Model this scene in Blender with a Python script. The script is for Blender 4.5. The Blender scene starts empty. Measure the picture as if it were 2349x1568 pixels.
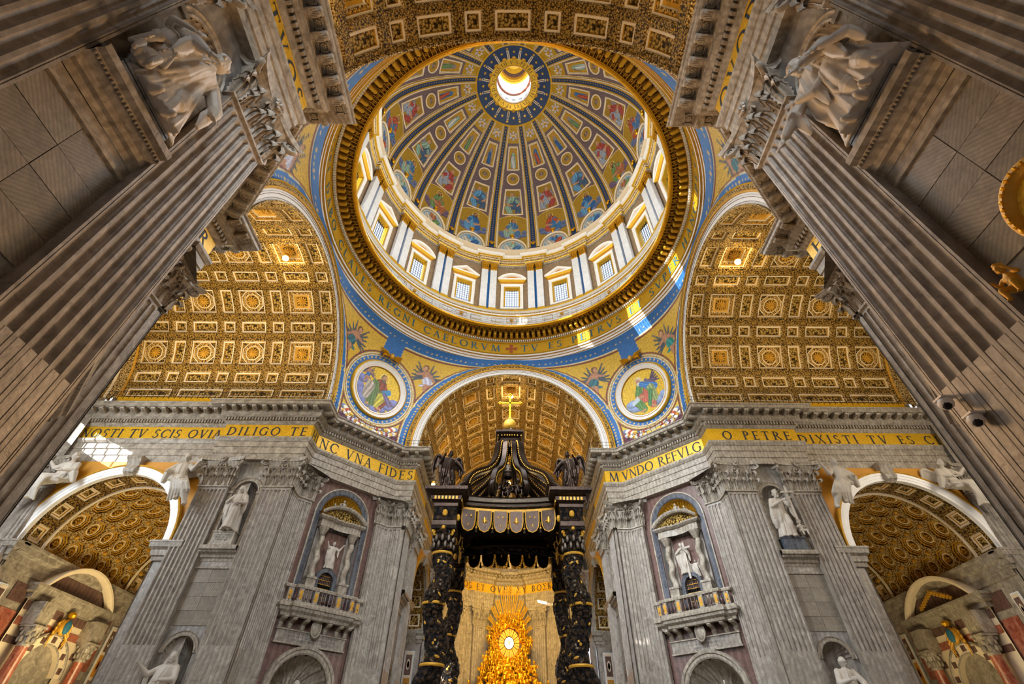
import bpy, math, random
import numpy as np
from mathutils import Matrix, Vector
random.seed(7); RNG = np.random.RandomState(7)
PI = math.pi; R_ = math.radians
SC = bpy.context.scene; COL = SC.collection
# ------------------------------------------------------------ camera, world, lights, exposure
cd = bpy.data.cameras.new('camera'); cam = bpy.data.objects.new('camera', cd); COL.objects.link(cam)
Rv = Vector((0.9999653, -0.00457363, 0.0069629)); Uv = Vector((-0.00820109, -0.68729834, 0.72632894)); Fv = Vector((-0.00146362, 0.72636084, 0.687312))
cam.matrix_world = Matrix(((Rv.x, Uv.x, -Fv.x, 0.2265), (Rv.y, Uv.y, -Fv.y, -35.3676), (Rv.z, Uv.z, -Fv.z, 1.6), (0, 0, 0, 1)))
cd.sensor_width = 36; cd.lens = 1070.13 / 2349 * 36; cd.clip_end = 600; cd.clip_start = .05
SC.camera = cam
vs = SC.view_settings; vs.view_transform = 'Standard'; vs.look = 'None'; vs.gamma = 1; vs.use_curve_mapping = False; vs.exposure = 0.0
W = bpy.data.worlds.new('sky'); SC.world = W; W.use_nodes = True
bg = W.node_tree.nodes['Background']; bg.inputs[0].default_value = (.80, .87, 1, 1); bg.inputs[1].default_value = 1.5
SC.cycles.max_bounces = 5; SC.cycles.diffuse_bounces = 3; SC.cycles.glossy_bounces = 2; SC.cycles.transparent_max_bounces = 6
SC.cycles.sample_clamp_indirect = 6; SC.cycles.caustics_reflective = False; SC.cycles.caustics_refractive = False
SC.cycles.use_denoising = True; SC.cycles.use_adaptive_sampling = True; SC.cycles.adaptive_threshold = .04; SC.cycles.adaptive_min_samples = 16
def srgb(h):
    h = h.lstrip('#'); c = [int(h[i:i+2], 16) / 255 for i in (0, 2, 4)]
    return tuple(x / 12.92 if x <= .04045 else ((x + .055) / 1.055) ** 2.4 for x in c)
def light(name, kind, loc, energy, color, size=1, size_y=None, target=None, spread=None, spot=None):
    d = bpy.data.lights.new(name, kind); d.energy = energy; d.color = color
    if kind == 'AREA':
        d.size = size
        if size_y: d.shape = 'RECTANGLE'; d.size_y = size_y
        if spread: d.spread = spread
    elif kind in ('POINT', 'SPOT'): d.shadow_soft_size = size
    if spot: d.spot_size = spot; d.spot_blend = .6
    o = bpy.data.objects.new(name, d); COL.objects.link(o); o.location = loc
    if target is not None: o.rotation_euler = (Vector(target) - Vector(loc)).to_track_quat('-Z', 'Y').to_euler()
    return o
WARM = (1, .80, .42); COOL = (.84, .92, 1); AMB = (1, .70, .26)
sun = light("sun", "SUN", (-40, -40, 90), 14, (1, .97, .9), target=(-40 + .83, -40 + .47, 90 - .30)); sun.data.angle = .004
# floodlights on the cornices under each barrel vault
for sx, e in ((-1, 1.0), (1, .5)):
    for sy in (-1, 1):
        light('cornice_floodlight', 'AREA', (sx * 37, sy * 10.6, 36.6), 2200 * e, WARM, 24, .8, target=(sx * 37, -sy * 4, 50))
for sx in (-1, 1):
    light('cornice_floodlight', 'AREA', (sx * 10.6, 37, 36.6), 2200, AMB, .8, 24, target=(-sx * 5, 37, 50))
    light('cornice_floodlight', 'AREA', (sx * 10.6, -29, 36.6), 260, WARM, .8, 9, target=(-sx * 6, -29, 50))
light('apse_fill', 'AREA', (0, 58, 30), 4400, (1, .64, .16), 8, 8, target=(0, 76, 22))  # unseen fill lights in mid-air before the apse, not on a cornice
light('apse_fill', 'AREA', (0, 55, 8), 3800, (1, .64, .16), 8, 8, target=(0, 76, 16))
# daylight entering by the drum windows
for k in range(16):
    a = k * PI / 8
    light('window_daylight', 'AREA', (23.2 * math.sin(a), 23.2 * math.cos(a), 69.8), 620, COOL, 2.6, 4, target=(0, 0, 66))
light('dome_fill', 'AREA', (0, 0, 60), 6000, (1, .91, .70), 14, 14, target=(0, 0, 90))  # fill light added in mid-air to brighten the dome
# unseen area lights added in mid-air to stand in for nave and transept daylight
light('nave_fill', 'AREA', (0, -40, 33), 4500, COOL, 16, 10, target=(0, 16, 16), spread=R_(75))  # spread narrowed so it reaches the far piers and misses the near ones
light('crossing_fill', 'AREA', (0, 0, 52), 7000, (.92, .96, 1), 24, 24, target=(0, 3, 0))  # added key light from above, raking down over the capitals
for sx in (-1, 1):
    light('transept_fill', 'AREA', (sx * 50.5, -3, 27), (5600, 3000)[sx > 0], (COOL, (1, .9, .75))[sx > 0], 10, 14, target=(sx * 26, 12, 16))  # added side light, raking across the flutes of the transept walls
light('crossing_fill', 'AREA', (-9, -6, 42), 2200, COOL, 6, 6, target=(20, 20, 18), spread=R_(60))  # added cool light for the far right pier
light('near_pier_fill', 'AREA', (0, -9, 18), 3600, (1, .58, .26), 7, 7, target=(0, -30, 24))  # added warm fill for the near piers, no lamp hangs here
light('chapel_light', 'AREA', (-41, 22, 8), 2200, WARM, 6, 6, target=(-46, 24, 30))
light('chapel_light', 'AREA', (41, 22, 8), 800, WARM, 6, 6, target=(46, 24, 30))
# ------------------------------------------------------------ materials
MATS = {}
def nt(name):
    m = bpy.data.materials.new(name); m.use_nodes = True; n = m.node_tree; b = n.nodes['Principled BSDF']; MATS[name] = m
    return m, n, b
def ramp(n, fac, stops):
    r = n.nodes.new('ShaderNodeValToRGB'); n.links.new(fac, r.inputs[0]); e = r.color_ramp.elements
    while len(e) < len(stops): e.new(.5)
    for x, (p, c) in zip(e, stops): x.position = p; x.color = (*c, 1)
    return r.outputs[0]
def tex(n, kind, scale, **k):
    t = n.nodes.new('ShaderNodeTex' + kind); t.inputs['Scale'].default_value = scale
    for a, v in k.items():
        if a in t.inputs: t.inputs[a].default_value = v
        else: setattr(t, a, v)
    co = n.nodes.get('co') or n.nodes.new('ShaderNodeTexCoord'); co.name = 'co'
    n.links.new(co.outputs['Object'], t.inputs['Vector']); return t
def bump(n, b, h, s, d=.1):
    u = n.nodes.new('ShaderNodeBump'); u.inputs['Strength'].default_value = s; u.inputs['Distance'].default_value = d
    n.links.new(h, u.inputs['Height']); n.links.new(u.outputs[0], b.inputs['Normal'])
def mix(n, f, a, b, mode='MIX'):
    x = n.nodes.new('ShaderNodeMix'); x.data_type = 'RGBA'; x.blend_type = mode
    for i, v in ((0, f), (6, a), (7, b)):
        if isinstance(v, (int, float)): x.inputs[i].default_value = v
        elif isinstance(v, tuple): x.inputs[i].default_value = (*v, 1)
        else: n.links.new(v, x.inputs[i])
    return x.outputs[2]
def plain(name, h, rough=.6, metal=0, noise=.12, nscale=2, bmp=0, bscale=12):
    m, n, b = nt(name); c = srgb(h)
    t = tex(n, 'Noise', nscale, Detail=5)
    lo = tuple(x * (1 - noise) for x in c); hi = tuple(min(1, x * (1 + noise)) for x in c)
    n.links.new(ramp(n, t.outputs[0], [(.3, lo), (.7, hi)]), b.inputs['Base Color'])
    b.inputs['Roughness'].default_value = rough; b.inputs['Metallic'].default_value = metal
    if bmp:
        t2 = tex(n, 'Noise', bscale, Detail=4); bump(n, b, t2.outputs[0], bmp)
    return m
def marble(name, lo, hi, vein, scale=.5, rough=.35, dist=6, rot=0, wave=1.2, bmp=.15, vf=.25):
    m, n, b = nt(name)
    t = tex(n, 'Noise', scale, Detail=8, Roughness=.65, Distortion=1.2)
    base = ramp(n, t.outputs[0], [(.32, srgb(lo)), (.68, srgb(hi))])
    w = tex(n, 'Wave', wave, Distortion=dist, Detail=4)
    mp = n.nodes.new('ShaderNodeMapping'); mp.inputs['Rotation'].default_value = (0, rot, .2)
    n.links.new(n.nodes['co'].outputs['Object'], mp.inputs[0]); n.links.new(mp.outputs[0], w.inputs['Vector'])
    f = ramp(n, w.outputs[0], [(.35, (0, 0, 0)), (.95, (vf, vf, vf))])
    n.links.new(mix(n, f, base, srgb(vein)), b.inputs['Base Color'])
    b.inputs['Roughness'].default_value = rough
    if bmp:
        t2 = tex(n, 'Noise', 7, Detail=6); bump(n, b, t2.outputs[0], bmp, .05)
    return m
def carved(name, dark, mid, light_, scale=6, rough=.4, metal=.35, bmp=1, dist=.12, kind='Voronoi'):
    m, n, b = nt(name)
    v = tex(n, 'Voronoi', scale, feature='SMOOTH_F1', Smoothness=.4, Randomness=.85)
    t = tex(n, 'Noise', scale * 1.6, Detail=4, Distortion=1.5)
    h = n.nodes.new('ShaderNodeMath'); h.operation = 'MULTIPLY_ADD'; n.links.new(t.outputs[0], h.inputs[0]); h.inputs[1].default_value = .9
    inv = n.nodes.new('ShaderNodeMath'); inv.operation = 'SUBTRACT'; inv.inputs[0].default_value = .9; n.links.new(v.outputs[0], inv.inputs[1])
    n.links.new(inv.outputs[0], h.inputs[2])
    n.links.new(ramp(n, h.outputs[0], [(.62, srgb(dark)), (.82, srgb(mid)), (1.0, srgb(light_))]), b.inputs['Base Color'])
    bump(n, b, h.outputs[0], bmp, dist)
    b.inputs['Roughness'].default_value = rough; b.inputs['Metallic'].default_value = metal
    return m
marble('stone', '#7b7167', '#b8ad9f', '#5f564c', 1.1, .42, 5, 0, .7, .3, .3)                  # travertine and grey marble of the piers
marble('stone_trim', '#7d7264', '#bfb3a1', '#5d5448', 1.6, .45, 5, 0, .8, .35, .3)
marble('wall_marble', '#77726c', '#b5afa8', '#5f5a55', .8, .35, 7, 0, .6, .2, .35)
marble('slab_a', '#776d60', '#a39786', '#5d554c', 1.4, .3, 2.4, R_(50), 2.4, .1, .4)
marble('slab_b', '#6f6659', '#998e7e', '#5d554c', 1.4, .3, 2.4, R_(-50), 2.4, .1, .4)
marble('white_marble', '#dcdee2', '#f4f5f7', '#c5cad2', .9, .3, 8)
marble('red_marble', '#7c3a2c', '#b5674c', '#d9a58a', 1.4, .25, 8)
marble('brown_marble', '#4a352e', '#7a5a50', '#9a8078', 2.2, .3, 3, 0, .5, .15, .2)
marble('dark_marble', '#30333a', '#5c6069', '#80858e', 2.2, .25, 3, 0, .5, .15, .2)
plain('statue', '#bcb2a4', .5, 0, .1, 1.5, .15, 9)
plain('pale', '#ecd9bb', .55, 0, .06, 2)
plain('white_stucco', '#fbf8f4', .5, 0, .04, 2)
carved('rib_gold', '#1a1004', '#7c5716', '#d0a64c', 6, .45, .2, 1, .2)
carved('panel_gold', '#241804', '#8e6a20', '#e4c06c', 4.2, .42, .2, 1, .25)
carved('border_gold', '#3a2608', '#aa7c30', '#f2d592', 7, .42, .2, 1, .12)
carved('bronze', '#0b090b', '#1b1617', '#453320', 3.4, .3, .7, .9, .2)
plain('bronze_plain', '#2e2118', .32, .8, .25, 3, .2)
plain('bronze_light', '#3d3226', .34, .7, .25, 3, .2)
plain('gold', '#e2a821', .28, .75, .15, 3, .3, 8)
plain('gold_matte', '#cf9a2c', .5, .25, .15, 2, .3, 6)
plain('gold_flat', '#e8b830', .35, .4, .08, 2)
plain('blue', '#2470bb', .5, 0, .15, 1.5)
plain('deep_blue', '#233c66', .5, 0, .15, 1.5)
plain('ink', '#1d2a3c', .6)
plain('ink_blue', '#2c6a86', .6)
plain('iron', '#1a1a1c', .5, .6)
plain('red_cross', '#b4552a', .6)
plain('purple_stucco', '#8c7a78', .6, 0, .1)
plain('ochre', '#c88a1e', .6, 0, .15, .5)
plain('drum_stone', '#9c8468', .6, 0, .2, 1.5)
m, n, b = nt('gold_mosaic')
v = tex(n, 'Voronoi', 9, Randomness=1); t = tex(n, 'Noise', .5, Detail=4)
c1 = ramp(n, v.outputs['Color'], [(.2, srgb('#c89208')), (.8, srgb('#f6cf3c'))])
n.links.new(mix(n, t.outputs[0], c1, srgb('#e3ab1c')), b.inputs['Base Color']); b.inputs['Roughness'].default_value = .38; b.inputs['Metallic'].default_value = .25
bump(n, b, v.outputs[0], .25, .03)
m, n, b = nt('picture')            # mosaic picture: colours of the tesserae in a colour attribute
at = n.nodes.new('ShaderNodeVertexColor'); at.layer_name = 'col'; v = tex(n, 'Voronoi', 7, Randomness=1)
g = ramp(n, v.outputs['Color'], [(.1, (.72, .72, .72)), (.9, (1.1, 1.1, 1.1))])
n.links.new(mix(n, 1.0, at.outputs[0], g, 'MULTIPLY'), b.inputs['Base Color']); b.inputs['Roughness'].default_value = .42; b.inputs['Metallic'].default_value = .1
def emit(name, h, s):
    m, n, b = nt(name); b.inputs['Base Color'].default_value = (*srgb(h), 1); b.inputs['Emission Color'].default_value = (*srgb(h), 1); b.inputs['Emission Strength'].default_value = s
emit('lamp', '#ffd980', 25); emit('alabaster', '#ff9418', 1.1); emit('alabaster_core', '#fff2b0', 3.0)
m, n, b = nt('glass')
n.nodes.remove(b); tr = n.nodes.new('ShaderNodeBsdfTransparent'); tr.inputs[0].default_value = (.93, .96, 1, 1); gl = n.nodes.new('ShaderNodeBsdfGlossy'); gl.inputs['Roughness'].default_value = .1
mx = n.nodes.new('ShaderNodeMixShader'); mx.inputs[0].default_value = .08; n.links.new(tr.outputs[0], mx.inputs[1]); n.links.new(gl.outputs[0], mx.inputs[2]); n.links.new(mx.outputs[0], n.nodes['Material Output'].inputs[0])
plain('camera_white', '#d9d4cf', .35); 
# ------------------------------------------------------------ mesh builder
def mesh_from(name, V, F, mats, MI=None, smooth=True, sharp=35, cols=None):
    me = bpy.data.meshes.new(name); me.from_pydata(V if isinstance(V, list) else np.asarray(V).tolist(), [], F)
    for m in mats: me.materials.append(MATS[m])
    if MI is not None: me.polygons.foreach_set('material_index', np.asarray(MI, dtype=np.int32))
    if smooth:
        me.polygons.foreach_set('use_smooth', np.ones(len(F), dtype=bool))
        if sharp: me.set_sharp_from_angle(angle=R_(sharp))
    if cols is not None:
        ca = me.color_attributes.new('col', 'FLOAT_COLOR', 'POINT'); c = np.ones((len(V), 4), dtype=np.float32); c[:, :3] = cols
        ca.data.foreach_set('color', c.ravel())
    me.update(); return me
def link(name, me, parent=None, loc=None, rotz=None, mat=None):
    o = bpy.data.objects.new(name, me); COL.objects.link(o)
    if parent is not None: o.parent = parent
    if mat is not None: o.matrix_basis = mat
    if loc is not None: o.location = loc
    if rotz is not None: o.rotation_euler = (0, 0, rotz)
    return o
def tag(o, label=None, cat=None, group=None, kind=None):
    if label: o['label'] = label
    if cat: o['category'] = cat
    if group: o['group'] = group
    if kind: o['kind'] = kind
    return o
def thing(name, label, cat, loc=(0, 0, 0), rotz=0, group=None, kind=None):
    o = link(name, None, None, loc, rotz); return tag(o, label, cat, group, kind)
class MB:
    def __init__(s): s.V = []; s.F = []; s.M = []; s.mats = []
    def mi(s, m):
        if m not in s.mats: s.mats.append(m)
        return s.mats.index(m)
    def add(s, V, F, m='stone'):
        k = len(s.V); s.V += [tuple(map(float, v)) for v in V]; i = s.mi(m)
        for f in F: s.F.append(tuple(k + x for x in f)); s.M.append(i)
    def grid(s, P, m='stone', cu=False, cv=False, flip=False):
        P = np.asarray(P, float); a, b = P.shape[:2]; k = len(s.V); s.V += [tuple(v) for v in P.reshape(-1, 3).tolist()]; i = s.mi(m)
        for x in range(a if cu else a - 1):
            for y in range(b if cv else b - 1):
                x1 = (x + 1) % a; y1 = (y + 1) % b
                f = (k + x*b + y, k + x1*b + y, k + x1*b + y1, k + x*b + y1)
                s.F.append(f[::-1] if flip else f); s.M.append(i)
    def box(s, c, d, m='stone', rotz=0, T=None):
        x, y, z = (q / 2 for q in d); cr, sr = math.cos(rotz), math.sin(rotz); V = []
        for dz in (-z, z):
            for dx, dy in ((-x, -y), (x, -y), (x, y), (-x, y)):
                V.append((c[0] + dx*cr - dy*sr, c[1] + dx*sr + dy*cr, c[2] + dz))
        if T is not None: V = [T @ Vector(v) for v in V]
        s.add(V, [(0, 3, 2, 1), (4, 5, 6, 7), (0, 1, 5, 4), (1, 2, 6, 5), (2, 3, 7, 6), (3, 0, 4, 7)], m)
    def lathe(s, prof, c=(0, 0, 0), seg=24, m='stone', a0=0, a1=2*PI, axis='z', ms=None):
        full = abs(a1 - a0 - 2*PI) < 1e-6; n = seg if full else seg + 1
        P = np.zeros((n, len(prof), 3))
        for i in range(n):
            a = a0 + (a1 - a0) * i / seg; ca, sa = math.sin(a), math.cos(a)
            for j, (r, z) in enumerate(prof):
                P[i, j] = (c[0] + r*ca, c[1] + r*sa, c[2] + z) if axis == 'z' else (c[0] + r*ca, c[1] + z, c[2] + r*sa) if axis == 'y' else (c[0] + z, c[1] + r*ca, c[2] + r*sa)
        if ms is None: s.grid(P, m, cu=full)
        else:
            for j in range(len(prof) - 1): s.grid(P[:, j:j+2], ms[j], cu=full)
    def tube(s, pts, rad, seg=8, m='stone', cap=True, flat=1, closed=False):
        pts = [Vector(p) for p in pts]; n = len(pts); rad = rad if hasattr(rad, '__len__') else [rad] * n
        P = np.zeros((n, seg, 3)); up = None
        for i in range(n):
            t = (pts[(i+1) % n] - pts[i-1]) if closed else (pts[min(i+1, n-1)] - pts[max(i-1, 0)])
            t = t.normalized() if t.length > 1e-9 else Vector((0, 0, 1))
            if up is None:
                up = Vector((0, 0, 1)) if abs(t.z) < .9 else Vector((0, 1, 0))
            x = t.cross(up); x = x.normalized() if x.length > 1e-6 else t.orthogonal().normalized(); y = x.cross(t).normalized(); up = y
            for j in range(seg):
                a = 2*PI*j/seg; q = pts[i] + x*(math.cos(a)*rad[i]) + y*(math.sin(a)*rad[i]*flat); P[i, j] = q
        s.grid(P, m, cu=closed, cv=True)
        if cap and not closed:
            k = len(s.V) - n*seg; i = s.mi(m)
            s.F.append(tuple(k + j for j in range(seg))[::-1]); s.M.append(i)
            s.F.append(tuple(k + (n-1)*seg + j for j in range(seg))); s.M.append(i)
    def ball(s, c, r, m='stone', seg=12, rot=None):
        r = r if hasattr(r, '__len__') else (r, r, r); h = max(4, seg // 2); P = np.zeros((h + 1, seg, 3))
        for i in range(h + 1):
            t = PI * i / h
            for j in range(seg):
                a = 2*PI*j/seg; v = Vector((r[0]*math.sin(t)*math.cos(a), r[1]*math.sin(t)*math.sin(a), -r[2]*math.cos(t)))
                if rot is not None: v = rot @ v
                P[i, j] = (c[0]+v.x, c[1]+v.y, c[2]+v.z)
        s.grid(P, m, cv=True)
    def sweep(s, path, prof, m='stone', ms=None, closed=False, side=1):
        P = offset_path(path, [p for p, z in prof], closed, side)   # (n, k, 2)
        n, k = P.shape[:2]; Q = np.zeros((n, k, 3)); Q[:, :, :2] = P; Q[:, :, 2] = [z for p, z in prof]
        Q2 = []                                                    # duplicate corners for flat shading
        for j in range(k - 1): s.grid(Q[:, j:j+2], ms[j] if ms else m, cu=closed)
    def flat(s, poly, m='stone'): s.add(poly, [tuple(range(len(poly)))], m)
    def done(s, name, parent=None, smooth=True, sharp=35, loc=None, rotz=None, mat=None):
        return link(name, s.me(name, smooth, sharp), parent, loc, rotz, mat)
    def me(s, name='mesh', smooth=True, sharp=35): return mesh_from(name, s.V, s.F, s.mats, s.M, smooth, sharp)
def offset_path(path, ds, closed=False, side=1):
    p = np.asarray(path, float); n = len(p); out = np.zeros((n, len(ds), 2))
    def nrm(a, b):
        d = b - a; d = d / np.hypot(*d); return np.array([d[1], -d[0]]) * side
    for i in range(n):
        if closed: n1 = nrm(p[i-1], p[i]); n2 = nrm(p[i], p[(i+1) % n])
        else: n1 = nrm(p[max(i-1, 0)], p[max(i-1, 0)+1]); n2 = nrm(p[min(i, n-2)], p[min(i, n-2)+1])
        mv = (n1 + n2) / (1 + n1 @ n2)
        for j, d in enumerate(ds): out[i, j] = p[i] + mv * d
    return out
def place_along(path, d, step, side=1, margin=.3):
    """points (x, y, rotz) evenly along each leg of an offset path; rotz turns local -y to the outward normal"""
    q = offset_path(path, [d], False, side)[:, 0]; res = []
    for a, b in zip(q[:-1], q[1:]):
        L = np.hypot(*(b - a)); 
        if L < step * .6: continue
        t = (b - a) / L; nr = np.array([t[1], -t[0]]) * side; k = max(1, int(round((L - 2*margin*0) / step)))
        for i in range(k):
            c = a + t * L * (i + .5) / k; res.append((c[0], c[1], math.atan2(nr[0], -nr[1]), L / k))
    return res
def copy_tree(o, parent=None):
    c = o.copy(); COL.objects.link(c); c.parent = parent
    for ch in list(o.children): copy_tree(ch, c)
    return c
# ------------------------------------------------------------ lettering (Roman capitals built as outlines)
TK, TN = .15, .075
def L(x0, y0, x1, y1, w): return [[(x0-w/2, y0), (x0+w/2, y0), (x1+w/2, y1), (x1-w/2, y1)]]
def Hs(x0, x1, y, w=.06): return [[(x0, y-w/2), (x1, y-w/2), (x1, y+w/2), (x0, y+w/2)]]
def Vs(x, y0, y1, w=.05): return [[(x-w/2, y0), (x+w/2, y0), (x+w/2, y1), (x-w/2, y1)]]
def Ar(cx, cy, rx, ry, a0, a1, tk=TK, tn=TN, n=14):
    q = []
    for i in range(n):
        pts = []
        for a in (a0 + (a1-a0)*i/n, a0 + (a1-a0)*(i+1)/n):
            r = R_(a); w = tn + (tk - tn) * abs(math.cos(r)); pts.append(((cx + (rx)*math.cos(r), cy + ry*math.sin(r)), (cx + (rx-w)*math.cos(r), cy + (ry-w)*math.sin(r))))
        q.append([pts[0][0], pts[1][0], pts[1][1], pts[0][1]])
    return q
def sf(x, y, w=.28): return Hs(x-w/2, x+w/2, y, .045)
st = lambda x: L(x, 0, x, 1, TK) + sf(x, .02) + sf(x, .98)
G = {
 'I': (.3, st(.15)), 'H': (.85, st(.15) + st(.7) + Hs(.15, .7, .52)), 'T': (.8, L(.4, 0, .4, 1, TK) + sf(.4, .02) + Hs(.02, .78, .97) + Vs(.04, .78, 1) + Vs(.76, .78, 1)),
 'L': (.62, st(.15) + Hs(.15, .6, .03) + Vs(.58, 0, .2)), 'E': (.62, st(.15) + Hs(.15, .58, .03) + Hs(.15, .52, .52) + Hs(.15, .58, .97) + Vs(.57, 0, .18) + Vs(.57, .82, 1) + Vs(.5, .43, .6)),
 'F': (.6, st(.15) + Hs(.15, .52, .52) + Hs(.15, .58, .97) + Vs(.57, .82, 1) + Vs(.5, .43, .6)),
 'N': (.85, L(.13, 0, .13, 1, TN) + L(.72, 0, .72, 1, TN) + L(.72, 0, .13, 1, TK) + sf(.13, .02) + sf(.72, .98) + sf(.08, .98, .2)),
 'M': (1.0, L(.1, 0, .18, 1, TN) + L(.9, 0, .82, 1, TK) + L(.5, 0, .18, 1, TK) + L(.5, 0, .82, 1, TN) + sf(.1, .02) + sf(.9, .02)),
 'V': (.85, L(.42, 0, .12, 1, TK) + L(.42, 0, .72, 1, TN) + sf(.12, .98) + sf(.72, .98, .24)), 'A': (.85, L(.12, 0, .42, 1, TN) + L(.72, 0, .42, 1, TK) + Hs(.22, .62, .35, .05) + sf(.12, .02, .24) + sf(.72, .02)),
 'X': (.82, L(.1, 0, .68, 1, TN) + L(.72, 0, .12, 1, TK) + sf(.12, .98) + sf(.68, .98, .24) + sf(.1, .02, .24) + sf(.72, .02)),
 'O': (1.0, Ar(.5, .5, .48, .52, 0, 360, n=24)), 'Q': (1.0, Ar(.5, .5, .48, .52, 0, 360, n=24) + [[(.45, .03), (.6, .03), (1.05, -.24), (.9, -.24)]]),
 'C': (.85, Ar(.5, .5, .48, .52, 45, 315, n=18) + Vs(.82, .68, .92)), 'G': (.9, Ar(.5, .5, .48, .52, 45, 310, n=18) + L(.78, .08, .78, .45, TK) + sf(.78, .46) + Vs(.82, .7, .92)),
 'D': (.9, st(.15) + Ar(.32, .5, .54, .5, -90, 90)  + Hs(.15, .35, .03) + Hs(.15, .35, .97)),
 'P': (.65, st(.15) + Ar(.3, .74, .32, .26, -90, 90) + Hs(.15, .32, .51, .05) + Hs(.15, .32, .97, .05)),
 'R': (.8, st(.15) + Ar(.3, .74, .32, .26, -90, 90) + Hs(.15, .32, .51, .05) + Hs(.15, .32, .97, .05) + L(.74, 0, .35, .5, TK) + sf(.76, .02, .2)),
 'B': (.7, st(.15) + Ar(.3, .74, .28, .26, -90, 90) + Ar(.3, .26, .34, .26, -90, 90) + Hs(.15, .32, .5, .05) + Hs(.15, .32, .03, .05) + Hs(.15, .32, .97, .05)),
 'S': (.62, Ar(.3, .75, .24, .27, 40, 260, .13) + Ar(.3, .26, .27, .28, -140, 80, .13) + Vs(.5, .78, .96) + Vs(.04, .04, .24)),
 'K': (.82, st(.15) + L(.25, .48, .68, 1, TN) + L(.76, 0, .33, .55, TK) + sf(.68, .98) + sf(.76, .02)),
 'Y': (.8, L(.4, 0, .4, .5, TK) + L(.4, .45, .12, 1, TK) + L(.4, .45, .7, 1, TN) + sf(.12, .98) + sf(.7, .98) + sf(.4, .02)),
 's': (.75, Hs(.05, .7, .04) + Hs(.05, .68, .97) + L(.12, 0, .42, .5, TN) + L(.42, .5, .12, 1, TK) + Vs(.68, 0, .2) + Vs(.66, .82, 1)), '.': (.3, Ar(.15, .5, .09, .09, 0, 360, .09, .09, 8)), ' ': (.45, []) }
def text_w(t, sp=.16): return sum(G[c][0] + sp for c in t) - sp
def text_quads(t, h, sp=.16, shear=0):
    x = 0; q = []
    for c in t:
        w, polys = G[c]
        for p in polys: q.append([((x + a + shear*b) * h, b * h) for a, b in p])
        x += w + sp
    return q, (x - sp) * h
def inscription(name, t, h, fn, parent, mat='ink', sp=.16, shear=0, x0=None, label=None):
    q, w = text_quads(t, h, sp, shear); off = -w/2 if x0 is None else x0; mb = MB()
    for p in q: mb.add([fn(a + off, b) for a, b in p], [tuple(range(len(p)))], mat)
    o = mb.done(name, parent, smooth=False)
    if label: o['label'] = label
    return o
# ------------------------------------------------------------ pilasters with Corinthian capitals
ZB, ZA, ZE = 1.2, 25.1, 28.55          # base top, astragal, underside of the architrave
def leaf_mesh():
    C = [(0, 0), (-.03, .12), (-.06, .25), (-.07, .38), (-.09, .5), (-.13, .62), (-.19, .74), (-.28, .85), (-.40, .93), (-.52, .94), (-.62, .87), (-.66, .76), (-.62, .66)]
    nu = 17; P = []; nr = len(C)
    for i, (y, z) in enumerate(C):
        t = i/(nr-1); w = .40 + .16*math.sin(PI*min(1, t*1.25)) - .42*max(0, t-.55)/.45*1.05; w = max(w, .06); lobe = (1.0, .80)[i % 2]
        row = []
        for side in (1, -1):
            for k in range(nu):
                u = (-1 + 2*k/(nu-1))*side; ww = w*(1 - (1-lobe)*abs(u)**3)
                rid = .055*math.cos(u*PI*4)*(1-.4*abs(u)) - .16*u*u
                row.append((u*ww, y - rid + (0 if side == 1 else .06), z - .16*u*u*(1-t*.4) + .05*math.sin(i*PI)*0))
        P.append(row)
    mb = MB(); mb.grid(P, 'stone_trim', cv=True); mb.add(P[-1], [tuple(range(len(P[-1])))], 'stone_trim')
    mb.tube([(0, y-.05, z) for y, z in C[:-1]], [.05 - .003*i for i in range(nr-1)], 5, 'stone_trim')
    return mb.me('leaf', True, 40)
LEAF = leaf_mesh()
def spiral(cx, cz, r0, turns, n, a0, sgn): 
    return [(cx + sgn * (r0*(1-.8*i/n)) * math.cos(a0 + turns*2*PI*i/n), cz + (r0*(1-.8*i/n)) * math.sin(a0 + turns*2*PI*i/n)) for i in range(n+1)]
def volute_mesh():
    mb = MB()                          # in the local x-z plane, springing from the bell at x=0, curling at x=+.5
    pts = [(0, 0, 0), (.08, 0, .35), (.22, 0, .62)] + [(x, 0, z) for x, z in spiral(.50, .55, .28, 1.6, 18, PI*.75, 1)]
    r = [.07, .09, .10] + [.10 - .055*i/18 for i in range(19)]
    mb.tube(pts, r, 6, 'stone_trim'); mb.ball((.5, 0, .55), .07, 'stone_trim', 8)
    return mb.me('volute')
VOL = volute_mesh()
def fleuron_mesh():
    mb = MB(); mb.ball((0, -.12, 0), .12, 'stone_trim', 8)
    for k in range(8):
        a = k*PI/4; mb.ball((.2*math.cos(a), -.06, .2*math.sin(a)), (.13, .09, .10), 'stone_trim', 6)
    return mb.me('fleuron')
FLEUR = fleuron_mesh()
def M_(loc, rotz, sc=(1, 1, 1)): return Matrix.Translation(loc) @ Matrix.Rotation(rotz, 4, 'Z') @ Matrix.Diagonal((*sc, 1))
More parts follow.
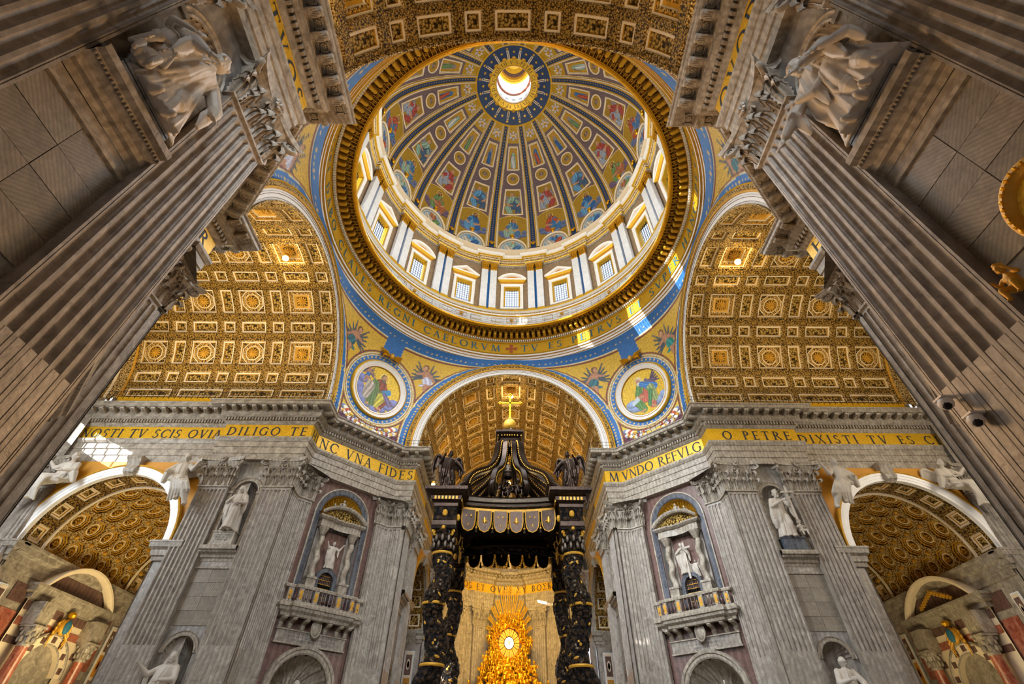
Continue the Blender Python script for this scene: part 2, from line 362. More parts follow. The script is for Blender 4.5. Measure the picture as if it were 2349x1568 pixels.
def capital(parent, path, z0=ZA, h=None, lw=.62, mat='stone_trim', side=1):
    h = (ZE - ZA) if h is None else h; k = h / 3.45; mb = MB()
    mb.sweep(path, [(0, z0), (.14*k, z0 + .05*k), (.14*k, z0 + .2*k), (0, z0 + .25*k), (-.02, z0 + .3*k), (0, z0+1.5*k), (.12*k, z0 + 2.4*k), (.42*k, z0 + 3.0*k)], mat, side=side)
    cap = mb.done('capital', parent, sharp=50)
    # abacus with concave sides
    q = offset_path(path, [0], False, side)[:, 0]; pts = []
    for a, b in zip(q[:-1], q[1:]):
        n_ = max(2, int(np.hypot(*(b-a)) / .3))
        for i in range(n_): pts.append((a + (b-a) * i/n_, i/n_, np.hypot(*(b-a))))
    pts.append((q[-1], 0, 0)); pp = [p for p, _, _ in pts]
    n = len(pp); off = offset_path(path, [.95*k], False, side)[:, 0]; inn = offset_path(path, [.42*k], False, side)[:, 0]
    out = []
    for (a, b), (c, d) in zip(zip(off[:-1], off[1:]), zip(inn[:-1], inn[1:])):
        m = max(3, int(np.hypot(*(b-a)) / .25))
        for i in range(m + 1):
            t = i / m; w = 4 * t * (1 - t); w = w ** .6; f = (a + (b-a)*t) * (1-w) + (c + (d-c)*t) * w; out.append(f)
    o = np.array(out); cen = np.asarray(path, float).mean(0); g = []
    for z, s in ((3.02, .97), (3.1, 1.0), (3.3, 1.0), (3.34, 1.03), (3.45, 1.04)):
        r = [(*(cen + (p - cen) * s), z0 + z*k) for p in o]; g.append(r)
    ab = MB(); ab.grid(g, mat); ab.flat([*g[0]], mat); ab.done('abacus', cap, sharp=30)
    # leaves: two rows, then volutes and a fleuron
    q = np.asarray(path, float)
    def spots(inset, per, corners=True):
        r = []; legs = [(a, b) for a, b in zip(q[:-1], q[1:])]
        for i, (a, b) in enumerate(legs):
            Ln = np.hypot(*(b-a)); t = (b-a)/Ln; nr = np.array([t[1], -t[0]]) * side
            if Ln > .75:
                m = max(1, int(round(Ln / per)))
                for j in range(m): r.append((a + t*Ln*(j+.5)/m, nr, Ln/m))
            if corners and i < len(legs)-1:
                c, d = legs[i+1]; t2 = (d-c)/np.hypot(*(d-c)); n2 = np.array([t2[1], -t2[0]]) * side; n3 = nr + n2; n3 /= np.hypot(*n3); r.append((b, n3, per))
        return r
    for row, (zz, hh, per, o_) in enumerate(((.28, 1.25, .84, .04), (.75, 1.75, .95, .0))):
        if row == 1: z0_ = z0
        for p, nr, sp in spots(0, per):
            link('leaf', LEAF, cap, mat=M_((p[0] + nr[0]*o_, p[1] + nr[1]*o_, z0 + zz*k), math.atan2(nr[0], -nr[1]), (.82*k*min(sp, per)/ .85, .95*k, hh*k)))
    for i in range(1, len(q)-1):
        a, b, c = q[i-1], q[i], q[i+1]; n1 = (b-a)/np.hypot(*(b-a)); n2 = (c-b)/np.hypot(*(c-b)); nn = np.array([n1[1]+n2[1], -n1[0]-n2[0]]) * side; nn /= np.hypot(*nn)
        link('volute', VOL, cap, mat=M_((b[0], b[1], z0 + 2.1*k), math.atan2(nn[1], nn[0]), (1.5*k, 1.9*k, 1.25*k)))
    for a, b in zip(q[:-1], q[1:]):
        Ln = np.hypot(*(b-a))
        if Ln < 1.4: continue
        t = (b-a)/Ln; nr = np.array([t[1], -t[0]]) * side; c = (a+b)/2 + nr*.42*k
        for sg in (-1, 1):
            link('volute', VOL, cap, mat=M_((c[0]+t[0]*sg*.5*k - nr[0]*.1, c[1]+t[1]*sg*.5*k - nr[1]*.1, z0 + 2.2*k), math.atan2(-t[1]*sg, -t[0]*sg), (.62*k, 1.1*k, .9*k)))
        link('fleuron', FLEUR, cap, mat=M_((c[0]+nr[0]*.08, c[1]+nr[1]*.08, z0 + 3.22*k), math.atan2(nr[0], -nr[1]), (1.3*k, 1.3*k, 1.3*k)))
    return cap
def shaft(parent, path, nfl, z0=ZB, z1=ZA, zc=10.3, mat='stone', side=1, depth=1.0, name='shaft'):
    mb = MB(); q = np.asarray(path, float)
    for (a, b), nf in zip(zip(q[:-1], q[1:]), nfl):
        Ln = np.hypot(*(b-a)); t = (b-a)/Ln; nr = np.array([t[1], -t[0]]) * side
        if nf == 0:
            mb.add([(a[0], a[1], z0), (b[0], b[1], z0), (b[0], b[1], z1), (a[0], a[1], z1)], [(0, 1, 2, 3) if side > 0 else (3, 2, 1, 0)], mat); continue
        fw = Ln / (nf + (nf+1)*.38 + .2); fl = fw*.38; e = (Ln - nf*fw - (nf-1)*fl) / 2
        S = [(0, 9), (e*.55, 9), (e*.6, 8), (e*.68, 8), (e*.73, 9)]
        for i in range(nf):
            c = e + i*(fw+fl) + fw/2
            for w in (-1, -.93, -.78, -.5, 0, .5, .78, .93, 1): S.append((c + w*fw/2, w))
        S += [(Ln - e*.73, 9), (Ln - e*.68, 8), (Ln - e*.6, 8), (Ln - e*.55, 9), (Ln, 9)]
        zt = z1 - .22; r = fw/2
        Z = [z0, z0+.4] + ([zc-.01, zc] if zc else []) + [zt - r] + [zt - r*(1-math.sin(x)) for x in (.3, .6, .85, 1.1, 1.3, PI/2)] + [z1]
        P = np.zeros((len(S), len(Z), 3))
        for i, (s, w) in enumerate(S):
            for j, z in enumerate(Z):
                if w == 9: d = 0
                elif w == 8: d = .03
                elif zc and z < zc - .005: d = .008 if abs(w) < .8 else (.022 if abs(w) < 1 else 0)
                else:
                    v = max(0, (z - (zt - r)) / r); qq = w*w + v*v; d = math.sqrt(max(0, 1-qq)) * r * .95 * depth
                p = a + t*s - nr*d; P[i, j] = (p[0], p[1], z)
        mb.grid(P, mat, flip=side < 0)
    return mb.done(name, parent, sharp=28)
def base_mould(parent, path, side=1):
    mb = MB(); mb.sweep(path, [(.45, 0), (.45, .35), (.4, .36), (.48, .55), (.4, .75), (.2, .8), (.3, .95), (.25, 1.1), (.05, 1.2)], 'stone_trim', side=side); mb.done('base', parent, sharp=50)
def pilaster(name, label, loc, rotz, path, nfl, group=None, zc=10.3, side=1):
    t = thing(name, label, 'pilaster', loc, rotz, group); shaft(t, path, nfl, zc=zc, side=side); capital(t, path, side=side); base_mould(t, path, side); return t
PW = 3.3; PPATH = [(-PW/2, .55), (-PW/2, 0), (PW/2, 0), (PW/2, .55)]
def rz(v, k): 
    a = k * PI / 2; return (v[0]*round(math.cos(a)) - v[1]*round(math.sin(a)), v[0]*round(math.sin(a)) + v[1]*round(math.cos(a)))
def rot_copy(o, k, label=None):
    c = copy_tree(o); x, y = rz(o.location[:2], k); c.location = (x, y, o.location[2]); c.rotation_euler = (0, 0, o.rotation_euler[2] + k*PI/2)
    if label: c['label'] = label
    return c
# quadrant k: 0 = far right, 1 = far left, 2 = near left, 3 = near right
pil0 = pilaster('pilaster', 'x', (0, 0, 0), 0, PPATH, [0, 7, 0], zc=10.3)
spots = []
def put_pil(x, y, rot, label, first=[True]):
    if first[0]: o = pil0; first[0] = False
    else: o = copy_tree(pil0)
    o.location = (x, y, 0); o.rotation_euler = (0, 0, rot); o['label'] = label; return o
for sx, sd in ((-1, 'left'), (1, 'right')):
    put_pil(sx*13.15, -25.65, -sx*PI/2, f'huge brown-grey fluted nave pilaster at the {sd} edge, its capital by the statue')
    put_pil(sx*13.15, -32.65, -sx*PI/2, f'dim fluted nave pilaster filling the upper {sd} corner, above the niche statue group')
    put_pil(sx*25.65, 13.15, 0, f'broad fluted pilaster at the {sd} end of the far crossing pier, beside the balcony')
    put_pil(sx*32.65, 13.15, 0, f'fluted pilaster between the {sd} chapel arch and the statue niche')
    put_pil(sx*52.3, 13.15, 0, f'fluted pilaster on the outer side of the {sd} chapel arch, half hidden')
    put_pil(sx*25.65, -13.15, PI, f'fluted pilaster on the transept side of the near {sd} pier, turned away')
    put_pil(sx*32.65, -13.15, PI, f'second fluted pilaster along the transept side of the near {sd} pier')
    put_pil(sx*13.15, 25.65, -sx*PI/2, f'fluted choir pilaster seen edge on behind the {sd} bronze columns, nearer one')
    put_pil(sx*13.15, 32.65, -sx*PI/2, f'fluted choir pilaster seen edge on behind the {sd} bronze columns, farther one')
    put_pil(sx*13.15, 52.5, -sx*PI/2, f'fluted choir pilaster beyond the small {sd} side arch')
# folded pilasters at the ends of the diagonal faces (built for quadrant 0)
c45 = math.sqrt(.5)
A = [(13.15, 24.0), (15.4, 24.0), (15.4 + 1.75*c45, 24.0 - 1.75*c45), (15.4 + 1.75*c45 + .55*c45, 24.0 - 1.75*c45 + .55*c45)]
B = [(24.0 - 1.75*c45 + .55*c45, 15.4 + 1.75*c45 + .55*c45), (24.0 - 1.75*c45, 15.4 + 1.75*c45), (24.0, 15.4), (24.0, 13.15)]
def rel(pth, c): return [(x - c[0], y - c[1]) for x, y in pth]
fa = pilaster('folded_pilaster', 'x', (15.4, 24, 0), 0, rel(A, (15.4, 24)), [5, 4, 0], side=1)
fb = pilaster('folded_pilaster', 'x', (24, 15.4, 0), 0, rel(B, (24, 15.4)), [0, 4, 4], side=1)
QN = ['far right', 'far left', 'near left', 'near right']
la = ['folded fluted pilaster between the right balcony and the bronze canopy', 'folded fluted pilaster between the left balcony and the outer left pilaster', 'folded fluted pilaster at the crossing corner of the near left pier', 'folded fluted pilaster on the transept corner of the near right pier, capital over the camera']
lb = ['folded fluted pilaster between the right balcony and the outer right pilaster', 'folded fluted pilaster between the left balcony and the bronze canopy', 'folded fluted pilaster on the transept corner of the near left pier', 'folded fluted pilaster at the crossing corner of the near right pier']
fa['label'] = la[0]; fb['label'] = lb[0]
for k in (1, 2, 3): rot_copy(fa, k, la[k]); rot_copy(fb, k, lb[k])
# ------------------------------------------------------------ entablature
EP = [(13.85, 56), (13.85, 34.6), (13.15, 34.6), (13.15, 24.0), (15.4, 24.0), (24.0, 15.4), (24.0, 13.15), (34.6, 13.15), (34.6, 13.85), (56, 13.85)]
ARC = [(-1, 28.5), (0, 28.55), (0, 29.3), (.09, 29.34), (.09, 30.1), (.18, 30.14), (.18, 30.8), (.26, 30.85), (.42, 31.15), (.42, 31.4), (.02, 31.45)]
FRZ = [(.02, 31.45), (.02, 33.22)]
CO1 = [(.02, 33.22), (.12, 33.3), (.3, 33.5), (.3, 33.6), (.32, 33.62), (.32, 34.0), (.6, 34.02), (.85, 34.2), (.85, 34.55), (.9, 34.6), (.9, 35.05), (1.9, 35.05), (1.95, 35.1), (1.98, 35.12), (2.0, 35.45), (2.08, 35.47), (2.14, 35.55), (2.14, 35.62), (-1, 35.7)]
def modillion_mesh():
    mb = MB(); n = 9; prof = [(-.02, 34.62), (.35, 34.6), (.75, 34.66), (.98, 34.74), (1.04, 34.86), (.98, 34.98), (.9, 35.06)]
    for sg, w in ((1, .24),):
        P = [[(-w, -p, z), (-w*.55, -p - .03, z - .05), (w*.55, -p - .03, z - .05), (w, -p, z)] for p, z in prof]; mb.grid(P, 'stone_trim')
        mb.add([(-w, -p, z) for p, z in prof] + [(-w, 0, 35.06)], [tuple(range(8))], 'stone_trim'); mb.add([(w, -p, z) for p, z in prof] + [(w, 0, 35.06)], [tuple(range(8))[::-1]], 'stone_trim')
    for k in range(5):
        mb.ball(((k-2)*.11, -.5 - .12*(2-abs(k-2)), 34.58), (.07, .32, .06), 'stone_trim', 6)
    return mb.me('modillion')
MOD = modillion_mesh()
def soffit_mesh():
    mb = MB(); s = .3
    for r, z, m in ((s, 35.045, 0),):
        for a, b in (((-s, -s), (s, -s)), ((s, -s), (s, s)), ((s, s), (-s, s)), ((-s, s), (-s, -s))): mb.box(((a[0]+b[0])/2, (a[1]+b[1])/2 - .5, 35.0), (abs(a[0]-b[0]) + .08, abs(a[1]-b[1]) + .08, .08), 'stone_trim')
    for k in range(6): mb.ball((.13*math.cos(k*PI/3), -.5 + .13*math.sin(k*PI/3), 35.0), (.09, .09, .05), 'stone_trim', 6)
    mb.ball((0, -.5, 34.98), .07, 'stone_trim', 6)
    return mb.me('soffit_coffer')
SOF = soffit_mesh()
def dentils(path, d, z0, z1, w, dep, step, parent, mat='stone_trim', side=1):
    mb = MB()
    for x, y, r, _ in place_along(path, d, step, side):
        mb.box((x + math.sin(r)*dep/2, y - math.cos(r)*dep/2, (z0+z1)/2), (w, dep, z1-z0), mat, r)
    o = mb.done('dentils', parent, smooth=False); o['kind'] = 'stuff'; return o
def entablature(name, path, label, side=1, mod_step=1.3):
    t = thing(name, label, None, kind='structure')
    for nm, pr, m in (('architrave', ARC, 'stone_trim'), ('frieze', FRZ, 'gold_mosaic'), ('cornice', CO1, 'stone_trim')):
        mb = MB(); mb.sweep(path, pr, m, side=side); mb.done(nm, t, sharp=25)
    dentils(path, .32, 33.62, 33.98, .2, .26, .36, t, side=side)
    for x, y, r, w in place_along(path, .9, mod_step, side):
        link('modillion', MOD, t, (x, y, 0), r)
        link('soffit_coffer', SOF, t, (x + math.cos(r)*w/2, y + math.sin(r)*w/2, 0), r)
    return t
EL = ['grey stone entablature with gold inscription band on the far right pier and right transept wall', 'grey stone entablature with gold inscription band on the far left pier and left transept wall', 'brown-grey entablature with gold band ending in TVOS, upper left', 'brown-grey entablature with gold band beginning QVOD, upper right']
e0 = entablature('trim_1', EP, EL[0]); EN = [e0]
for k in (1, 2, 3):
    c = rot_copy(e0, k, EL[k]); c.name = f'trim_{k+1}'; EN.append(c)
def wline(p, q, z, off=.05, side=1):
    """point function along the world line p->q at letter height z"""
    p = np.array(p, float); q = np.array(q, float); Ln = np.hypot(*(q-p)); t = (q-p)/Ln; n = np.array([t[1], -t[0]]) * side
    return lambda a, b: (p[0] + t[0]*a + n[0]*off, p[1] + t[1]*a + n[1]*off, z + b)
def put_text(nm, t, p, q, parent, x0, h=1.12, z=31.78, sp=.17, mat='ink', shear=0, fit=None):
    if fit: sp = (fit/h - text_w(t, 0)) / max(1, len(t) - 1)
    o = inscription(nm, t, h, wline(p, q, z), None, mat, sp, shear, x0)
    o.parent = parent; o.matrix_parent_inverse = (Matrix.Translation(parent.location) @ Matrix.Rotation(parent.rotation_euler[2], 4, 'Z')).inverted(); return o
# reading direction keeps the outward side to the right of travel
put_text('inscription', 'NC VNA FID', (-24, 15.4), (-15.4, 24), EN[1], .4, 1.3, 31.7, fit=11.5)
put_text('inscription', 'ES', (-15.4, 24), (-13.15, 24), EN[1], .12, 1.3, 31.7, fit=1.95)
put_text('inscription', 'HI', (-24, 13.15), (-24, 15.4), EN[1], .5, 1.25, 31.72)
put_text('inscription', 'DILIGO TE', (-34.6, 13.15), (-24, 13.15), EN[1], .5, 1.15, 31.72, .3)
put_text('inscription', 'NOSTI TV SCIS QVIA', (-55.5, 13.85), (-34.6, 13.85), EN[1], 3.3, 1.15, 31.72, fit=17.0)
put_text('inscription', 'VNDO REFVLG', (15.4, 24), (24, 15.4), EN[0], .1, 1.3, 31.7, fit=11.75)
put_text('inscription', 'M', (13.15, 24), (15.4, 24), EN[0], .5, 1.3, 31.7, .12)
put_text('inscription', 'O PETRE', (24, 13.15), (34.6, 13.15), EN[0], 1.6, 1.15, 31.72, .36)
put_text('inscription', 'DIXISTI TV ES CHRIS', (34.6, 13.85), (55, 13.85), EN[0], .5, 1.15, 31.72, .36)
put_text('inscription', 'CONFIRMA FRATRES TVOS', (-13.15, -44), (-13.15, -24), EN[2], 20 - text_w('CONFIRMA FRATRES TVOS', .3)*1.2 - .5, 1.2, 31.75, .3)
put_text('inscription', 'R', (-24, -15.4), (-24, -13.15), EN[2], .55, 1.2, 31.75)
put_text('inscription', 'QVODCVMQVE LIGAVERIS', (13.15, -24), (13.15, -44), EN[3], .35, 1.2, 31.75, .3)
put_text('inscription', 'H', (24, -13.15), (24, -15.4), EN[3], .6, 1.2, 31.75)
# ------------------------------------------------------------ walls
def wall_with_arch(mb, x0, x1, cx, r, zs, z0, z1, y=0, m='wall_marble', seg=20):
    if cx - r > x0: mb.add([(x0, y, z0), (cx-r, y, z0), (cx-r, y, zs), (x0, y, zs)], [(0, 1, 2, 3)], m)
    if cx + r < x1: mb.add([(cx+r, y, z0), (x1, y, z0), (x1, y, zs), (cx+r, y, zs)], [(0, 1, 2, 3)], m)
    if cx - r > x0: mb.add([(x0, y, zs), (cx-r, y, zs), (cx-r, y, z1), (x0, y, z1)], [(0, 1, 2, 3)], m)
    if cx + r < x1: mb.add([(cx+r, y, zs), (x1, y, zs), (x1, y, z1), (cx+r, y, z1)], [(0, 1, 2, 3)], m)
    for i in range(seg):
        a, b = PI - PI*i/seg, PI - PI*(i+1)/seg
        p = (cx + r*math.cos(a), y, zs + r*math.sin(a)); q = (cx + r*math.cos(b), y, zs + r*math.sin(b))
        mb.add([p, q, (q[0], y, z1), (p[0], y, z1)], [(0, 1, 2, 3)], m)
def slab_panel(parent, x0, x1, z0, z1, y, rows=4):
    """book-matched marble slabs, two columns"""
    w = (x1-x0)/2; h = (z1-z0)/rows
    for i in range(2):
        for j in range(rows):
            mb = MB(); g = .012; mb.box((0, 0, 0), (w-2*g, .12, h-2*g), 'slab_a' if (i+j) % 2 else 'slab_b')
            mb.done('slab', parent, smooth=False, loc=(x0 + w*(i+.5), y + .03*((i+j) % 2 == 0) * .3, z0 + h*(j+.5)))
def shell_niche(parent, r, zs, zf, y, deep=1.0, flutes=11, mat='stone', dark='dark_marble'):
    """half-round niche with a fluted shell head; front edge at local y"""
    mb = MB(); n = 24
    P = [[(-r*math.cos(PI*i/n), y + r*deep*math.sin(PI*i/n), z) for z in (zf, zs)] for i in range(n+1)]; mb.grid(P, mat)
    mb.flat([p[0] for p in P], mat); o = mb.done('niche_recess', parent, sharp=30)
    mb = MB(); m = 12; nn = flutes*6; P = []
    for i in range(nn+1):
        a = PI*i/nn; row = []
        for j in range(m+1):
            e = PI/2*j/m; rr = r*(1 - .07*math.sin(e)*(1-abs(math.cos(a*flutes))**.7) )
            # shell radiating from the back of the springing line
            ca, sa = math.cos(a), math.sin(a)
            row.append((-rr*ca*math.sin(e), y + rr*deep*math.cos(e), zs + rr*sa*math.sin(e)))
        P.append(row)
    mb.grid(P, mat); mb.done('shell', parent, sharp=25)
def arch_ring(mb, cx, zs, prof, m='stone_trim', seg=24, y=0, a0=0, a1=PI, ms=None):
    """prof: list of (radius, outward) swept round the arch; outward is local -y"""
    for j in range(len(prof)-1):
        P = [[(cx + r*math.cos(a0+(a1-a0)*i/seg), y - o_, zs + r*math.sin(a0+(a1-a0)*i/seg)) for r, o_ in prof[j:j+2]] for i in range(seg+1)]
        mb.grid(P, ms[j] if ms else m)
# bay between the paired pilasters: shelf, upper niche, slabs, lower niche (local frame: centre of bay, wall plane y=.5)
def niche_bay(label, loc, rotz, grp=None):
    t = thing('niche_bay', label, 'niche', loc, rotz, grp); hw = 1.86; r = 1.32; zs = 24.75; y = .5
    mb = MB(); wall_with_arch(mb, -hw, hw, 0, r, zs, 18.85, ZE, y, 'wall_marble'); mb.done('wall_panel', t, smooth=False)
    shell_niche(t, r, zs, 18.85, y, 1.05)
    mb = MB(); arch_ring(mb, 0, zs, [(r, 0), (r, .12), (r+.1, .14), (r+.14, .08), (r+.3, .08), (r+.36, .16), (r+.42, .14), (r+.42, 0)], y=y)
    for s in (-1, 1):
        mb.box((s*(r+.21), y-.06, (zs+18.85)/2), (.42, .13, zs-18.85), 'stone_trim'); mb.box((s*(r+.24), y-.1, zs-.05), (.56, .26, .3), 'stone_trim')
    mb.done('niche_surround', t)
    mb = MB(); pth = [(-hw, y), (-hw+.02, -.35), (hw-.02, -.35), (hw, y)]
    mb.sweep([(-hw, y), (hw, y)], [(.1, 17.45), (.15, 17.75), (.3, 17.8), (.35, 18.05), (.62, 18.2), (.66, 18.4), (.9, 18.45), (.92, 18.7), (.85, 18.85), (0, 18.86)], 'stone_trim'); mb.done('shelf', t, sharp=30)
    mb = MB()
    for i in range(26): mb.ball((-hw+.1+i*.144, y-.66, 18.25), (.055, .06, .09), 'stone_trim', 6)
    mb.done('egg_moulding', t)['kind'] = 'stuff'
    mb = MB(); mb.box((0, y-.02, 17.2), (2*hw, .1, .5), 'stone'); mb.sweep([(-hw, y), (hw, y)], [(0, 16.75), (.14, 16.8), (.16, 16.95), (0, 17.0)], 'stone_trim'); mb.done('string_course', t, sharp=30)
    slab_panel(t, -hw, hw, 11.9, 16.75, y, 4)
    r2 = 1.3; zs2 = 9.8
    mb = MB(); wall_with_arch(mb, -hw, hw, 0, r2, zs2, 0, 11.95, y, 'wall_marble'); mb.done('wall_panel', t, smooth=False)
    shell_niche(t, r2, zs2, 4.5, y, 1.05)
    mb = MB(); arch_ring(mb, 0, zs2, [(r2, 0), (r2, .15), (r2+.12, .17), (r2+.16, .1), (r2+.3, .1), (r2+.38, .18), (r2+.38, 0)], y=y); mb.box((0, y+.3, 4.2), (2.9, 1.2, .6), 'stone_trim'); mb.done('niche_surround', t)
    return t
nb = niche_bay('x', (0, 0, 0), 0)
def put_bay(x, y, rot, label, first=[True]):
    o = nb if first[0] else copy_tree(nb); first[0] = False; o.location = (x, y, 0); o.rotation_euler = (0, 0, rot); o['label'] = label
for sx, sd in ((-1, 'left'), (1, 'right')):
    put_bay(sx*13.15, -29.15, -sx*PI/2, f'shell-headed niche bay holding the large white group, upper {sd} of the photo')
    put_bay(sx*29.15, 13.15, 0, f'tall wall bay with two shell niches between pilasters beside the {sd} chapel arch')
    put_bay(sx*29.15, -13.15, PI, f'wall bay with niches on the transept side of the near {sd} pier, hidden')
    put_bay(sx*13.15, 29.15, -sx*PI/2, f'narrow sliver of niche bay on the choir wall behind the {sd} bronze columns')
# structural walls: transept and choir bays with the great side arches
AC, AR, AS = 43.1, 7.45, 19.4
def side_wall(name, x, y, rot, label):
    t = thing(name, label, None, (x, y, 0), rot, kind='structure')
    mb = MB(); wall_with_arch(mb, -8.5, 9.3, 0, AR, AS, 0, ZE, .7, 'stone'); mb.done('wall_face', t, smooth=False)
    mb = MB(); mb.add([(9.3, .7, 0), (14, .7, 0), (14, .7, ZE), (9.3, .7, ZE)], [(0, 1, 2, 3)], 'stone'); mb.done('wall_face', t, smooth=False)
    return t
def archivolt(x, y, rot, label, yel='ochre', am='white_stucco'):
    t = thing('arch_surround', label, 'arch', (x, y, 0), rot)
    mb = MB(); arch_ring(mb, 0, AS, [(AR, 0), (AR, .25), (AR+.25, .28), (AR+.27, .34), (AR+.55, .36), (AR+.58, .42), (AR+.85, .44)], am, 40, .7); mb.done('archivolt', t, sharp=25)
    mb = MB(); arch_ring(mb, 0, AS, [(AR+.85, .44), (AR+.9, .55), (AR+1.05, .5), (AR+1.1, 0)], 'gold_matte', 40, .7); mb.done('gilt_moulding', t, sharp=40)
    # yellow spandrels
    for s in (-1, 1):
        mb = MB(); n = 12; P = []
        for i in range(n+1):
            a = PI/2 - (PI/2)*.86*i/n; r = AR+1.0; P.append([(s*r*math.cos(a), .64, AS + r*math.sin(a)), (s*min(8.4, max(r*math.cos(a), 8.4*i/n)), .64, 28.45 if i < n*.99 else 28.45)])
        P = [[(s*(AR+1.0)*math.cos(PI/2*(1-i/n)), .64, AS + (AR+1.0)*math.sin(PI/2*(1-i/n))), (s*(AR+1.0)*math.cos(PI/2*(1-i/n)), .64, 28.45)] for i in range(n+1)]
        mb.grid(P, 'ochre', flip=s > 0); mb.done('spandrel', t, smooth=False)
    for s in (-1, 1):
        mb = MB(); mb.sweep([(-1.2, 1.0), (-1.2, -.0), (1.0, -.0), (1.0, 1.0)] if s > 0 else [(-1.0, 1.0), (-1.0, 0), (1.2, 0), (1.2, 1.0)], [(-.3, 17.5), (0, 17.55), (.05, 17.9), (.2, 18.0), (.25, 18.5), (.5, 18.75), (.55, 19.15), (.6, 19.2), (.6, 19.38), (-1, 19.4)], 'stone_trim')
        mb.done('impost', t, sharp=30, loc=(s*(AR+1.0), .5, 0))
    # scrolled keystone
    mb = MB(); P = []
    for i, (o_, z) in enumerate([(.3, AS+AR-.3), (.75, AS+AR), (.85, AS+AR+.4), (.6, AS+AR+.9), (.8, AS+AR+1.4), (1.05, AS+AR+1.7), (.9, AS+AR+1.95)]):
        w = .5 + .07*i; P.append([(-w, .7, z), (-w, .7-o_, z), (-w*.5, .62-o_, z), (w*.5, .62-o_, z), (w, .7-o_, z), (w, .7, z)])
    mb.grid(P, 'stone_trim')
    for s in (-1, 1): mb.tube([(s*.75, .7-o_, AS+AR+1.65+zz) for o_, zz in spiral(.75, 0, .28, 1.4, 14, 0, 1)], .09, 6, 'stone_trim')
    mb.done('keystone', t, sharp=40); return t
for sx, sd in ((-1, 'left'), (1, 'right')):
    side_wall(f'wall_transept_{sd}', sx*AC, 13.15, 0, f'grey marble wall round the {sd} chapel arch')
    archivolt(sx*AC, 13.15, 0, f'white moulded arch of the {sd} chapel with scrolled keystone')
    side_wall(f'wall_choir_{sd}', sx*13.15, AC, -sx*PI/2, f'choir wall behind the {sd} bronze columns')
    archivolt(sx*13.15, AC, -sx*PI/2, f'choir side arch seen edge on behind the {sd} bronze columns', am='stone_trim')
    side_wall(f'wall_transept_near_{sd}', sx*AC, -13.15, PI, f'near wall of the {sd} transept, hidden')
    side_wall(f'wall_nave_{sd}', sx*13.15, -AC, -sx*PI/2, f'nave wall behind the {sd} pilasters')
mb = MB(); mb.add([(-56, -52, 0), (56, -52, 0), (56, 80, 0), (-56, 80, 0)], [(0, 1, 2, 3)], 'stone'); tag(mb.done('floor', smooth=False), 'grey marble floor', kind='structure')
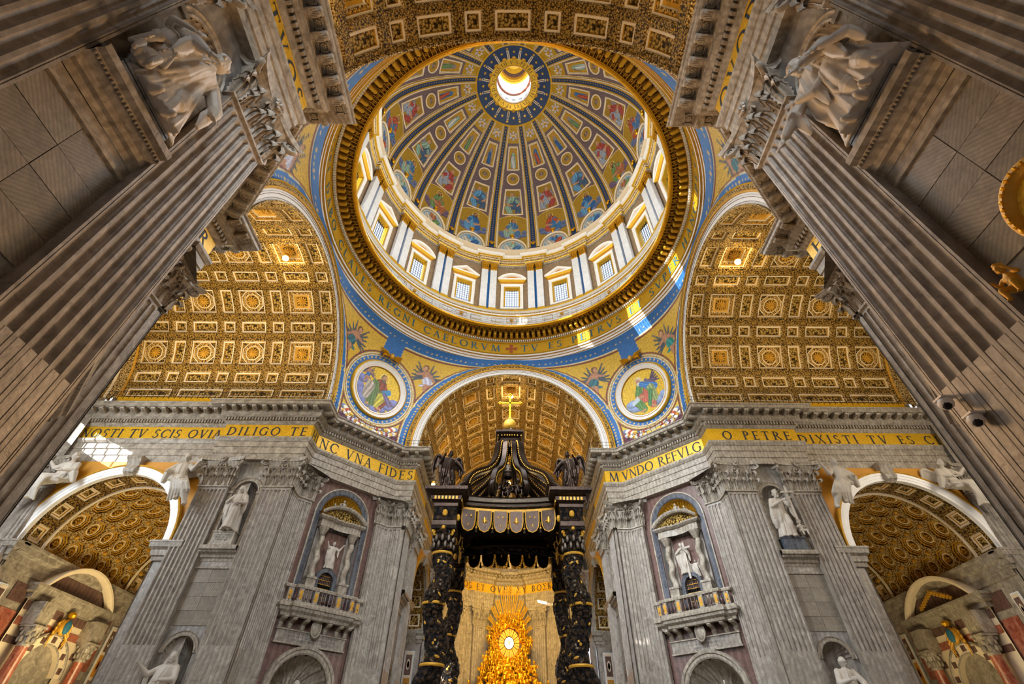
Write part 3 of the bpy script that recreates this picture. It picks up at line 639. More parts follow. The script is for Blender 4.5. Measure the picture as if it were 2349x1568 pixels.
# ------------------------------------------------------------ diagonal faces: relic balconies (local frame at the middle of the face, y=0 on the pilaster plane)
FIG_LATER = []
def diag_bay(k, label):
    c = rz((19.7, 19.7), k); rot = -PI/4 + k*PI/2
    w = thing(f'wall_pier_{["far_right","far_left","near_left","near_right"][k]}', f'recessed marble wall of the {QN[k]} crossing pier', None, (*c, 0), rot, kind='structure')
    hw = 4.35; mb = MB(); wall_with_arch(mb, -hw, hw, 0, 2.75, 24.6, 15.2, ZE, .7, 'brown_marble'); mb.done('wall_face', w, smooth=False)
    mb = MB(); wall_with_arch(mb, -hw, hw, 0, 2.9, 7.9, 0, 15.2, .7, 'brown_marble'); mb.done('wall_face', w, smooth=False)
    t = thing('relic_balcony', label, 'balcony', (*c, 0), rot)
    # niche behind
    mb = MB(); n = 20; P = [[(-2.75*math.cos(PI*i/n), .7 + 1.9*math.sin(PI*i/n), z) for z in (15.2, 24.6)] for i in range(n+1)]; mb.grid(P, 'wall_marble'); mb.done('niche_recess', t)
    mb = MB(); P = [[(-2.75*math.cos(PI*i/n)*math.sin(PI/2*j/8), .7 + 1.9*math.cos(PI/2*j/8), 24.6 + 2.75*math.sin(PI*i/n)*math.sin(PI/2*j/8)) for j in range(9)] for i in range(n+1)]; mb.grid(P, 'gold_matte'); mb.done('gilt_half_dome', t)
    mb = MB(); arch_ring(mb, 0, 24.6, [(2.75, 0), (2.75, .1), (2.9, .16), (3.35, .16), (3.42, .26), (3.55, .24), (3.6, 0)], y=.7, ms=['dark_marble', 'dark_marble', 'dark_marble', 'stone_trim', 'stone_trim', 'stone_trim'])
    for s in (-1, 1):
        mb.box((s*3.15, .62, 20), (.6, .2, 9.4), 'dark_marble'); mb.box((s*3.52, .58, 20), (.14, .3, 9.4), 'stone_trim')
    mb.done('arched_frame', t)
    # gilt rays
    mb = MB()
    for i in range(19):
        a = PI*(i+.5)/19; L0, L1 = .7, 2.3 + .2*(i % 2); y0, y1 = 2.3, 1.2
        p = [(L0*math.cos(a-.05), y0, 24.9 + L0*math.sin(a-.05)), (L1*math.cos(a-.03), y1, 24.9 + L1*math.sin(a-.03)), (L1*math.cos(a+.03), y1, 24.9 + L1*math.sin(a+.03)), (L0*math.cos(a+.05), y0, 24.9 + L0*math.sin(a+.05))]
        mb.add(p, [(0, 1, 2, 3)], 'gold')
    mb.done('gilt_rays', t, smooth=False)
    # aedicule: twisted columns, entablature, segmental pediment
    a = link('aedicule', None, t, (0, 0, 0))
    for s in (-1, 1):
        mb = MB(); P = []
        for i in range(41):
            z = 17.7 + 4.5*i/40; tw = i/40*2*PI*2.2; ox, oy = .11*math.cos(tw), .11*math.sin(tw); r = .36 - .06*i/40
            P.append([(s*1.9 + ox + r*math.cos(q*PI/6), .55 + oy + r*math.sin(q*PI/6), z) for q in range(12)])
        mb.grid(P, 'stone_trim', cv=True); mb.done('twisted_column', a)
        mb = MB(); mb.box((s*1.9, .6, 16.4), (1.05, 1.0, 2.4), 'stone_trim'); mb.box((s*1.9, .6, 17.55), (1.2, 1.15, .22), 'stone_trim'); mb.done('pedestal', a, smooth=False); mb = MB(); mb.lathe([(.3, 22.1), (.34, 22.3), (.5, 22.65), (.62, 22.9), (.66, 23.0), (0, 23.0)], (s*1.9, .55, 0), 12, 'stone_trim'); mb.done('capital', a, sharp=40)
        mb = MB(); mb.box((s*1.95, 1.3, 19.5), (1.0, .5, 7), 'stone'); mb.done('side_pier', a)
    mb = MB(); pth = [(-2.6, 1.3), (-2.6, .1), (-1.2, .1), (-.6, .35), (.6, .35), (1.2, .1), (2.6, .1), (2.6, 1.3)]
    mb.sweep(pth, [(0, 23.0), (0, 23.2), (-.05, 23.22), (-.05, 23.75), (.1, 23.8), (.35, 24.0), (.38, 24.15), (-.6, 24.2)], 'stone_trim'); mb.done('aedicule_entablature', a, sharp=30)
    mb = MB()
    for j, (r, o_) in enumerate(((3.9, 0),)):
        n = 20; z0 = 24.15 - 3.9*math.cos(.78) + .1
        prof = [(3.9, .9), (3.9, -.2), (4.05, -.35), (4.25, -.4), (4.3, .9)]
        P = [[(r_*math.sin(-.78 + 1.56*i/n), y_, z0 + r_*math.cos(-.78 + 1.56*i/n)) for r_, y_ in prof] for i in range(n+1)]; mb.grid(P, 'stone_trim')
        P = [[(3.9*math.sin(-.78 + 1.56*i/n), .35, z0 + 3.9*math.cos(-.78 + 1.56*i/n)), (3.9*math.sin(-.78 + 1.56*i/n), .35, 24.15)] for i in range(n+1)]; mb.grid(P, 'panel_gold')
    mb.done('segmental_pediment', a, sharp=30)
    mb = MB(); mb.add([(-1.45, 1.2, 17.4), (1.45, 1.2, 17.4), (1.45, 1.2, 23.0), (-1.45, 1.2, 23.0)], [(0, 1, 2, 3)], 'brown_marble' ); mb.done('relief_ground', a, smooth=False)
    # little door arch with grille
    mb = MB(); arch_ring(mb, 0, 17.7, [(.85, 0), (.85, .45), (1.25, .5), (1.3, 0)], 'dark_marble', 16, 1.15); mb.box((-1.07, .9, 16.6), (.42, .5, 2.2), 'dark_marble'); mb.box((1.07, .9, 16.6), (.42, .5, 2.2), 'dark_marble'); mb.done('door_arch', a)
    mb = MB()
    for i in range(9): mb.box((-.8 + .2*i, 1.1, 16.9), (.05, .05, 3.0), 'iron')
    for i in range(7): mb.box((0, 1.1, 15.7+.42*i), (1.7, .05, .06), 'gold_matte')
    mb.done('grille', a, smooth=False)
    # balcony slab, consoles, balustrade
    mb = MB(); bp = [(-4.1, .7), (-4.1, -.1), (-3.2, -.1), (-3.1, -.55), (3.1, -.55), (3.2, -.1), (4.1, -.1), (4.1, .7)]
    mb.sweep(bp, [(-.2, 13.55), (.05, 13.6), (.1, 13.85), (.4, 14.05), (.45, 14.3), (.6, 14.35), (.62, 14.6), (.5, 14.7), (-2, 14.7)], 'stone_trim'); mb.done('balcony_slab', t, sharp=30)
    mb = MB(); mb.sweep(bp, [(.22, 14.7), (.38, 14.72), (.38, 14.85), (.3, 14.9), (.2, 14.9)], 'stone_trim'); mb.sweep(bp, [(.1, 16.0), (.2, 16.0), (.42, 16.08), (.46, 16.3), (.4, 16.38), (.05, 16.38), (.05, 16.0)], 'stone_trim'); mb.done('handrail', t, sharp=30)
    for x, y, r, w_ in place_along(bp[1:-1], .28, .42):
        j = int(abs(x*3)) % 5
        o = link('baluster', BAL, t, (x, y, 0), r)
    for x, y, r in ((-3.9, -.3, 0), (-2.95, -.75, 0), (-1.3, -.8, 0), (1.3, -.8, 0), (2.95, -.75, 0), (3.9, -.3, 0)):
        link('rail_pier', RPI, t, (x, y, 0), 0)
    for x in (-3.6, -2.6, -1.25, 1.25, 2.6, 3.6): link('console', CONS, t, (x, .7, 0), 0)
    mb = MB(); mb.ball((0, .1, 13.0), (.55, .3, .75), 'stone_trim', 12); mb.tube([(0.5*math.cos(q*PI/8), -.05, 13.0+.8*math.sin(q*PI/8)) for q in range(16)], .09, 6, 'stone_trim', closed=True); mb.ball((0, -.1, 13.75), (.3, .3, .25), 'stone_trim', 8); mb.done('shield', t)
    # inscription plate and lower niche
    mb = MB(); mb.box((0, .6, 12.05), (7.5, .3, 1.05), 'stone'); mb.box((0, .55, 12.62), (7.7, .4, .12), 'stone_trim'); mb.box((0, .55, 11.48), (7.7, .4, .12), 'stone_trim'); mb.done('inscription_plate', t, smooth=False)
    RW = ['SALVATORIS IMAGINEM VERONICAE SVDARIO', 'EXCEPTAM VT LOCI MAIESTAS DECENTER', 'CVSTODIRET VRBANVS PONT MAX'] if k == 1 else ['PARTEM CRVCIS QVAM HELENA IMPERATRIX', 'E CALVARIO IN VRBEM ADVEXIT', 'VRBANVS PONT MAX']
    for i, r_ in enumerate(RW):
        r_ = r_.replace('Y', 'V'); o = inscription('lettering', r_, .17, lambda a_, b_, i=i: (a_, .43, 12.32 - .3*i + b_), t, 'ink', .22)
    n2 = thing('pier_niche', f'deep arched niche under the {QN[k]} balcony', 'niche', (*c, 0), rot)
    mb = MB(); n = 20; P = [[(-2.9*math.cos(PI*i/n), .7 + 2.4*math.sin(PI*i/n), z) for z in (0, 7.9)] for i in range(n+1)]; mb.grid(P, 'stone'); mb.done('niche_recess', n2)
    mb = MB(); P = []
    for i in range(41):
        row = []
        for j in range(9):
            e = PI/2*j/8; a_ = PI*i/40; f = 1 - .05*(i % 5 == 0); row.append((-2.9*f*math.cos(a_)*math.sin(e), .7 + 2.4*f*math.cos(e), 7.9 + 2.9*f*math.sin(a_)*math.sin(e)))
        P.append(row)
    mb.grid(P, 'stone_trim'); mb.done('niche_half_dome', n2, sharp=15)
    mb = MB(); arch_ring(mb, 0, 7.9, [(2.9, -.3), (2.9, .2), (3.05, .3), (3.3, .3), (3.35, .42), (3.6, .45), (3.65, 0)], y=.7)
    for s in (-1, 1): mb.box((s*3.28, .5, 4), (.75, .5, 8), 'stone_trim')
    mb.done('arched_frame', n2, sharp=30)
    for s in (-1, 1):
        mb = MB(); mb.tube([(s*1.35 + .62*math.cos(q*PI/10), 2.55 - .5*abs(math.sin(q*PI/10))*.3, 8.9+.75*math.sin(q*PI/10)) for q in range(20)], .09, 6, 'stone_trim', closed=True); mb.done('oval_frame', n2)
    return t
def mk_bal():
    mb = MB(); mb.lathe([(.1, 14.88), (.1, 14.98), (.06, 15.02), (.13, 15.25), (.12, 15.35), (.05, 15.65), (.09, 15.8), (.09, 16.02)], seg=8, m='brown_marble'); return mb.me('baluster')
BAL = mk_bal()
mb = MB(); mb.box((0, 0, 15.45), (.5, .3, 1.2), 'stone_trim'); mb.box((0, -.16, 15.45), (.3, .04, .8), 'gold_matte'); RPI = mb.me('rail_pier', False)
mb = MB(); prof = [(0.05, 12.7), (.25, 12.75), (.35, 12.95), (.3, 13.15), (.5, 13.3), (1.05, 13.35), (1.2, 13.5), (1.15, 13.62), (0, 13.62)]
P = [[(-.22, -p, z), (-.12, -p-.04, z-.03), (.12, -p-.04, z-.03), (.22, -p, z)] for p, z in prof]; mb.grid(P, 'stone_trim')
mb.add([(-.22, -p, z) for p, z in prof], [tuple(range(9))], 'stone_trim'); mb.add([(.22, -p, z) for p, z in prof], [tuple(range(9))[::-1]], 'stone_trim'); CONS = mb.me('console')
diag_bay(0, 'stone balcony with balusters and framed relief of the cross on the far right pier')
diag_bay(1, 'stone balcony with balusters and framed winged relief on the far left pier')
diag_bay(2, 'hidden stone balcony on the near left crossing pier')
diag_bay(3, 'hidden stone balcony on the near right crossing pier')
# ------------------------------------------------------------ crossing arches and coffered barrel vaults
VR, VZ = 13.1, 36.9
def band_mesh(prof, m, a0=-PI/2, a1=PI/2, seg=64, ms=None, down=0):
    """prof (radius, y) swept round the local y axis at height VZ"""
    mb = MB()
    for j in range(len(prof)-1):
        P = [[(r*math.sin(a0+(a1-a0)*i/seg), y, r*math.cos(a0+(a1-a0)*i/seg)) for r, y in prof[j:j+2]] for i in range(seg+1)]
        if down: P = [[(-r, y, -down) for r, y in prof[j:j+2]]] + P + [[(r, y, -down) for r, y in prof[j:j+2]]]
        mb.grid(P, ms[j] if ms else m, flip=True)
    return mb
def beads(parent, r, y, n, rad, m, a0=-PI/2, a1=PI/2, nm='beading', sc=(1, 1, 1)):
    mb = MB()
    for i in range(n):
        a = a0 + (a1-a0)*(i+.5)/n; mb.ball((r*math.sin(a), y, r*math.cos(a)), rad, m, 5)
    o = mb.done(nm, parent); o['kind'] = 'stuff'; return o
VD = ['right transept', 'choir', 'left transept', 'nave']            # local +y of arm k points to: k=0 +x, 1 +y, 2 -x, 3 -y
ARM_ROT = [-PI/2, 0, PI/2, PI]
for k in range(4):
    t = thing('crossing_arch', ['great white moulded arch of the crossing opening to the right transept', 'white moulded arch of the crossing over the bronze canopy', 'great white moulded arch of the crossing opening to the left transept', 'brown edge arch of the crossing in front of the dome, near side'][k], 'arch', (0, 0, VZ), ARM_ROT[k])
    Y = 23.75
    w = [(13.08, Y+.03), (13.1, Y+.01), (13.35, Y), (13.38, Y-.07), (13.75, Y-.1), (13.8, Y-.17), (14.2, Y-.2)]
    band_mesh(w, 'white_stucco', down=1.25).done('archivolt', t, sharp=25)
    band_mesh([(14.2, Y-.2), (14.22, Y-.35), (14.45, Y-.38), (14.5, Y-.3), (14.95, Y-.3), (15.0, Y-.42), (15.12, Y-.4), (15.15, Y+.4)], 'border_gold', ms=['gold_matte', 'gold_matte', 'gold_matte', 'border_gold', 'gold_flat', 'gold_flat', 'gold_flat'], down=1.25).done('gilt_border', t, sharp=30)
    beads(t, 13.37, Y-.03, 300, .05, 'rib_gold'); beads(t, 13.78, Y-.14, 300, .05, 'rib_gold')
# coffer cells: rectangle in (angle, y), mapped on the cylinder
def cellmap(a, y, d): r = VR + d; return (r*math.sin(a), y, r*math.cos(a))
def subgrid(mb, rect, d, m, na=4, ny=2, rect2=None, d2=None):
    """patch or sloping frame between rect and rect2 (rect = a0, a1, y0, y1)"""
    if rect2 is None:
        a0, a1, y0, y1 = rect; mb.grid([[cellmap(a0+(a1-a0)*i/na, y0+(y1-y0)*j/ny, d) for j in range(ny+1)] for i in range(na+1)], m, flip=True); return
    def ring(r, dd):
        a0, a1, y0, y1 = r; q = []
        for i in range(na): q.append((a0+(a1-a0)*i/na, y0))
        for j in range(ny): q.append((a1, y0+(y1-y0)*j/ny))
        for i in range(na): q.append((a1+(a0-a1)*i/na, y1))
        for j in range(ny): q.append((a0, y1+(y0-y1)*j/ny))
        return [cellmap(a, y, dd) for a, y in q]
    A_, B_ = ring(rect, d), ring(rect2, d2); mb.grid([[p, q] for p, q in zip(A_, B_)], m, cu=True)
def inset(r, m): a0, a1, y0, y1 = r; return (a0 + m/VR, a1 - m/VR, y0 + m, y1 - m)
def rosette_mesh(r, m='gold_matte', n=12):
    mb = MB()
    for q, (rr, ln) in enumerate(((r, .42), (r*.55, .3))):
        for i in range(n if q == 0 else 8):
            a = 2*PI*i/(n if q == 0 else 8); e = Matrix.Rotation(a, 3, 'Y'); mb.ball((rr*.6*math.sin(a), -.06-.08*q, rr*.6*math.cos(a)), (r*.15, .07, rr*.42), m, 6, rot=e)
    mb.ball((0, -.2, 0), r*.2, m, 8); return mb.me('rosette')
ROS = rosette_mesh(.72)
def coffer_mesh(kind, ha, hy, ca, cy, full=True):
    """half extents of the opening (ha rad, hy m), of the whole cell (ca, cy)"""
    mb = MB(); C = (-ca, ca, -cy, cy); O = (-ha, ha, -hy, hy); na = 5 if ca > .12 else 3; ny = 3 if cy > 1.5 else 2
    O1 = inset(O, -.10)
    mid = (-(ha+ca)/2 - .01, (ha+ca)/2 + .01, -(hy+cy)/2 - .12, (hy+cy)/2 + .12)
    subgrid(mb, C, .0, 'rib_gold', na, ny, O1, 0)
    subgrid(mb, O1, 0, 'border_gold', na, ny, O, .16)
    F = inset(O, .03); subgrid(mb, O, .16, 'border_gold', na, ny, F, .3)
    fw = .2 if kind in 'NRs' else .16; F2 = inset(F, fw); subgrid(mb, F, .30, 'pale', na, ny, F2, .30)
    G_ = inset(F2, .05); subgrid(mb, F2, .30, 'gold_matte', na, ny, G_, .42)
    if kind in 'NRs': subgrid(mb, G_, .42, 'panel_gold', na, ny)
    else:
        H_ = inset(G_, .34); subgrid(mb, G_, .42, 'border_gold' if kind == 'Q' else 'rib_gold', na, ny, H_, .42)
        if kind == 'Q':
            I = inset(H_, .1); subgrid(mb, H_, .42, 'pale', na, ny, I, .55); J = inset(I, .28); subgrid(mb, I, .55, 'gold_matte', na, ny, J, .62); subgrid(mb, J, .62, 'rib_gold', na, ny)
        else:
            def og(R0, d0, R1, d1, m):
                q = []
                for R, d in ((R0, d0), (R1, d1)): q.append([cellmap(R*math.cos(i*PI/4 + PI/8)/VR, R*math.sin(i*PI/4 + PI/8), d) for i in range(8)])
                mb.grid([[a, b] for a, b in zip(*q)], m, cu=True)
            subgrid(mb, H_, .42, 'border_gold', na, ny)
            og(1.52, .38, 1.40, .36, 'pale'); og(1.40, .36, 1.02, .40, 'border_gold'); og(1.02, .40, .92, .36, 'pale'); og(.92, .36, .82, .41, 'gold_matte')
            mb.add([cellmap(.82*math.cos(i*PI/4+PI/8)/VR, .82*math.sin(i*PI/4+PI/8), .405) for i in range(8)], [tuple(range(8))], 'rib_gold')
    if kind in 'QO':                         # gold studs round the frame
        n = 16; rr = 1.2
        for i in range(n):
            a = 2*PI*(i+.5)/n
            if kind == 'O': p = (rr*math.cos(a)/VR, rr*math.sin(a))
            else:
                c, s_ = math.cos(a), math.sin(a); f = 1.33/max(abs(c), abs(s_)); p = (f*c/VR*.86, f*s_)
            x, y, z = cellmap(p[0], p[1], .36); mb.ball((x, y, z), .12, 'gold_matte', 6)
    return mb.me('coffer', True, 25)
D_ = R_
CM = {'Q': coffer_mesh('Q', D_(6.8), 1.67, D_(9.3), 2.085), 'O': coffer_mesh('O', D_(6.8), 1.67, D_(9.3), 2.085), 'N': coffer_mesh('N', D_(6.8), .8, D_(9.3), 1.215),
      'R': coffer_mesh('R', D_(3.2), 1.67, D_(5.7), 2.085), 's': coffer_mesh('s', D_(3.2), .8, D_(5.7), 1.215), 'F': coffer_mesh('R', D_(2.6), 2.9, D_(4.0), 3.3)}
def roundel():
    mb = MB(); mb.tube([(.2*math.cos(i*PI/5), .2*math.sin(i*PI/5), 0) for i in range(10)], .05, 5, 'border_gold', closed=True); mb.ball((0, 0, 0), .09, 'gold_matte', 6); return mb.me('roundel')
RND = roundel()
def vault(k, cols, label, y_end, name, rows=None):
    t = thing(name, label, None, (0, 0, VZ), ARM_ROT[k], kind='structure')
    for y, kd in cols:
        big = kd in 'QO'
        for b in range(-2, 3):
            a = D_(30*b); c = link('coffer', CM['N'] if not big else CM[kd], t, (0, y, 0)); c.rotation_euler = (0, a, 0)
            if big:
                r = link('rosette', ROS, c, (0, 0, VR + (.58 if kd == 'Q' else .4))); r.rotation_euler = (PI/2, 0, 0)
        for b in (-75, -45, -15, 15, 45, 75):
            c = link('coffer', CM['R'] if big else CM['s'], t, (0, y, 0)); c.rotation_euler = (0, D_(b), 0)
        for b in range(-6, 6):
            for dy in (-(2.085 if big else 1.215),):
                a = D_(15*b + 7.5 + (1.8 if b % 2 else -1.8)); r = link('roundel', RND, t, (VR*math.sin(a)*.998, y + dy, VR*math.cos(a)*.998)); r.rotation_euler = (0, a, 0)
    y0 = cols[0][0] - 1.215; y = y0
    while y < y_end - 1:
        for s in (-1, 1):
            c = link('frieze_panel', CM['F'], t, (0, y + 3.3, 0)); c.rotation_euler = (0, s*D_(84.7), 0)
        y += 6.6
    mb = MB()
    for s in (-1, 1):                                 # tiled gold skirting and stilt above the cornice
        mb.add([(s*VR*math.sin(D_(88.7)), y0-.4, VR*math.cos(D_(88.7))), (s*VR, y_end, .3), (s*VR, y_end, -1.3), (s*VR, y0-.4, -1.3)], [(0, 1, 2, 3)], 'gold_mosaic')
        mb.add([(s*VR, y0-.4, .3), (s*VR, y_end, .3), (s*VR, y_end, -1.3), (s*VR, y0-.4, -1.3)], [(0, 1, 2, 3)], 'gold_mosaic')
    mb.done('gold_skirting', t, smooth=False)
    band_mesh([(VR, y0+.02), (VR-.15, y0-.1), (VR-.15, y0-.25), (VR+.02, y0-.3)], 'border_gold').done('edge_moulding', t, sharp=30)
    # closing transverse rib
    band_mesh([(VR, y_end-.1), (VR-.25, y_end), (VR-.25, y_end+1.4), (VR, y_end+1.5), (VR+.6, y_end+1.5)], 'rib_gold', ms=['gold_matte', 'border_gold', 'gold_matte', 'gold_matte']).done('transverse_rib', t, sharp=30)
    # shell behind the coffers keeps daylight out
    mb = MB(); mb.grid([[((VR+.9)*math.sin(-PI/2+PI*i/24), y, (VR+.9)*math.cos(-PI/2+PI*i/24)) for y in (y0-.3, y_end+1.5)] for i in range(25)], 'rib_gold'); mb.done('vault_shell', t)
    return t
COLS = [(25.0, 'N'), (28.3, 'Q'), (31.6, 'N'), (34.9, 'O'), (38.2, 'N'), (41.5, 'O'), (44.8, 'N'), (48.1, 'O')]
vr = vault(0, COLS, 'gilded coffered barrel vault of the right transept', 50.2, 'ceiling_right_transept')
vault(1, COLS, 'gilded coffered barrel vault behind the bronze canopy', 50.2, 'ceiling_choir')
vault(2, COLS, 'gilded coffered barrel vault of the left transept', 50.2, 'ceiling_left_transept')
vault(3, COLS[:4], 'gilded coffered nave vault across the top of the photo', 37, 'ceiling_nave')
# far ends: choir second bay and apse, transept half domes
def half_dome(k, y0, label, nm, m='border_gold'):
    t = thing(nm, label, None, (0, 0, VZ), ARM_ROT[k], kind='structure')
    mb = MB(); n, h = 36, 14; P = []
    for i in range(n+1):
        a = PI*i/n; P.append([(-VR*math.cos(a)*math.cos(PI/2*j/h), y0 + VR*math.sin(a)*math.cos(PI/2*j/h), VR*math.sin(PI/2*j/h)) for j in range(h+1)])
    mb.grid(P, 'panel_gold'); mb.done('half_dome', t)
    for i in range(7):
        a = PI*i/6; mb = MB(); mb.tube([(-(VR-.1)*math.cos(a)*math.cos(PI/2*j/h), y0 + (VR-.1)*math.sin(a)*math.cos(PI/2*j/h), (VR-.1)*math.sin(PI/2*j/h)) for j in range(h+1)], .4, 6, 'pale', flat=.4); mb.done('half_dome_rib', t)
    mb = MB(); Pf = lambda i, z: (-(VR+.05)*math.cos(PI*i/n), y0 + (VR+.05)*math.sin(PI*i/n), z)
    mb.grid([[Pf(i, z) for z in (-VZ, 34.3-VZ)] for i in range(n+1)], 'stone')
    for i0, i1 in (((0, 20), (25, n)) if k == 2 else ((0, n),)): mb.grid([[Pf(i, z) for z in (34.3-VZ, .1)] for i in range(i0, i1+1)], 'stone')
    mb.done('curved_wall', t)
    if k == 2:  # unseen opening added on the sun's path to light the left cornice
        w_ = thing('window_17', 'added glazed opening in the left transept end, letting sun onto the left cornice', None, (0, 0, VZ), ARM_ROT[k], kind='structure')
        mb = MB(); mb.grid([[Pf(i, z) for z in (34.3-VZ, .1)] for i in range(20, 26)], 'glass'); mb.done('pane', w_)
        for i in range(20, 26): mb = MB(); mb.tube([Pf(i, 34.3-VZ), Pf(i, .1)], .06, 5, 'iron'); mb.done('glazing_bar', w_)
    return t
half_dome(1, 63.6, 'curved apse wall and gilded half dome behind the golden glory', 'wall_apse')
half_dome(0, 51.7, 'curved end wall and half dome of the right transept', 'wall_transept_right_end')
half_dome(2, 51.7, 'curved end wall and half dome of the left transept', 'wall_transept_left_end')
mb = MB(); mb.grid([[((VR)*math.sin(-PI/2+PI*i/24), y, VZ + VR*math.cos(-PI/2+PI*i/24)) for y in (51.7, 63.7)] for i in range(25)], 'panel_gold', flip=True); tag(mb.done('ceiling_sanctuary'), 'plain gilded vault bay before the apse', kind='structure')
# apse pilasters and entablature
APL = []
n = 9; ap = [(13.15*math.cos(PI*i/24), 63.6 + 13.15*math.sin(PI*i/24)) for i in range(25)]
ae = thing('trim_5', 'curved apse entablature with gold Latin and Greek inscription above the glory', None, kind='structure')
apath = [(13.15*math.cos(a), 63.6 + 13.15*math.sin(a)) for a in [PI*i/32 for i in range(33)]]
brk = []
for i, a in enumerate([PI*i/64 for i in range(65)]):
    dg = math.degrees(a); r = 12.35 if (50 < dg < 74 or 106 < dg < 130 or 14 < dg < 40 or 140 < dg < 166) else 13.1
    brk.append((r*math.cos(a), 63.6 + r*math.sin(a)))
brk = [(13.15, 52)] + brk + [(-13.15, 52)]
for nm, pr, m in (('architrave', ARC, 'stone_trim'), ('frieze', FRZ, 'gold_mosaic'), ('cornice', CO1, 'stone_trim')):
    mb = MB(); mb.sweep(brk, pr, m, side=-1); mb.done(nm, ae, sharp=25)
for i in range(40):
    a = PI*(i+.5)/40; link('modillion', MOD, ae, (12.1*math.cos(a), 63.6+12.1*math.sin(a), 0), a - PI/2)
def apse_txt(t, a0, sp=.3, r=12.28, h=1.2, z=31.75):
    q, w = text_quads(t, h, sp); mb = MB()
    for p in q:
        mb.add([(r*math.cos(a0 - x/r), 63.6 + r*math.sin(a0 - x/r), z+y) for x, y in p], [tuple(range(len(p)))], 'ink')
    mb.done('inscription', ae, smooth=False)
apse_txt('OS ET OVES', R_(142)); apse_txt('sY BOsKEIs', R_(83), .28)
for dg in (32, 62, 118, 148):
    a = R_(dg); x, y = 12.4*math.cos(a), 63.6+12.4*math.sin(a); sd = 'right' if dg < 90 else 'left'
    o = copy_tree(pil0); o.location = (x, y, 0); o.rotation_euler = (0, 0, a - PI/2); o['label'] = f'golden lit fluted pilaster {"beside the glory" if 50 < dg < 130 else "at the outer edge of the apse"}, {sd} of it'
# ------------------------------------------------------------ pendentives with painted mosaics
def dmid(z): return math.sqrt(28.13**2 - (z-39.9)**2)
def pend(u, z):
    """u in -1..1 across, z height -> (s, d) in the diagonal frame (s along the face, d distance from the axis)"""
    dz = z - VZ; xe = math.sqrt(max(0, 15.1**2 - dz*dz)) if dz < 15.1 else 0
    xe = min(xe, 15.1); a = (23.75 - xe)/math.sqrt(2); c = (23.75 + xe)/math.sqrt(2); m = max(dmid(z), c + .02); hgt = m - c
    Rr = (a*a + hgt*hgt)/(2*hgt); th = math.asin(min(1, a/Rr)) * u if Rr > a else u*PI/2
    return Rr*math.sin(th), m - Rr + Rr*math.cos(th)
def pend_s(s, z):
    """inverse: point on the surface at offset s"""
    lo, hi = -1, 1
    for _ in range(30):
        mid = (lo+hi)/2
        if pend(mid, z)[0] < s: lo = mid
        else: hi = mid
    return pend((lo+hi)/2, z)
class Paint:
    def __init__(s, X, Y, base): s.X, s.Y = X, Y; s.C = np.zeros(X.shape + (3,)); s.C[:] = srgb(base)
    def put(s, m, col, tone=None):
        c = np.array(srgb(col)); c = c * (tone[..., None] if tone is not None else 1) * np.ones(s.X.shape + (1,)); s.C = np.where(m[..., None], c, s.C)
    def ell(s, x, y, rx, ry, col, rot=0, shade=.35):
        c, q = math.cos(rot), math.sin(rot); dx, dy = s.X-x, s.Y-y; u = (dx*c+dy*q)/rx; v = (-dx*q+dy*c)/ry; d = u*u+v*v
        s.put(d < 1, col, 1 + shade*(v*.5 - .5*d + .3)); 
    def ring(s, x, y, r0, r1, col, tone=None):
        d = np.hypot(s.X-x, s.Y-y); s.put((d >= r0) & (d < r1), col, tone)
    def cap(s, x0, y0, x1, y1, r0, r1, col, folds=0, shade=.45):
        dx, dy = x1-x0, y1-y0; L2 = dx*dx+dy*dy; t = np.clip(((s.X-x0)*dx+(s.Y-y0)*dy)/L2, 0, 1); r = r0+(r1-r0)*t
        nx, ny = -dy/math.sqrt(L2), dx/math.sqrt(L2); q = ((s.X-x0)*nx+(s.Y-y0)*ny)/r; d = np.hypot(s.X-x0-t*dx, s.Y-y0-t*dy)
        tone = 1 + shade*(.35 - abs(q)**2*.9) + (folds and .38*np.sin(q*folds + t*3))
        s.put(d < r, col, np.clip(tone, .2, 1.9))
    def poly(s, pts, col, tone=None):
        m = np.zeros(s.X.shape, bool); n = len(pts)
        for i in range(n):
            x0, y0 = pts[i]; x1, y1 = pts[(i+1) % n]
            if y0 == y1: continue
            cr = ((s.Y >= min(y0, y1)) & (s.Y < max(y0, y1))) & (s.X < (x1-x0)*(s.Y-y0)/(y1-y0)+x0); m ^= cr
        s.put(m, col, tone)
    def star(s, x, y, r, col='#e9c65a'):
        dx, dy = s.X-x, s.Y-y; a = np.arctan2(dy, dx); s.put(np.hypot(dx, dy) < r*(.55+.45*np.cos(4*a)**2), col)
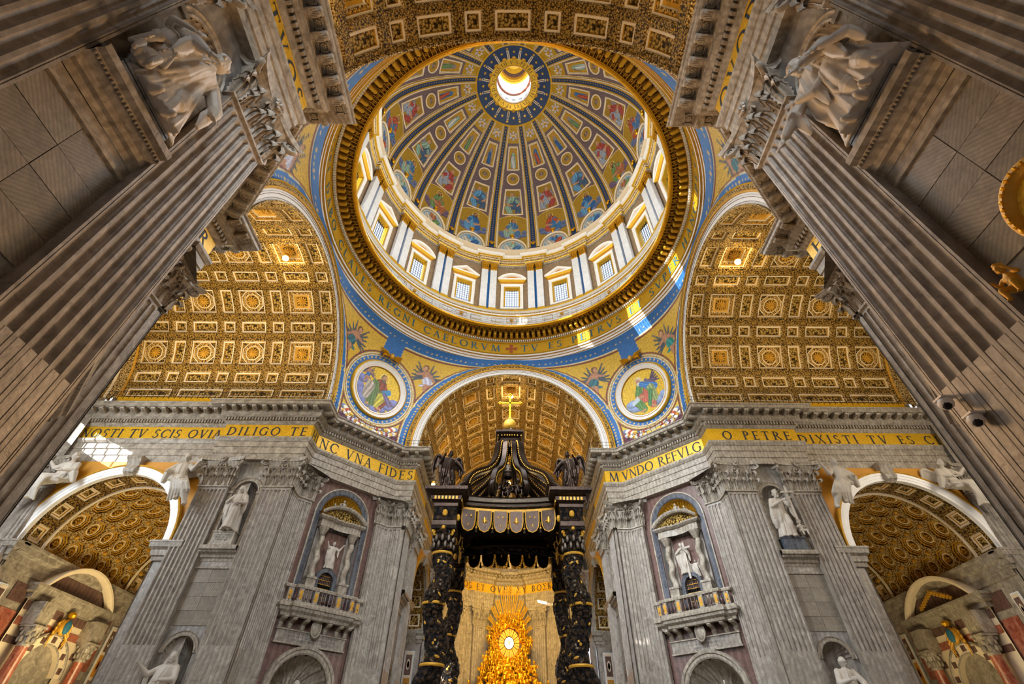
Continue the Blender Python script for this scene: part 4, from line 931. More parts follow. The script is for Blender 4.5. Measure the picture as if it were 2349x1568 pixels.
def saint(p, x, y, h, robe, cloak, flip=1, skin='#c9936c', hair='#8b7a68', beard=True, folds=9, wing=None, halo=True):
    """seated figure about h tall, centred on x, feet at y"""
    f = lambda a, b: (x + flip*a*h, y + b*h)
    if wing: 
        for s_ in (-1, 1):
            for i in range(5): p.cap(*f(.12*s_, .62), *f((.3+.06*i)*s_, .85-.12*i), .05*h, .025*h, wing, 4)
    if halo: X, Y = f(.04, .87); p.ring(X, Y, .125*h, .14*h, '#f7e08a')
    p.cap(*f(.0, .66), *f(-.02, .36), .17*h, .2*h, robe, folds)
    p.cap(*f(-.1, .34), *f(-.24, .3), .15*h, .13*h, cloak, folds); p.cap(*f(-.26, .3), *f(-.2, .04), .12*h, .11*h, cloak, folds)
    p.cap(*f(.08, .34), *f(.2, .24), .15*h, .13*h, cloak, folds); p.cap(*f(.2, .24), *f(.08, .0), .12*h, .1*h, robe, folds)
    p.cap(*f(-.14, .64), *f(-.05, .3), .09*h, .13*h, cloak, folds+3)
    p.cap(*f(.14, .6), *f(.2, .42), .07*h, .055*h, robe, 6); p.cap(*f(.2, .42), *f(.06, .38), .05*h, .035*h, skin); p.ell(*f(.03, .38), .05*h, .035*h, skin)
    p.cap(*f(-.15, .6), *f(-.27, .45), .07*h, .05*h, robe, 6); p.cap(*f(-.27, .45), *f(-.18, .36), .045*h, .035*h, skin)
    p.cap(*f(-.2, .0), *f(-.27, -.03), .04*h, .03*h, skin); p.cap(*f(.08, -.02), *f(.16, -.04), .04*h, .03*h, skin)
    p.ell(*f(.03, .88), .085*h, .1*h, hair); p.ell(*f(.045, .86), .07*h, .085*h, skin)
    if beard: p.ell(*f(.05, .79), .055*h, .06*h, hair, shade=.6)
    for s_ in (-1, 1): p.ell(*f(.045 + .03*s_, .87), .012*h, .008*h, '#3a2a20')
    p.cap(*f(.045, .865), *f(.05, .84), .008*h, .012*h, '#a06b4a')
def angel(p, x, y, h, cloth, flip=1, wing='#4a5560', lean=.25):
    f = lambda a, b: (x + flip*(a + lean*b)*h, y + b*h)
    for s_ in (-1, 1):
        for i in range(6): p.cap(*f(.05*s_, .6), *f(s_*(.22+.07*i), .98-.13*i), .04*h, .02*h, wing, 4)
    p.cap(*f(0, .7), *f(0, .45), .11*h, .1*h, '#b98563'); p.cap(*f(0, .48), *f(-.05, .3), .13*h, .12*h, cloth, 7); p.cap(*f(.05, .35), *f(.22, .3), .06*h, .03*h, cloth, 5)
    p.cap(*f(-.06, .32), *f(-.1, .0), .07*h, .04*h, '#b98563'); p.cap(*f(.05, .32), *f(.12, .08), .07*h, .04*h, '#b98563')
    p.cap(*f(.1, .68), *f(.27, .62), .045*h, .03*h, '#b98563'); p.cap(*f(-.1, .68), *f(-.2, .52), .045*h, .03*h, '#b98563')
    p.ell(*f(0, .86), .09*h, .1*h, '#6e4a30'); p.ell(*f(.02, .84), .065*h, .08*h, '#c99772')
def clouds(p, pts, r, col='#8f93b8'):
    for i, (x, y) in enumerate(pts): p.ell(x, y, r*(1+.3*math.sin(i*2.3)), r*.75, col, shade=.8)
MZ, MR = 43.7, 4.05       # medallion centre height, outer radius of its frame
def pend_paint(X, Y, U, k):
    p = Paint(X, Y, '#2470bb'); cz = MZ
    # X = offset along the face, Y = height along the surface
    d = np.hypot(X, Y-cz)
    edge = 1 - np.abs(U)
    A_ = {'xe': None}
    # field triangles: above the medallion (two angels) and below (garlands)
    half = AW(Y)                                            # half width of the surface at this height
    inner = (half - np.abs(X)) > 1.15
    top = Y < 51.9
    fld = inner & top & (d > 5.4) & ((np.abs(X) > 1.6) | (Y < cz))
    def bandm(w): return ((half - np.abs(X)) > 1.15 + w) & (Y < 51.9 - w) & (d > 5.5 + w)
    if k >= 0:
        for w, c in ((0, '#e9ddb4'), (.14, '#caa23a'), (.26, '#7b3d30'), (.5, '#e3c14a')):
            m = bandm(w) & fld; p.put(m, c)
        lowm = bandm(.5) & fld & (Y < cz)
        fieldm = bandm(.5) & fld & (Y > cz)
        save = p.C.copy()
        q = Paint(X, Y, '#e0b52e'); q.C *= (1 + .15*np.sin(X*31)*np.sin(Y*37))[..., None]
        angel(q, -7.6, 45.3, 5.4, '#2f6d7a', 1, lean=.3); angel(q, 7.6, 45.3, 5.4, '#2b8d86' if k == 0 else '#c8c8e0', -1, lean=.35)
        # garlands, draped ribbons and a tiara over the cornice
        q2 = Paint(X, Y, '#ecd23c' if k == 0 else '#e4c838')
        for s_ in (-1, 1):
            q2.poly([(s_*.9, 35.7), (s_*6.4, 35.7), (s_*6.9, 39.8), (s_*6.0, 40.1), (s_*5.2, 39.2), (s_*3.2, 38.3), (s_*1.2, 37.9)], '#5b1f3e'); q2.cap(s_*5.8, 36.8, s_*6.2, 40.0, .38, .28, '#c2642c', 6)
            for i in range(13):
                t = i/12; x_ = s_*(5.3 - 4.4*t); y_ = 39.1 - 1.2*math.sin(t*PI/2) + .12*math.sin(i*5); q2.ell(x_, y_, .42, .34, ['#f4efe6', '#e8b22c', '#f2d75a', '#6b7fae', '#fff6d8', '#b8451f'][i % 6], shade=1.0)
                q2.ell(x_ + .15, y_ - .72, .36, .3, ['#e8b22c', '#f4efe6', '#8d2f3a', '#d6d8ea', '#e9a62a', '#ffffff'][(i+k) % 6], shade=1.0)
        for i, (w_, z_) in enumerate(((.8, 37.2), (.75, 37.65), (.6, 38.05), (.4, 38.4))): q2.ell(0, z_, w_, .3, '#e9c24a' if i % 2 == 0 else '#e6e3d2', shade=.9)
        p.C = np.where(fieldm[..., None], q.C, p.C); p.C = np.where(lowm[..., None], q2.C, p.C)
    # star studs in the blue band
    sx = []
    for i in range(44):
        a = 2*PI*i/44; p_ = (4.95*math.sin(a), cz + 4.95*math.cos(a)); p.star(p_[0], p_[1], .17)
    for i in range(30):
        z_ = 36.6 + i*.5
        hw = float(AW(np.array([z_]))[0]) - .5
        for s_ in (-1, 1): p.star(s_*hw, z_, .16)
    for i in range(-24, 25): p.star(i*.75, 52.5, .15)
    for s_ in (-1, 1):
        for q_ in range(5): p.star(s_*(5.3+.4*q_), cz - .3 + .35*(q_ % 2), .15)
    # frames round the medallion
    p.ring(0, cz, 5.2, 5.32, '#f2ead0'); p.ring(0, cz, 5.32, 5.5, '#b08d3a')
    p.ring(0, cz, 0, 4.6, '#e3c46a')
    m = d < 3.55; r = Paint(X, Y, '#f0c62a'); r.C *= (1 + .28*np.sign(np.sin(X*14 + np.floor(Y*7) % 2 * 1.6))*(np.abs(np.sin(Y*22)) > .6)*.6)[..., None]
    if k == 0:
        clouds(r, [(-2.6, cz-1.6), (-1.7, cz-2.0), (-.9, cz-2.3), (1.2, cz-2.4), (2.0, cz-2.2), (2.8, cz-1.7), (-2.2, cz-1.1)], .8, '#8fa6cf')
        for i in range(5): r.cap(1.5, cz+1.3, 2.4+.12*i, cz+2.6-.45*i, .22, .12, '#5a4a60', 5)
        r.cap(1.9, cz+1.0, .9, cz+1.5, .42, .26, '#6a5870', 6); r.ell(.8, cz+1.75, .28, .24, '#74627c')
        saint(r, -.2, cz-2.6, 5.3, '#5f8f4a', '#c7684f', -1, hair='#ddd5c8'); r.cap(.0, cz+1.4, 1.8, cz+.2, .45, .6, '#3f7fc4', 8); r.cap(1.2, cz+.2, 1.5, cz-1.6, .65, .5, '#9aa96a', 8); r.cap(1.0, cz-.2, .4, cz-2.2, .4, .3, '#4f8a52', 6); r.poly([(-2.3, cz-.9), (-1.2, cz-.2), (-.9, cz-.9), (-2.2, cz-1.5)], '#cfe0ec')
    else:
        clouds(r, [(-3.0, cz-.6), (-2.9, cz+.6), (-2.6, cz-1.4), (-2.0, cz-2.2), (-1.1, cz-2.7), (1.4, cz-2.6), (2.4, cz-1.9), (3.0, cz-1.0), (.2, cz-3.1)], .85, '#7d84bb')
        angel(r, -2.2, cz+.3, 2.7, '#3f6fb0', 1, '#6a5a6a', 0)
        saint(r, .3, cz-2.6, 5.5, '#8a4630', '#6f8340', 1, hair='#6f604f'); r.cap(-.7, cz+1.0, -.3, cz-2.0, .5, .75, '#5f7a44', 10); r.cap(-1.3, cz+.2, -1.6, cz-1.5, .75, .6, '#b3a79a', 7); r.cap(.9, cz-.9, .4, cz-2.4, .7, .4, '#c2b83e', 6); r.poly([(.7, cz+.2), (1.9, cz+.9), (2.3, cz+.2), (1.2, cz-.6)], '#3f8fc4'); r.cap(1.2, cz-.2, 2.4, cz-1.4, .3, .5, '#75688f', 6)
    p.C = np.where(m[..., None], r.C, p.C); p.ring(0, cz, 3.5, 3.6, '#6a5626')
    p.C *= (1 + .12*RNG.rand(*X.shape) - .06)[..., None]
    return np.clip(p.C, 0, 1)
_zz = np.linspace(35.6, 54, 300); _ww = np.array([pend(1, z)[0] for z in _zz])
def AW(Y): return np.interp(Y, _zz, _ww)
def pendentive(k, label, nu, nz):
    c = rz((1, 1), k); rot = -PI/4 + k*PI/2
    t = thing('pendentive', label, 'pendentive', (0, 0, 0), rot, 'mosaic pendentives under the dome ring')
    zs = np.linspace(35.6, 53.4, nz); us = np.linspace(-1, 1, nu); V = np.zeros((nu, nz, 3)); X = np.zeros((nu, nz)); Y = np.zeros((nu, nz)); U = np.zeros((nu, nz))
    for j, z in enumerate(zs):
        for i, u in enumerate(us):
            s, d = pend(u, z); V[i, j] = (s, d, z); X[i, j] = s; Y[i, j] = z; U[i, j] = u
    # in the local frame of rot (-pi/4): +y points to (1,1) direction
    Cc = pend_paint(X, Y, U, k if k < 2 else 0 if k == 3 else 1)
    idx = np.arange(nu*nz).reshape(nu, nz); F = np.stack([idx[:-1, :-1], idx[1:, :-1], idx[1:, 1:], idx[:-1, 1:]], -1).reshape(-1, 4).tolist()
    me = mesh_from('mosaic', V.reshape(-1, 3), F, ['picture'], smooth=True, sharp=0, cols=Cc.reshape(-1, 3)); link('mosaic', me, t)
    # real frame rings round the medallion
    for nm, pr, ms in (('medallion_frame', [(3.55, .0), (3.6, .22), (3.8, .3), (3.85, .2), (4.1, .28), (4.35, .42), (4.5, .3), (4.62, .02)], ['gold_flat', 'white_stucco', 'gold_flat', 'white_stucco', 'white_stucco', 'gold_flat', 'gold_flat']),):
        mb = MB(); n = 64
        for j in range(len(pr)-1):
            P = []
            for i in range(n):
                a = 2*PI*i/n; row = []
                for r, o_ in pr[j:j+2]:
                    z = MZ + r*math.cos(a); s, d = pend_s(r*math.sin(a), z); row.append((s*(1 - o_/28), d - o_, z - o_*.3))
                P.append(row)
            mb.grid(P, ms[j], cu=True)
        mb.done(nm, t, sharp=30)
    # winged cherub head over the medallion
    s, d = pend_s(0, 49.0); ch = MB(); ch.ball((0, d-.8, 49.1), (.42, .4, .5), 'gold_matte', 10)
    for s_ in (-1, 1):
        for i in range(6): ch.tube([(s_*.3, d-.6, 49.0), (s_*(.9+.1*i), d-.75, 49.5-.15*i), (s_*(2.0-.12*i), d-.5, 50.0-.36*i)], [.2, .24, .06], 6, 'gold', flat=.5)
    o = ch.done('cherub_head', t); o['label'] = 'gilt winged cherub head'
    return t
pendentive(0, 'mosaic pendentive with bearded evangelist and eagle, far right', 190, 210)
pendentive(1, 'mosaic pendentive with evangelist in green cloak and angel, far left', 190, 210)
pendentive(2, 'near left mosaic pendentive, only a blue and gold corner showing', 90, 110)
pendentive(3, 'near right mosaic pendentive, only a blue and gold corner showing', 90, 110)
# ------------------------------------------------------------ ring cornice, drum and dome
ring = thing('ring_cornice', 'gilded ring cornice under the dome with blue inscription on gold', 'cornice', (0, 0, 0))
def rlathe(nm, prof, m=None, ms=None, parent=ring, seg=160, sharp=25):
    mb = MB(); mb.lathe(prof[::-1], seg=seg, m=m or 'stone', ms=ms[::-1] if ms else None); return mb.done(nm, parent, sharp=sharp)
rlathe('ring_moulding', [(26.5, 53.2), (24.9, 53.22), (24.65, 53.6), (24.5, 53.62), (24.45, 54.0), (24.3, 54.03), (24.25, 54.4), (24.0, 54.42), (23.95, 54.7), (23.8, 54.75), (24.0, 55.05)], ms=['white_stucco', 'white_stucco', 'gold_matte', 'white_stucco', 'gold_matte', 'white_stucco', 'gold_matte', 'white_stucco', 'gold_flat', 'gold_flat'])
rlathe('inscription_band', [(24.05, 55.05), (24.05, 57.3)], 'gold_mosaic')
rlathe('bead_moulding', [(24.05, 57.3), (23.9, 57.35), (23.85, 57.5), (23.6, 57.75), (23.55, 57.95), (23.45, 58.0), (23.4, 58.85)], ms=['gold_flat', 'gold_flat', 'border_gold', 'gold_matte', 'gold_matte', 'rib_gold'])
rlathe('soffit', [(23.4, 58.85), (21.75, 58.95), (21.7, 58.7), (21.5, 58.68)], ms=['rib_gold', 'gold_matte', 'gold_flat'])
mb = MB(); P = []
for i in range(160):
    a = 2*PI*i/160; P.append([((21.45 + .33*math.cos(q*PI/5))*math.sin(a), (21.45 + .33*math.cos(q*PI/5))*math.cos(a), 58.95 + .33*math.sin(q*PI/5)) for q in range(10)])
mb.grid(P, 'gold', cu=True, cv=True); mb.done('gilt_torus', ring)
rlathe('upper_step', [(21.4, 59.25), (22.0, 59.3), (22.2, 59.7), (22.6, 59.8), (22.8, 60.4), (23.3, 60.5), (23.35, 61.6)], ms=['white_stucco', 'white_stucco', 'gold_flat', 'white_stucco', 'gold_flat', 'white_marble'])
mb = MB()
for i in range(420):
    a = 2*PI*i/420; mb.box((23.6*math.sin(a), 23.6*math.cos(a), 57.55), (.19, .3, .3), 'white_stucco', -a)
mb.done('dentils', ring, smooth=False)['kind'] = 'stuff'
mb = MB(); mb.box((0, 0, 58.42), (.5, 1.0, .8), 'gold_matte'); mb.ball((0, -.45, 58.2), (.24, .2, .3), 'gold_flat', 6); mb.box((0, -.1, 58.0), (.34, .7, .1), 'gold_flat'); RMOD = mb.me('modillion', True, 40)
mb = MB(); mb.box((-.24, -.0, 58.82), (.1, .75, .14), 'gold_matte'); mb.box((.24, 0, 58.82), (.1, .75, .14), 'gold_matte')
for i in range(6): mb.ball((.1*math.cos(i*PI/3), .12*math.sin(i*PI/3), 58.84), (.08, .08, .06), 'gold_matte', 5)
RSOF = mb.me('soffit_coffer', True, 40)
for i in range(150):
    a = 2*PI*i/150; link('modillion', RMOD, ring, (23.0*math.sin(a), 23.0*math.cos(a), 0), -a)
    link('soffit_coffer', RSOF, ring, (22.1*math.sin(a + PI/150), 22.1*math.cos(a + PI/150), 0), -a - PI/150)
txt = 'TV ES PETRVS ET SVPER HANC PETRAM AEDIFICABO ECCLESIAM MEAM ET TIBI DABO CLAVES REGNI CAELORVM'
h = 1.5; Wd = 352 * PI/180 * 24.0 / h; sp = .16; nat = text_w(txt, sp)
sp += (Wd - nat) / len(txt)
q, w = text_quads(txt, h, sp); mb = MB()
for p in q:
    mb.add([(23.98*math.sin(R_(4) + x/24.0), 23.98*math.cos(R_(4) + x/24.0), 55.42 + y) for x, y in p], [tuple(range(len(p)))], 'ink_blue')
mb.done('inscription', ring, smooth=False)['label'] = 'blue Latin lettering round the ring'
mb = MB()
def crp(x, y): return (23.96*math.sin(x/24), 23.96*math.cos(x/24), 56.15 + y)
for s in range(4):
    c, s_ = math.cos(s*PI/2), math.sin(s*PI/2)
    f = lambda x, y: crp(x*c - y*s_, (x*s_ + y*c))
    mb.add([f(-.12, 0), f(.12, 0), f(.28, .75), f(0, 1.0), f(-.28, .75)], [(0, 1, 2, 3, 4)], 'red_cross')
    mb.add([f(-.42, .72), f(0, .6), f(.42, .72), f(.3, .88), f(-.3, .88)], [(0, 1, 2, 3, 4)], 'red_cross')
mb.done('cross_emblem', ring, smooth=False)['label'] = 'red cross flory between the words'
# railing on the ring
mb = MB()
for z in (60.6, 61.0, 61.5): mb.tube([(22.2*math.sin(2*PI*i/120), 22.2*math.cos(2*PI*i/120), z) for i in range(120)], .02, 4, 'iron', closed=True)
for i in range(96): a = 2*PI*i/96; mb.box((22.2*math.sin(a), 22.2*math.cos(a), 60.7), (.03, .03, 1.7), 'iron')
mb.done('railing', ring, smooth=False)['kind'] = 'stuff'
# drum
drum = thing('wall_drum', 'drum wall of white marble pilasters and ochre panels with sixteen windows', None, kind='structure')
ZW0, ZW1 = 66.9, 72.9
bayw = PI/8
mb = MB()
def cyl(mb, a0, a1, z0, z1, r, m, n=6): mb.grid([[(r*math.sin(a0+(a1-a0)*i/n), r*math.cos(a0+(a1-a0)*i/n), z) for z in (z0, z1)] for i in range(n+1)], m)
wa = 1.62/24.3
for k in range(16):
    c = k*bayw
    cyl(mb, c + wa, c + bayw - wa, 61.6, 84, 24.3, 'drum_stone'); cyl(mb, c - wa, c + wa, 61.6, ZW0, 24.3, 'drum_stone', 3); cyl(mb, c - wa, c + wa, ZW1, 84, 24.3, 'drum_stone', 3)
mb.done('drum_face', drum, smooth=False)
rlathe('parapet', [(23.35, 61.6), (23.4, 61.7), (23.6, 61.75), (23.6, 63.6), (23.3, 63.7), (23.25, 63.95), (23.5, 64.0), (23.55, 64.6), (23.2, 64.8), (23.15, 65.1), (24.3, 65.15)], ms=['gold_flat', 'white_marble', 'white_marble', 'gold_flat', 'white_stucco', 'white_stucco', 'border_gold', 'white_stucco', 'gold_flat', 'gold_flat'], parent=drum)
mb = MB()
for k in range(16):
    c = k*bayw
    for dx in (-.115, 0, .115):
        a = c + dx; x, y = 23.55*math.sin(a), 23.55*math.cos(a)
        P = [(23.57*math.sin(a + e*.04), 23.57*math.cos(a + e*.04), z) for e, z in ((-1, 62.2), (1, 62.2), (1, 63.2), (-1, 63.2))]; mb.tube(P, .05, 4, 'gold_flat', closed=True)
    mb.ball((23.5*math.sin(c), 23.5*math.cos(c), 62.7), .35, 'gold_matte', 8)
mb.done('parapet_ornament', drum)['kind'] = 'stuff'
def bay_local(): pass
# window surround (local frame: centre on the drum wall, outward = local -y toward the axis; origin at the axis of the dome)
RW = 24.3
def window(k, seg):
    t = thing(f'window_{k+1}', None, None, (RW*math.sin(k*bayw), RW*math.cos(k*bayw), 0), -k*bayw, kind='structure')
    for nm, me in (WP['seg'] if seg else WP['tri']): 
        o = link(nm, me, t)
    return t
def wparts(seg):
    L_ = []
    hw = 1.55
    mb = MB()
    for s in (-1, 1): mb.box((s*(hw-.12), .3, 69.9), (.24, .9, 6.0), 'gold_flat')
    mb.box((0, .3, ZW1-.12), (2*hw, .9, .24), 'gold_flat'); mb.box((0, .35, ZW0+.1), (2*hw, 1.0, .2), 'blue'); L_.append(('window_frame', mb.me('wf', False)))
    mb = MB(); mb.add([(-1.4, .55, ZW0), (1.4, .55, ZW0), (1.4, .55, ZW1), (-1.4, .55, ZW1)], [(0, 1, 2, 3)], 'glass'); L_.append(('pane', mb.me('pane', False)))
    for i in range(5): 
        mb = MB(); mb.box((-.95 + .475*i, .5, 69.9), (.07, .07, 5.8), 'iron'); L_.append(('glazing_bar', mb.me('gb', False)))
    mb = MB()
    for i in range(9): mb.box((0, .5, 67.4 + .6*i), (2.8, .04, .035), 'iron')
    L_.append(('crossbars', mb.me('cb', False)))
    mb = MB(); o_ = [(hw, 0), (hw+.05, .28), (hw+.4, .32), (hw+.45, .42), (hw+.62, .4), (hw+.62, 0)]
    for (a, p), (b, q_) in zip(o_[:-1], o_[1:]):
        A_ = [(-a, -p, ZW0-(a-hw)), (a, -p, ZW0-(a-hw)), (a, -p, ZW1+(a-hw)), (-a, -p, ZW1+(a-hw))]; B_ = [(-b, -q_, ZW0-(b-hw)), (b, -q_, ZW0-(b-hw)), (b, -q_, ZW1+(b-hw)), (-b, -q_, ZW1+(b-hw))]
        mb.grid([[x, y] for x, y in zip(A_, B_)], 'white_stucco', cu=True, flip=True)
    L_.append(('surround', mb.me('sr', False)))
    mb = MB(); mb.sweep([(-2.3, 0), (-2.3, -.25), (2.3, -.25), (2.3, 0)], [(-.1, 73.6), (.05, 73.65), (.1, 74.2), (.5, 74.5), (.55, 74.85), (-.2, 74.9)], ms=['white_stucco', 'ochre', 'gold_flat', 'white_stucco', 'white_stucco']); L_.append(('lintel', mb.me('li', True, 25)))
    n = 14; P = []
    R0 = (2.8**2 + 1.5**2)/(2*1.5); zc = 74.9 + 1.5 - R0; th = math.asin(2.8/R0)
    for i in range(n+1):
        if seg: a = -th + 2*th*i/n; x, z = R0*math.sin(a), zc + R0*math.cos(a)
        else: x = -2.8 + 5.6*i/n; z = 74.9 + 1.6*(1 - abs(x)/2.8)
        P.append([(x*.86, .1, z - .42), (x*.86, -.55, z-.42), (x*.9, -.75, z-.36), (x, -.85, z-.12), (x, -.85, z), (x, .1, z)])
    mb = MB(); mb.grid(P, 'white_stucco'); mb.grid([[(p[0][0], -.25, p[0][2]), (p[0][0], -.25, 74.85)] for p in P], 'ochre'); L_.append(('pediment', mb.me('pd', True, 25)))
    return L_
WP = {'seg': wparts(True), 'tri': wparts(False)}
for k in range(16): window(k, k % 2 == 0)
def drum_pilaster_parts():
    L_ = []; mb = MB(); mb.box((0, -.25, 70.9), (1.28, .7, 11.5), 'white_marble'); L_.append(('shaft', mb.me('s', False)))
    mb = MB(); mb.box((0, -.28, 65.3), (1.5, .8, .5), 'gold_flat'); L_.append(('base', mb.me('b', False)))
    mb = MB(); mb.box((0, -.3, 77.6), (1.2, .7, 1.9), 'gold_matte')
    for j in range(2):
        for i in range(4): mb.ball((-.54+.36*i, -.72-.1*j, 77.0+.75*j), (.17, .16, .36), 'gold', 6)
    for s in (-1, 1): mb.ball((s*.65, -.75, 78.3), (.22, .25, .25), 'gold', 8)
    mb.box((0, -.4, 78.7), (1.6, 1.0, .25), 'gold_matte'); L_.append(('capital', mb.me('c', True, 40))); return L_
DP = drum_pilaster_parts(); ORD = 'first second third fourth fifth sixth seventh eighth ninth tenth eleventh twelfth thirteenth fourteenth fifteenth sixteenth'.split()
for k in range(16):
    for s in (-1, 1):
        a = k*bayw + bayw/2 + s*R_(2.15)
        t = thing('drum_pilaster', f"white drum pilaster, {'first' if s < 0 else 'second'} of the {ORD[k]} pair counterclockwise from the far middle window", 'pilaster', (23.9*math.sin(a), 23.9*math.cos(a), 0), -a, 'paired pilasters of the drum')
        for nm, me in DP: link(nm, me, t)
    a = k*bayw + bayw/2; mb = MB() if k == 0 else mb
    if k == 0: mb.box((0, -.1, 71), (.5, .2, 12), 'blue'); BST = mb.me('blue_strip', False)
    link('blue_strip', BST, drum, (24.2*math.sin(a), 24.2*math.cos(a), 0), -a)
# drum entablature broken forward over the pairs
pth = []
for k in range(16):
    c = k*bayw + bayw/2
    for da, r in ((-R_(4.6), 24.0), (-R_(4.6), 23.35), (0, 23.35*.999), (R_(4.6), 23.35), (R_(4.6), 24.0), (bayw/2, 24.0)): pth.append((r*math.sin(c+da), r*math.cos(c+da)))
mb = MB(); mb.sweep(pth, [(-.5, 78.8), (0, 78.85), (0, 79.1), (.06, 79.12), (.06, 79.4), (.2, 79.5), (.02, 79.55), (.02, 80.35), (.2, 80.4), (.3, 80.7), (.35, 80.75), (.7, 80.85), (.75, 81.1), (.75, 81.15), (1.0, 81.2), (1.05, 81.6), (-.4, 81.75), (-.45, 82.6), (-.2, 82.7), (-.15, 83.0), (-.5, 83.1), (-.6, 83.7), (-1.2, 83.8)],
    ms=['stone_trim', 'stone_trim', 'pale', 'stone_trim', 'gold_flat', 'stone_trim', 'border_gold', 'pale', 'border_gold', 'pale', 'gold_flat', 'pale', 'stone_trim', 'white_stucco', 'white_stucco', 'white_stucco', 'stone_trim', 'pale', 'pale', 'gold_matte', 'pale', 'pale'], closed=True, side=1)
tag(mb.done('drum_cornice', None, sharp=25), 'stepped cream cornice between the dome windows and the painted dome', 'cornice')
# dome
DC, DR, DZ = -8.55, 31.55, 83.8
def dp(az, e, off=0): r = DC + (DR-off)*math.cos(e); return (r*math.sin(az), r*math.cos(az), DZ + (DR-off)*math.sin(e))
dome = thing('ceiling_dome', 'painted dome with sixteen blue ribs and tiers of mosaic saints', None, kind='structure')
def hwid(e): r = DC + DR*np.cos(e); return r*math.tan(bayw/2) - (1.12 - .5*(e/R_(58)))
def web_paint(X, E, v):
    """X metres across, E degrees of arc"""
    Y = np.radians(E)*DR; p = Paint(X, Y, '#77646a'); H = hwid(np.radians(E)); m_ = lambda d: d*PI/180*DR
    edge = H - np.abs(X)
    p.C *= (1 + .18*np.sin(X*9)*np.sin(Y*7))[..., None]
    pal = [('#b2543c', '#3f74a8'), ('#4a77a8', '#8fb0a0'), ('#6c8f5c', '#a8684a'), ('#2f62a0', '#5f9ac8')][v]
    def rectp(e0, e1, w0, w1, bgc, fig):
        y0, y1 = m_(e0), m_(e1); t = (Y-y0)/(y1-y0); w = w0 + (w1-w0)*t; ins = (Y > y0) & (Y < y1) & (np.abs(X) < w)
        for g_, c in ((.0, '#c49a3a'), (.14, '#efe4c4'), (.28, '#a9762a'), (.4, bgc)): p.put((Y > y0+g_) & (Y < y1-g_) & (np.abs(X) < w-g_), c)
        q = Paint(X, Y, bgc); fig(q, (y0+.45), (y1-y0-.9)); mm = (Y > y0+.4) & (Y < y1-.4) & (np.abs(X) < w-.4); p.C = np.where(mm[..., None], q.C, p.C)
    # lower field with seated figure
    y0, y1 = m_(0), m_(18.8); low = (Y < y1) & (edge > .25)
    q = Paint(X, Y, '#b08b2c'); clouds(q, [(-2.2, m_(8.2)), (-1.3, m_(7.6)), (1.5, m_(7.6)), (2.4, m_(8.2)), (-2.6, m_(9.8)), (2.6, m_(10))], .75, '#5f6f9a' if v != 2 else '#6a5a78')
    saint(q, 0, m_(7.4), 5.6, pal[0], pal[1], 1 if v % 2 else -1, beard=v != 1, hair='#5d4634' if v else '#7a5a40'); clouds(q, [(-.9, m_(7.0)), (.7, m_(6.9)), (0, m_(6.6))], .6, '#7d86ac')
    arch = ((Y-y1+.9)/.9)**2*1.0; p.C = np.where(((Y < y1 - .2*X*X*.6) & (edge > .25))[..., None], q.C, p.C)
    e_ = (Y > y1 - .2*X*X*.6 - .0) & (Y < y1 - .2*X*X*.6 + .22) & (edge > .2); p.put(e_, '#e2c070')
    d = np.hypot(X/1.0, (Y-m_(-.6))/1.25); 
    for r0, c in ((3.15, '#d8cdb2'), (2.95, '#a59a88'), (2.55, '#e6ddc6'), (2.4, '#7fa6c4')): p.put(d < r0, c)
    q = Paint(X, Y, '#8fb0cc'); q.cap(0, m_(3.4), .2, m_(.6), .8, 1.3, pal[1], 7); q.cap(-1.2, m_(1.6), -.6, m_(.2), .7, .8, '#c9c2b4', 6); q.cap(1.2, m_(1.6), .8, m_(.2), .6, .8, pal[0], 6); q.ell(.1, m_(4.3), .36, .42, '#c9996f'); p.C = np.where((d < 2.3)[..., None], q.C, p.C)
    rectp(19.6, 31.6, 2.35, 1.75, '#a8862a', lambda q, y, hh: (saint(q, 0, y-.1, hh, pal[1] if v % 2 else '#a84a44', '#46607e' if v % 2 else '#98a4b8', -1 if v % 2 else 1, beard=False, wing='#8f8a94', halo=False)))
    mc = m_(36.3); d = np.hypot(X, Y-mc)
    for r0, c in ((1.72, '#6a5a60'), (1.5, '#c49a3a'), (1.36, '#f2e8cc'), (1.22, '#a9762a'), (1.1, '#b8932e')): p.put(d < r0, c)
    q = Paint(X, Y, '#b8932e'); angel(q, 0, mc-.75, 1.5, '#5f7f98', 1, '#55606e', 0); p.C = np.where((d < 1.1)[..., None], q.C, p.C)
    rectp(40.2, 49.9, 1.45, 1.05, '#c8981e', lambda q, y, hh: (q.cap(0, y+hh*.72, .05, y+hh*.1, .42, .62, pal[1] if v < 2 else '#8f8a8c', 8), q.cap(-.15, y+hh*.55, .1, y+hh*.05, .3, .4, '#cfd4d8' if v == 1 else pal[0], 6), q.ell(0, y+hh*.86, .25, .3, '#b88a66'), q.cap(-.4, y+hh*.7, -.7, y+hh*.35, .16, .12, '#8a7a6c')))
    y0, y1 = m_(51.2), m_(57.8); p.put((Y > y0) & (edge > .18) & (Y < y1), '#c49a24'); sc_ = m_(54.2)
    for i in range(6): a = i*PI/3 + .5; p.cap(.1*math.cos(a), sc_+.1*math.sin(a), .75*math.cos(a), sc_+.75*math.sin(a), .2, .26, '#c9c3cc', 5)
    p.ell(0, sc_, .34, .38, '#d9a53a'); p.ell(0, sc_, .2, .24, '#b07a3c')
    for g_, c in ((.0, '#d9b24a'), (.07, '#efe6c8'), (.16, '#8a6a34'), (.22, None)):
        if c: p.put((edge < .3-g_) , c)
    p.C *= (1 + .14*RNG.rand(*X.shape) - .07)[..., None]; return np.clip(p.C, 0, 1)
NU, NE = 64, 210; WEBS = []
es = np.linspace(R_(-.2), R_(58.1), NE); us = np.linspace(-1, 1, NU)
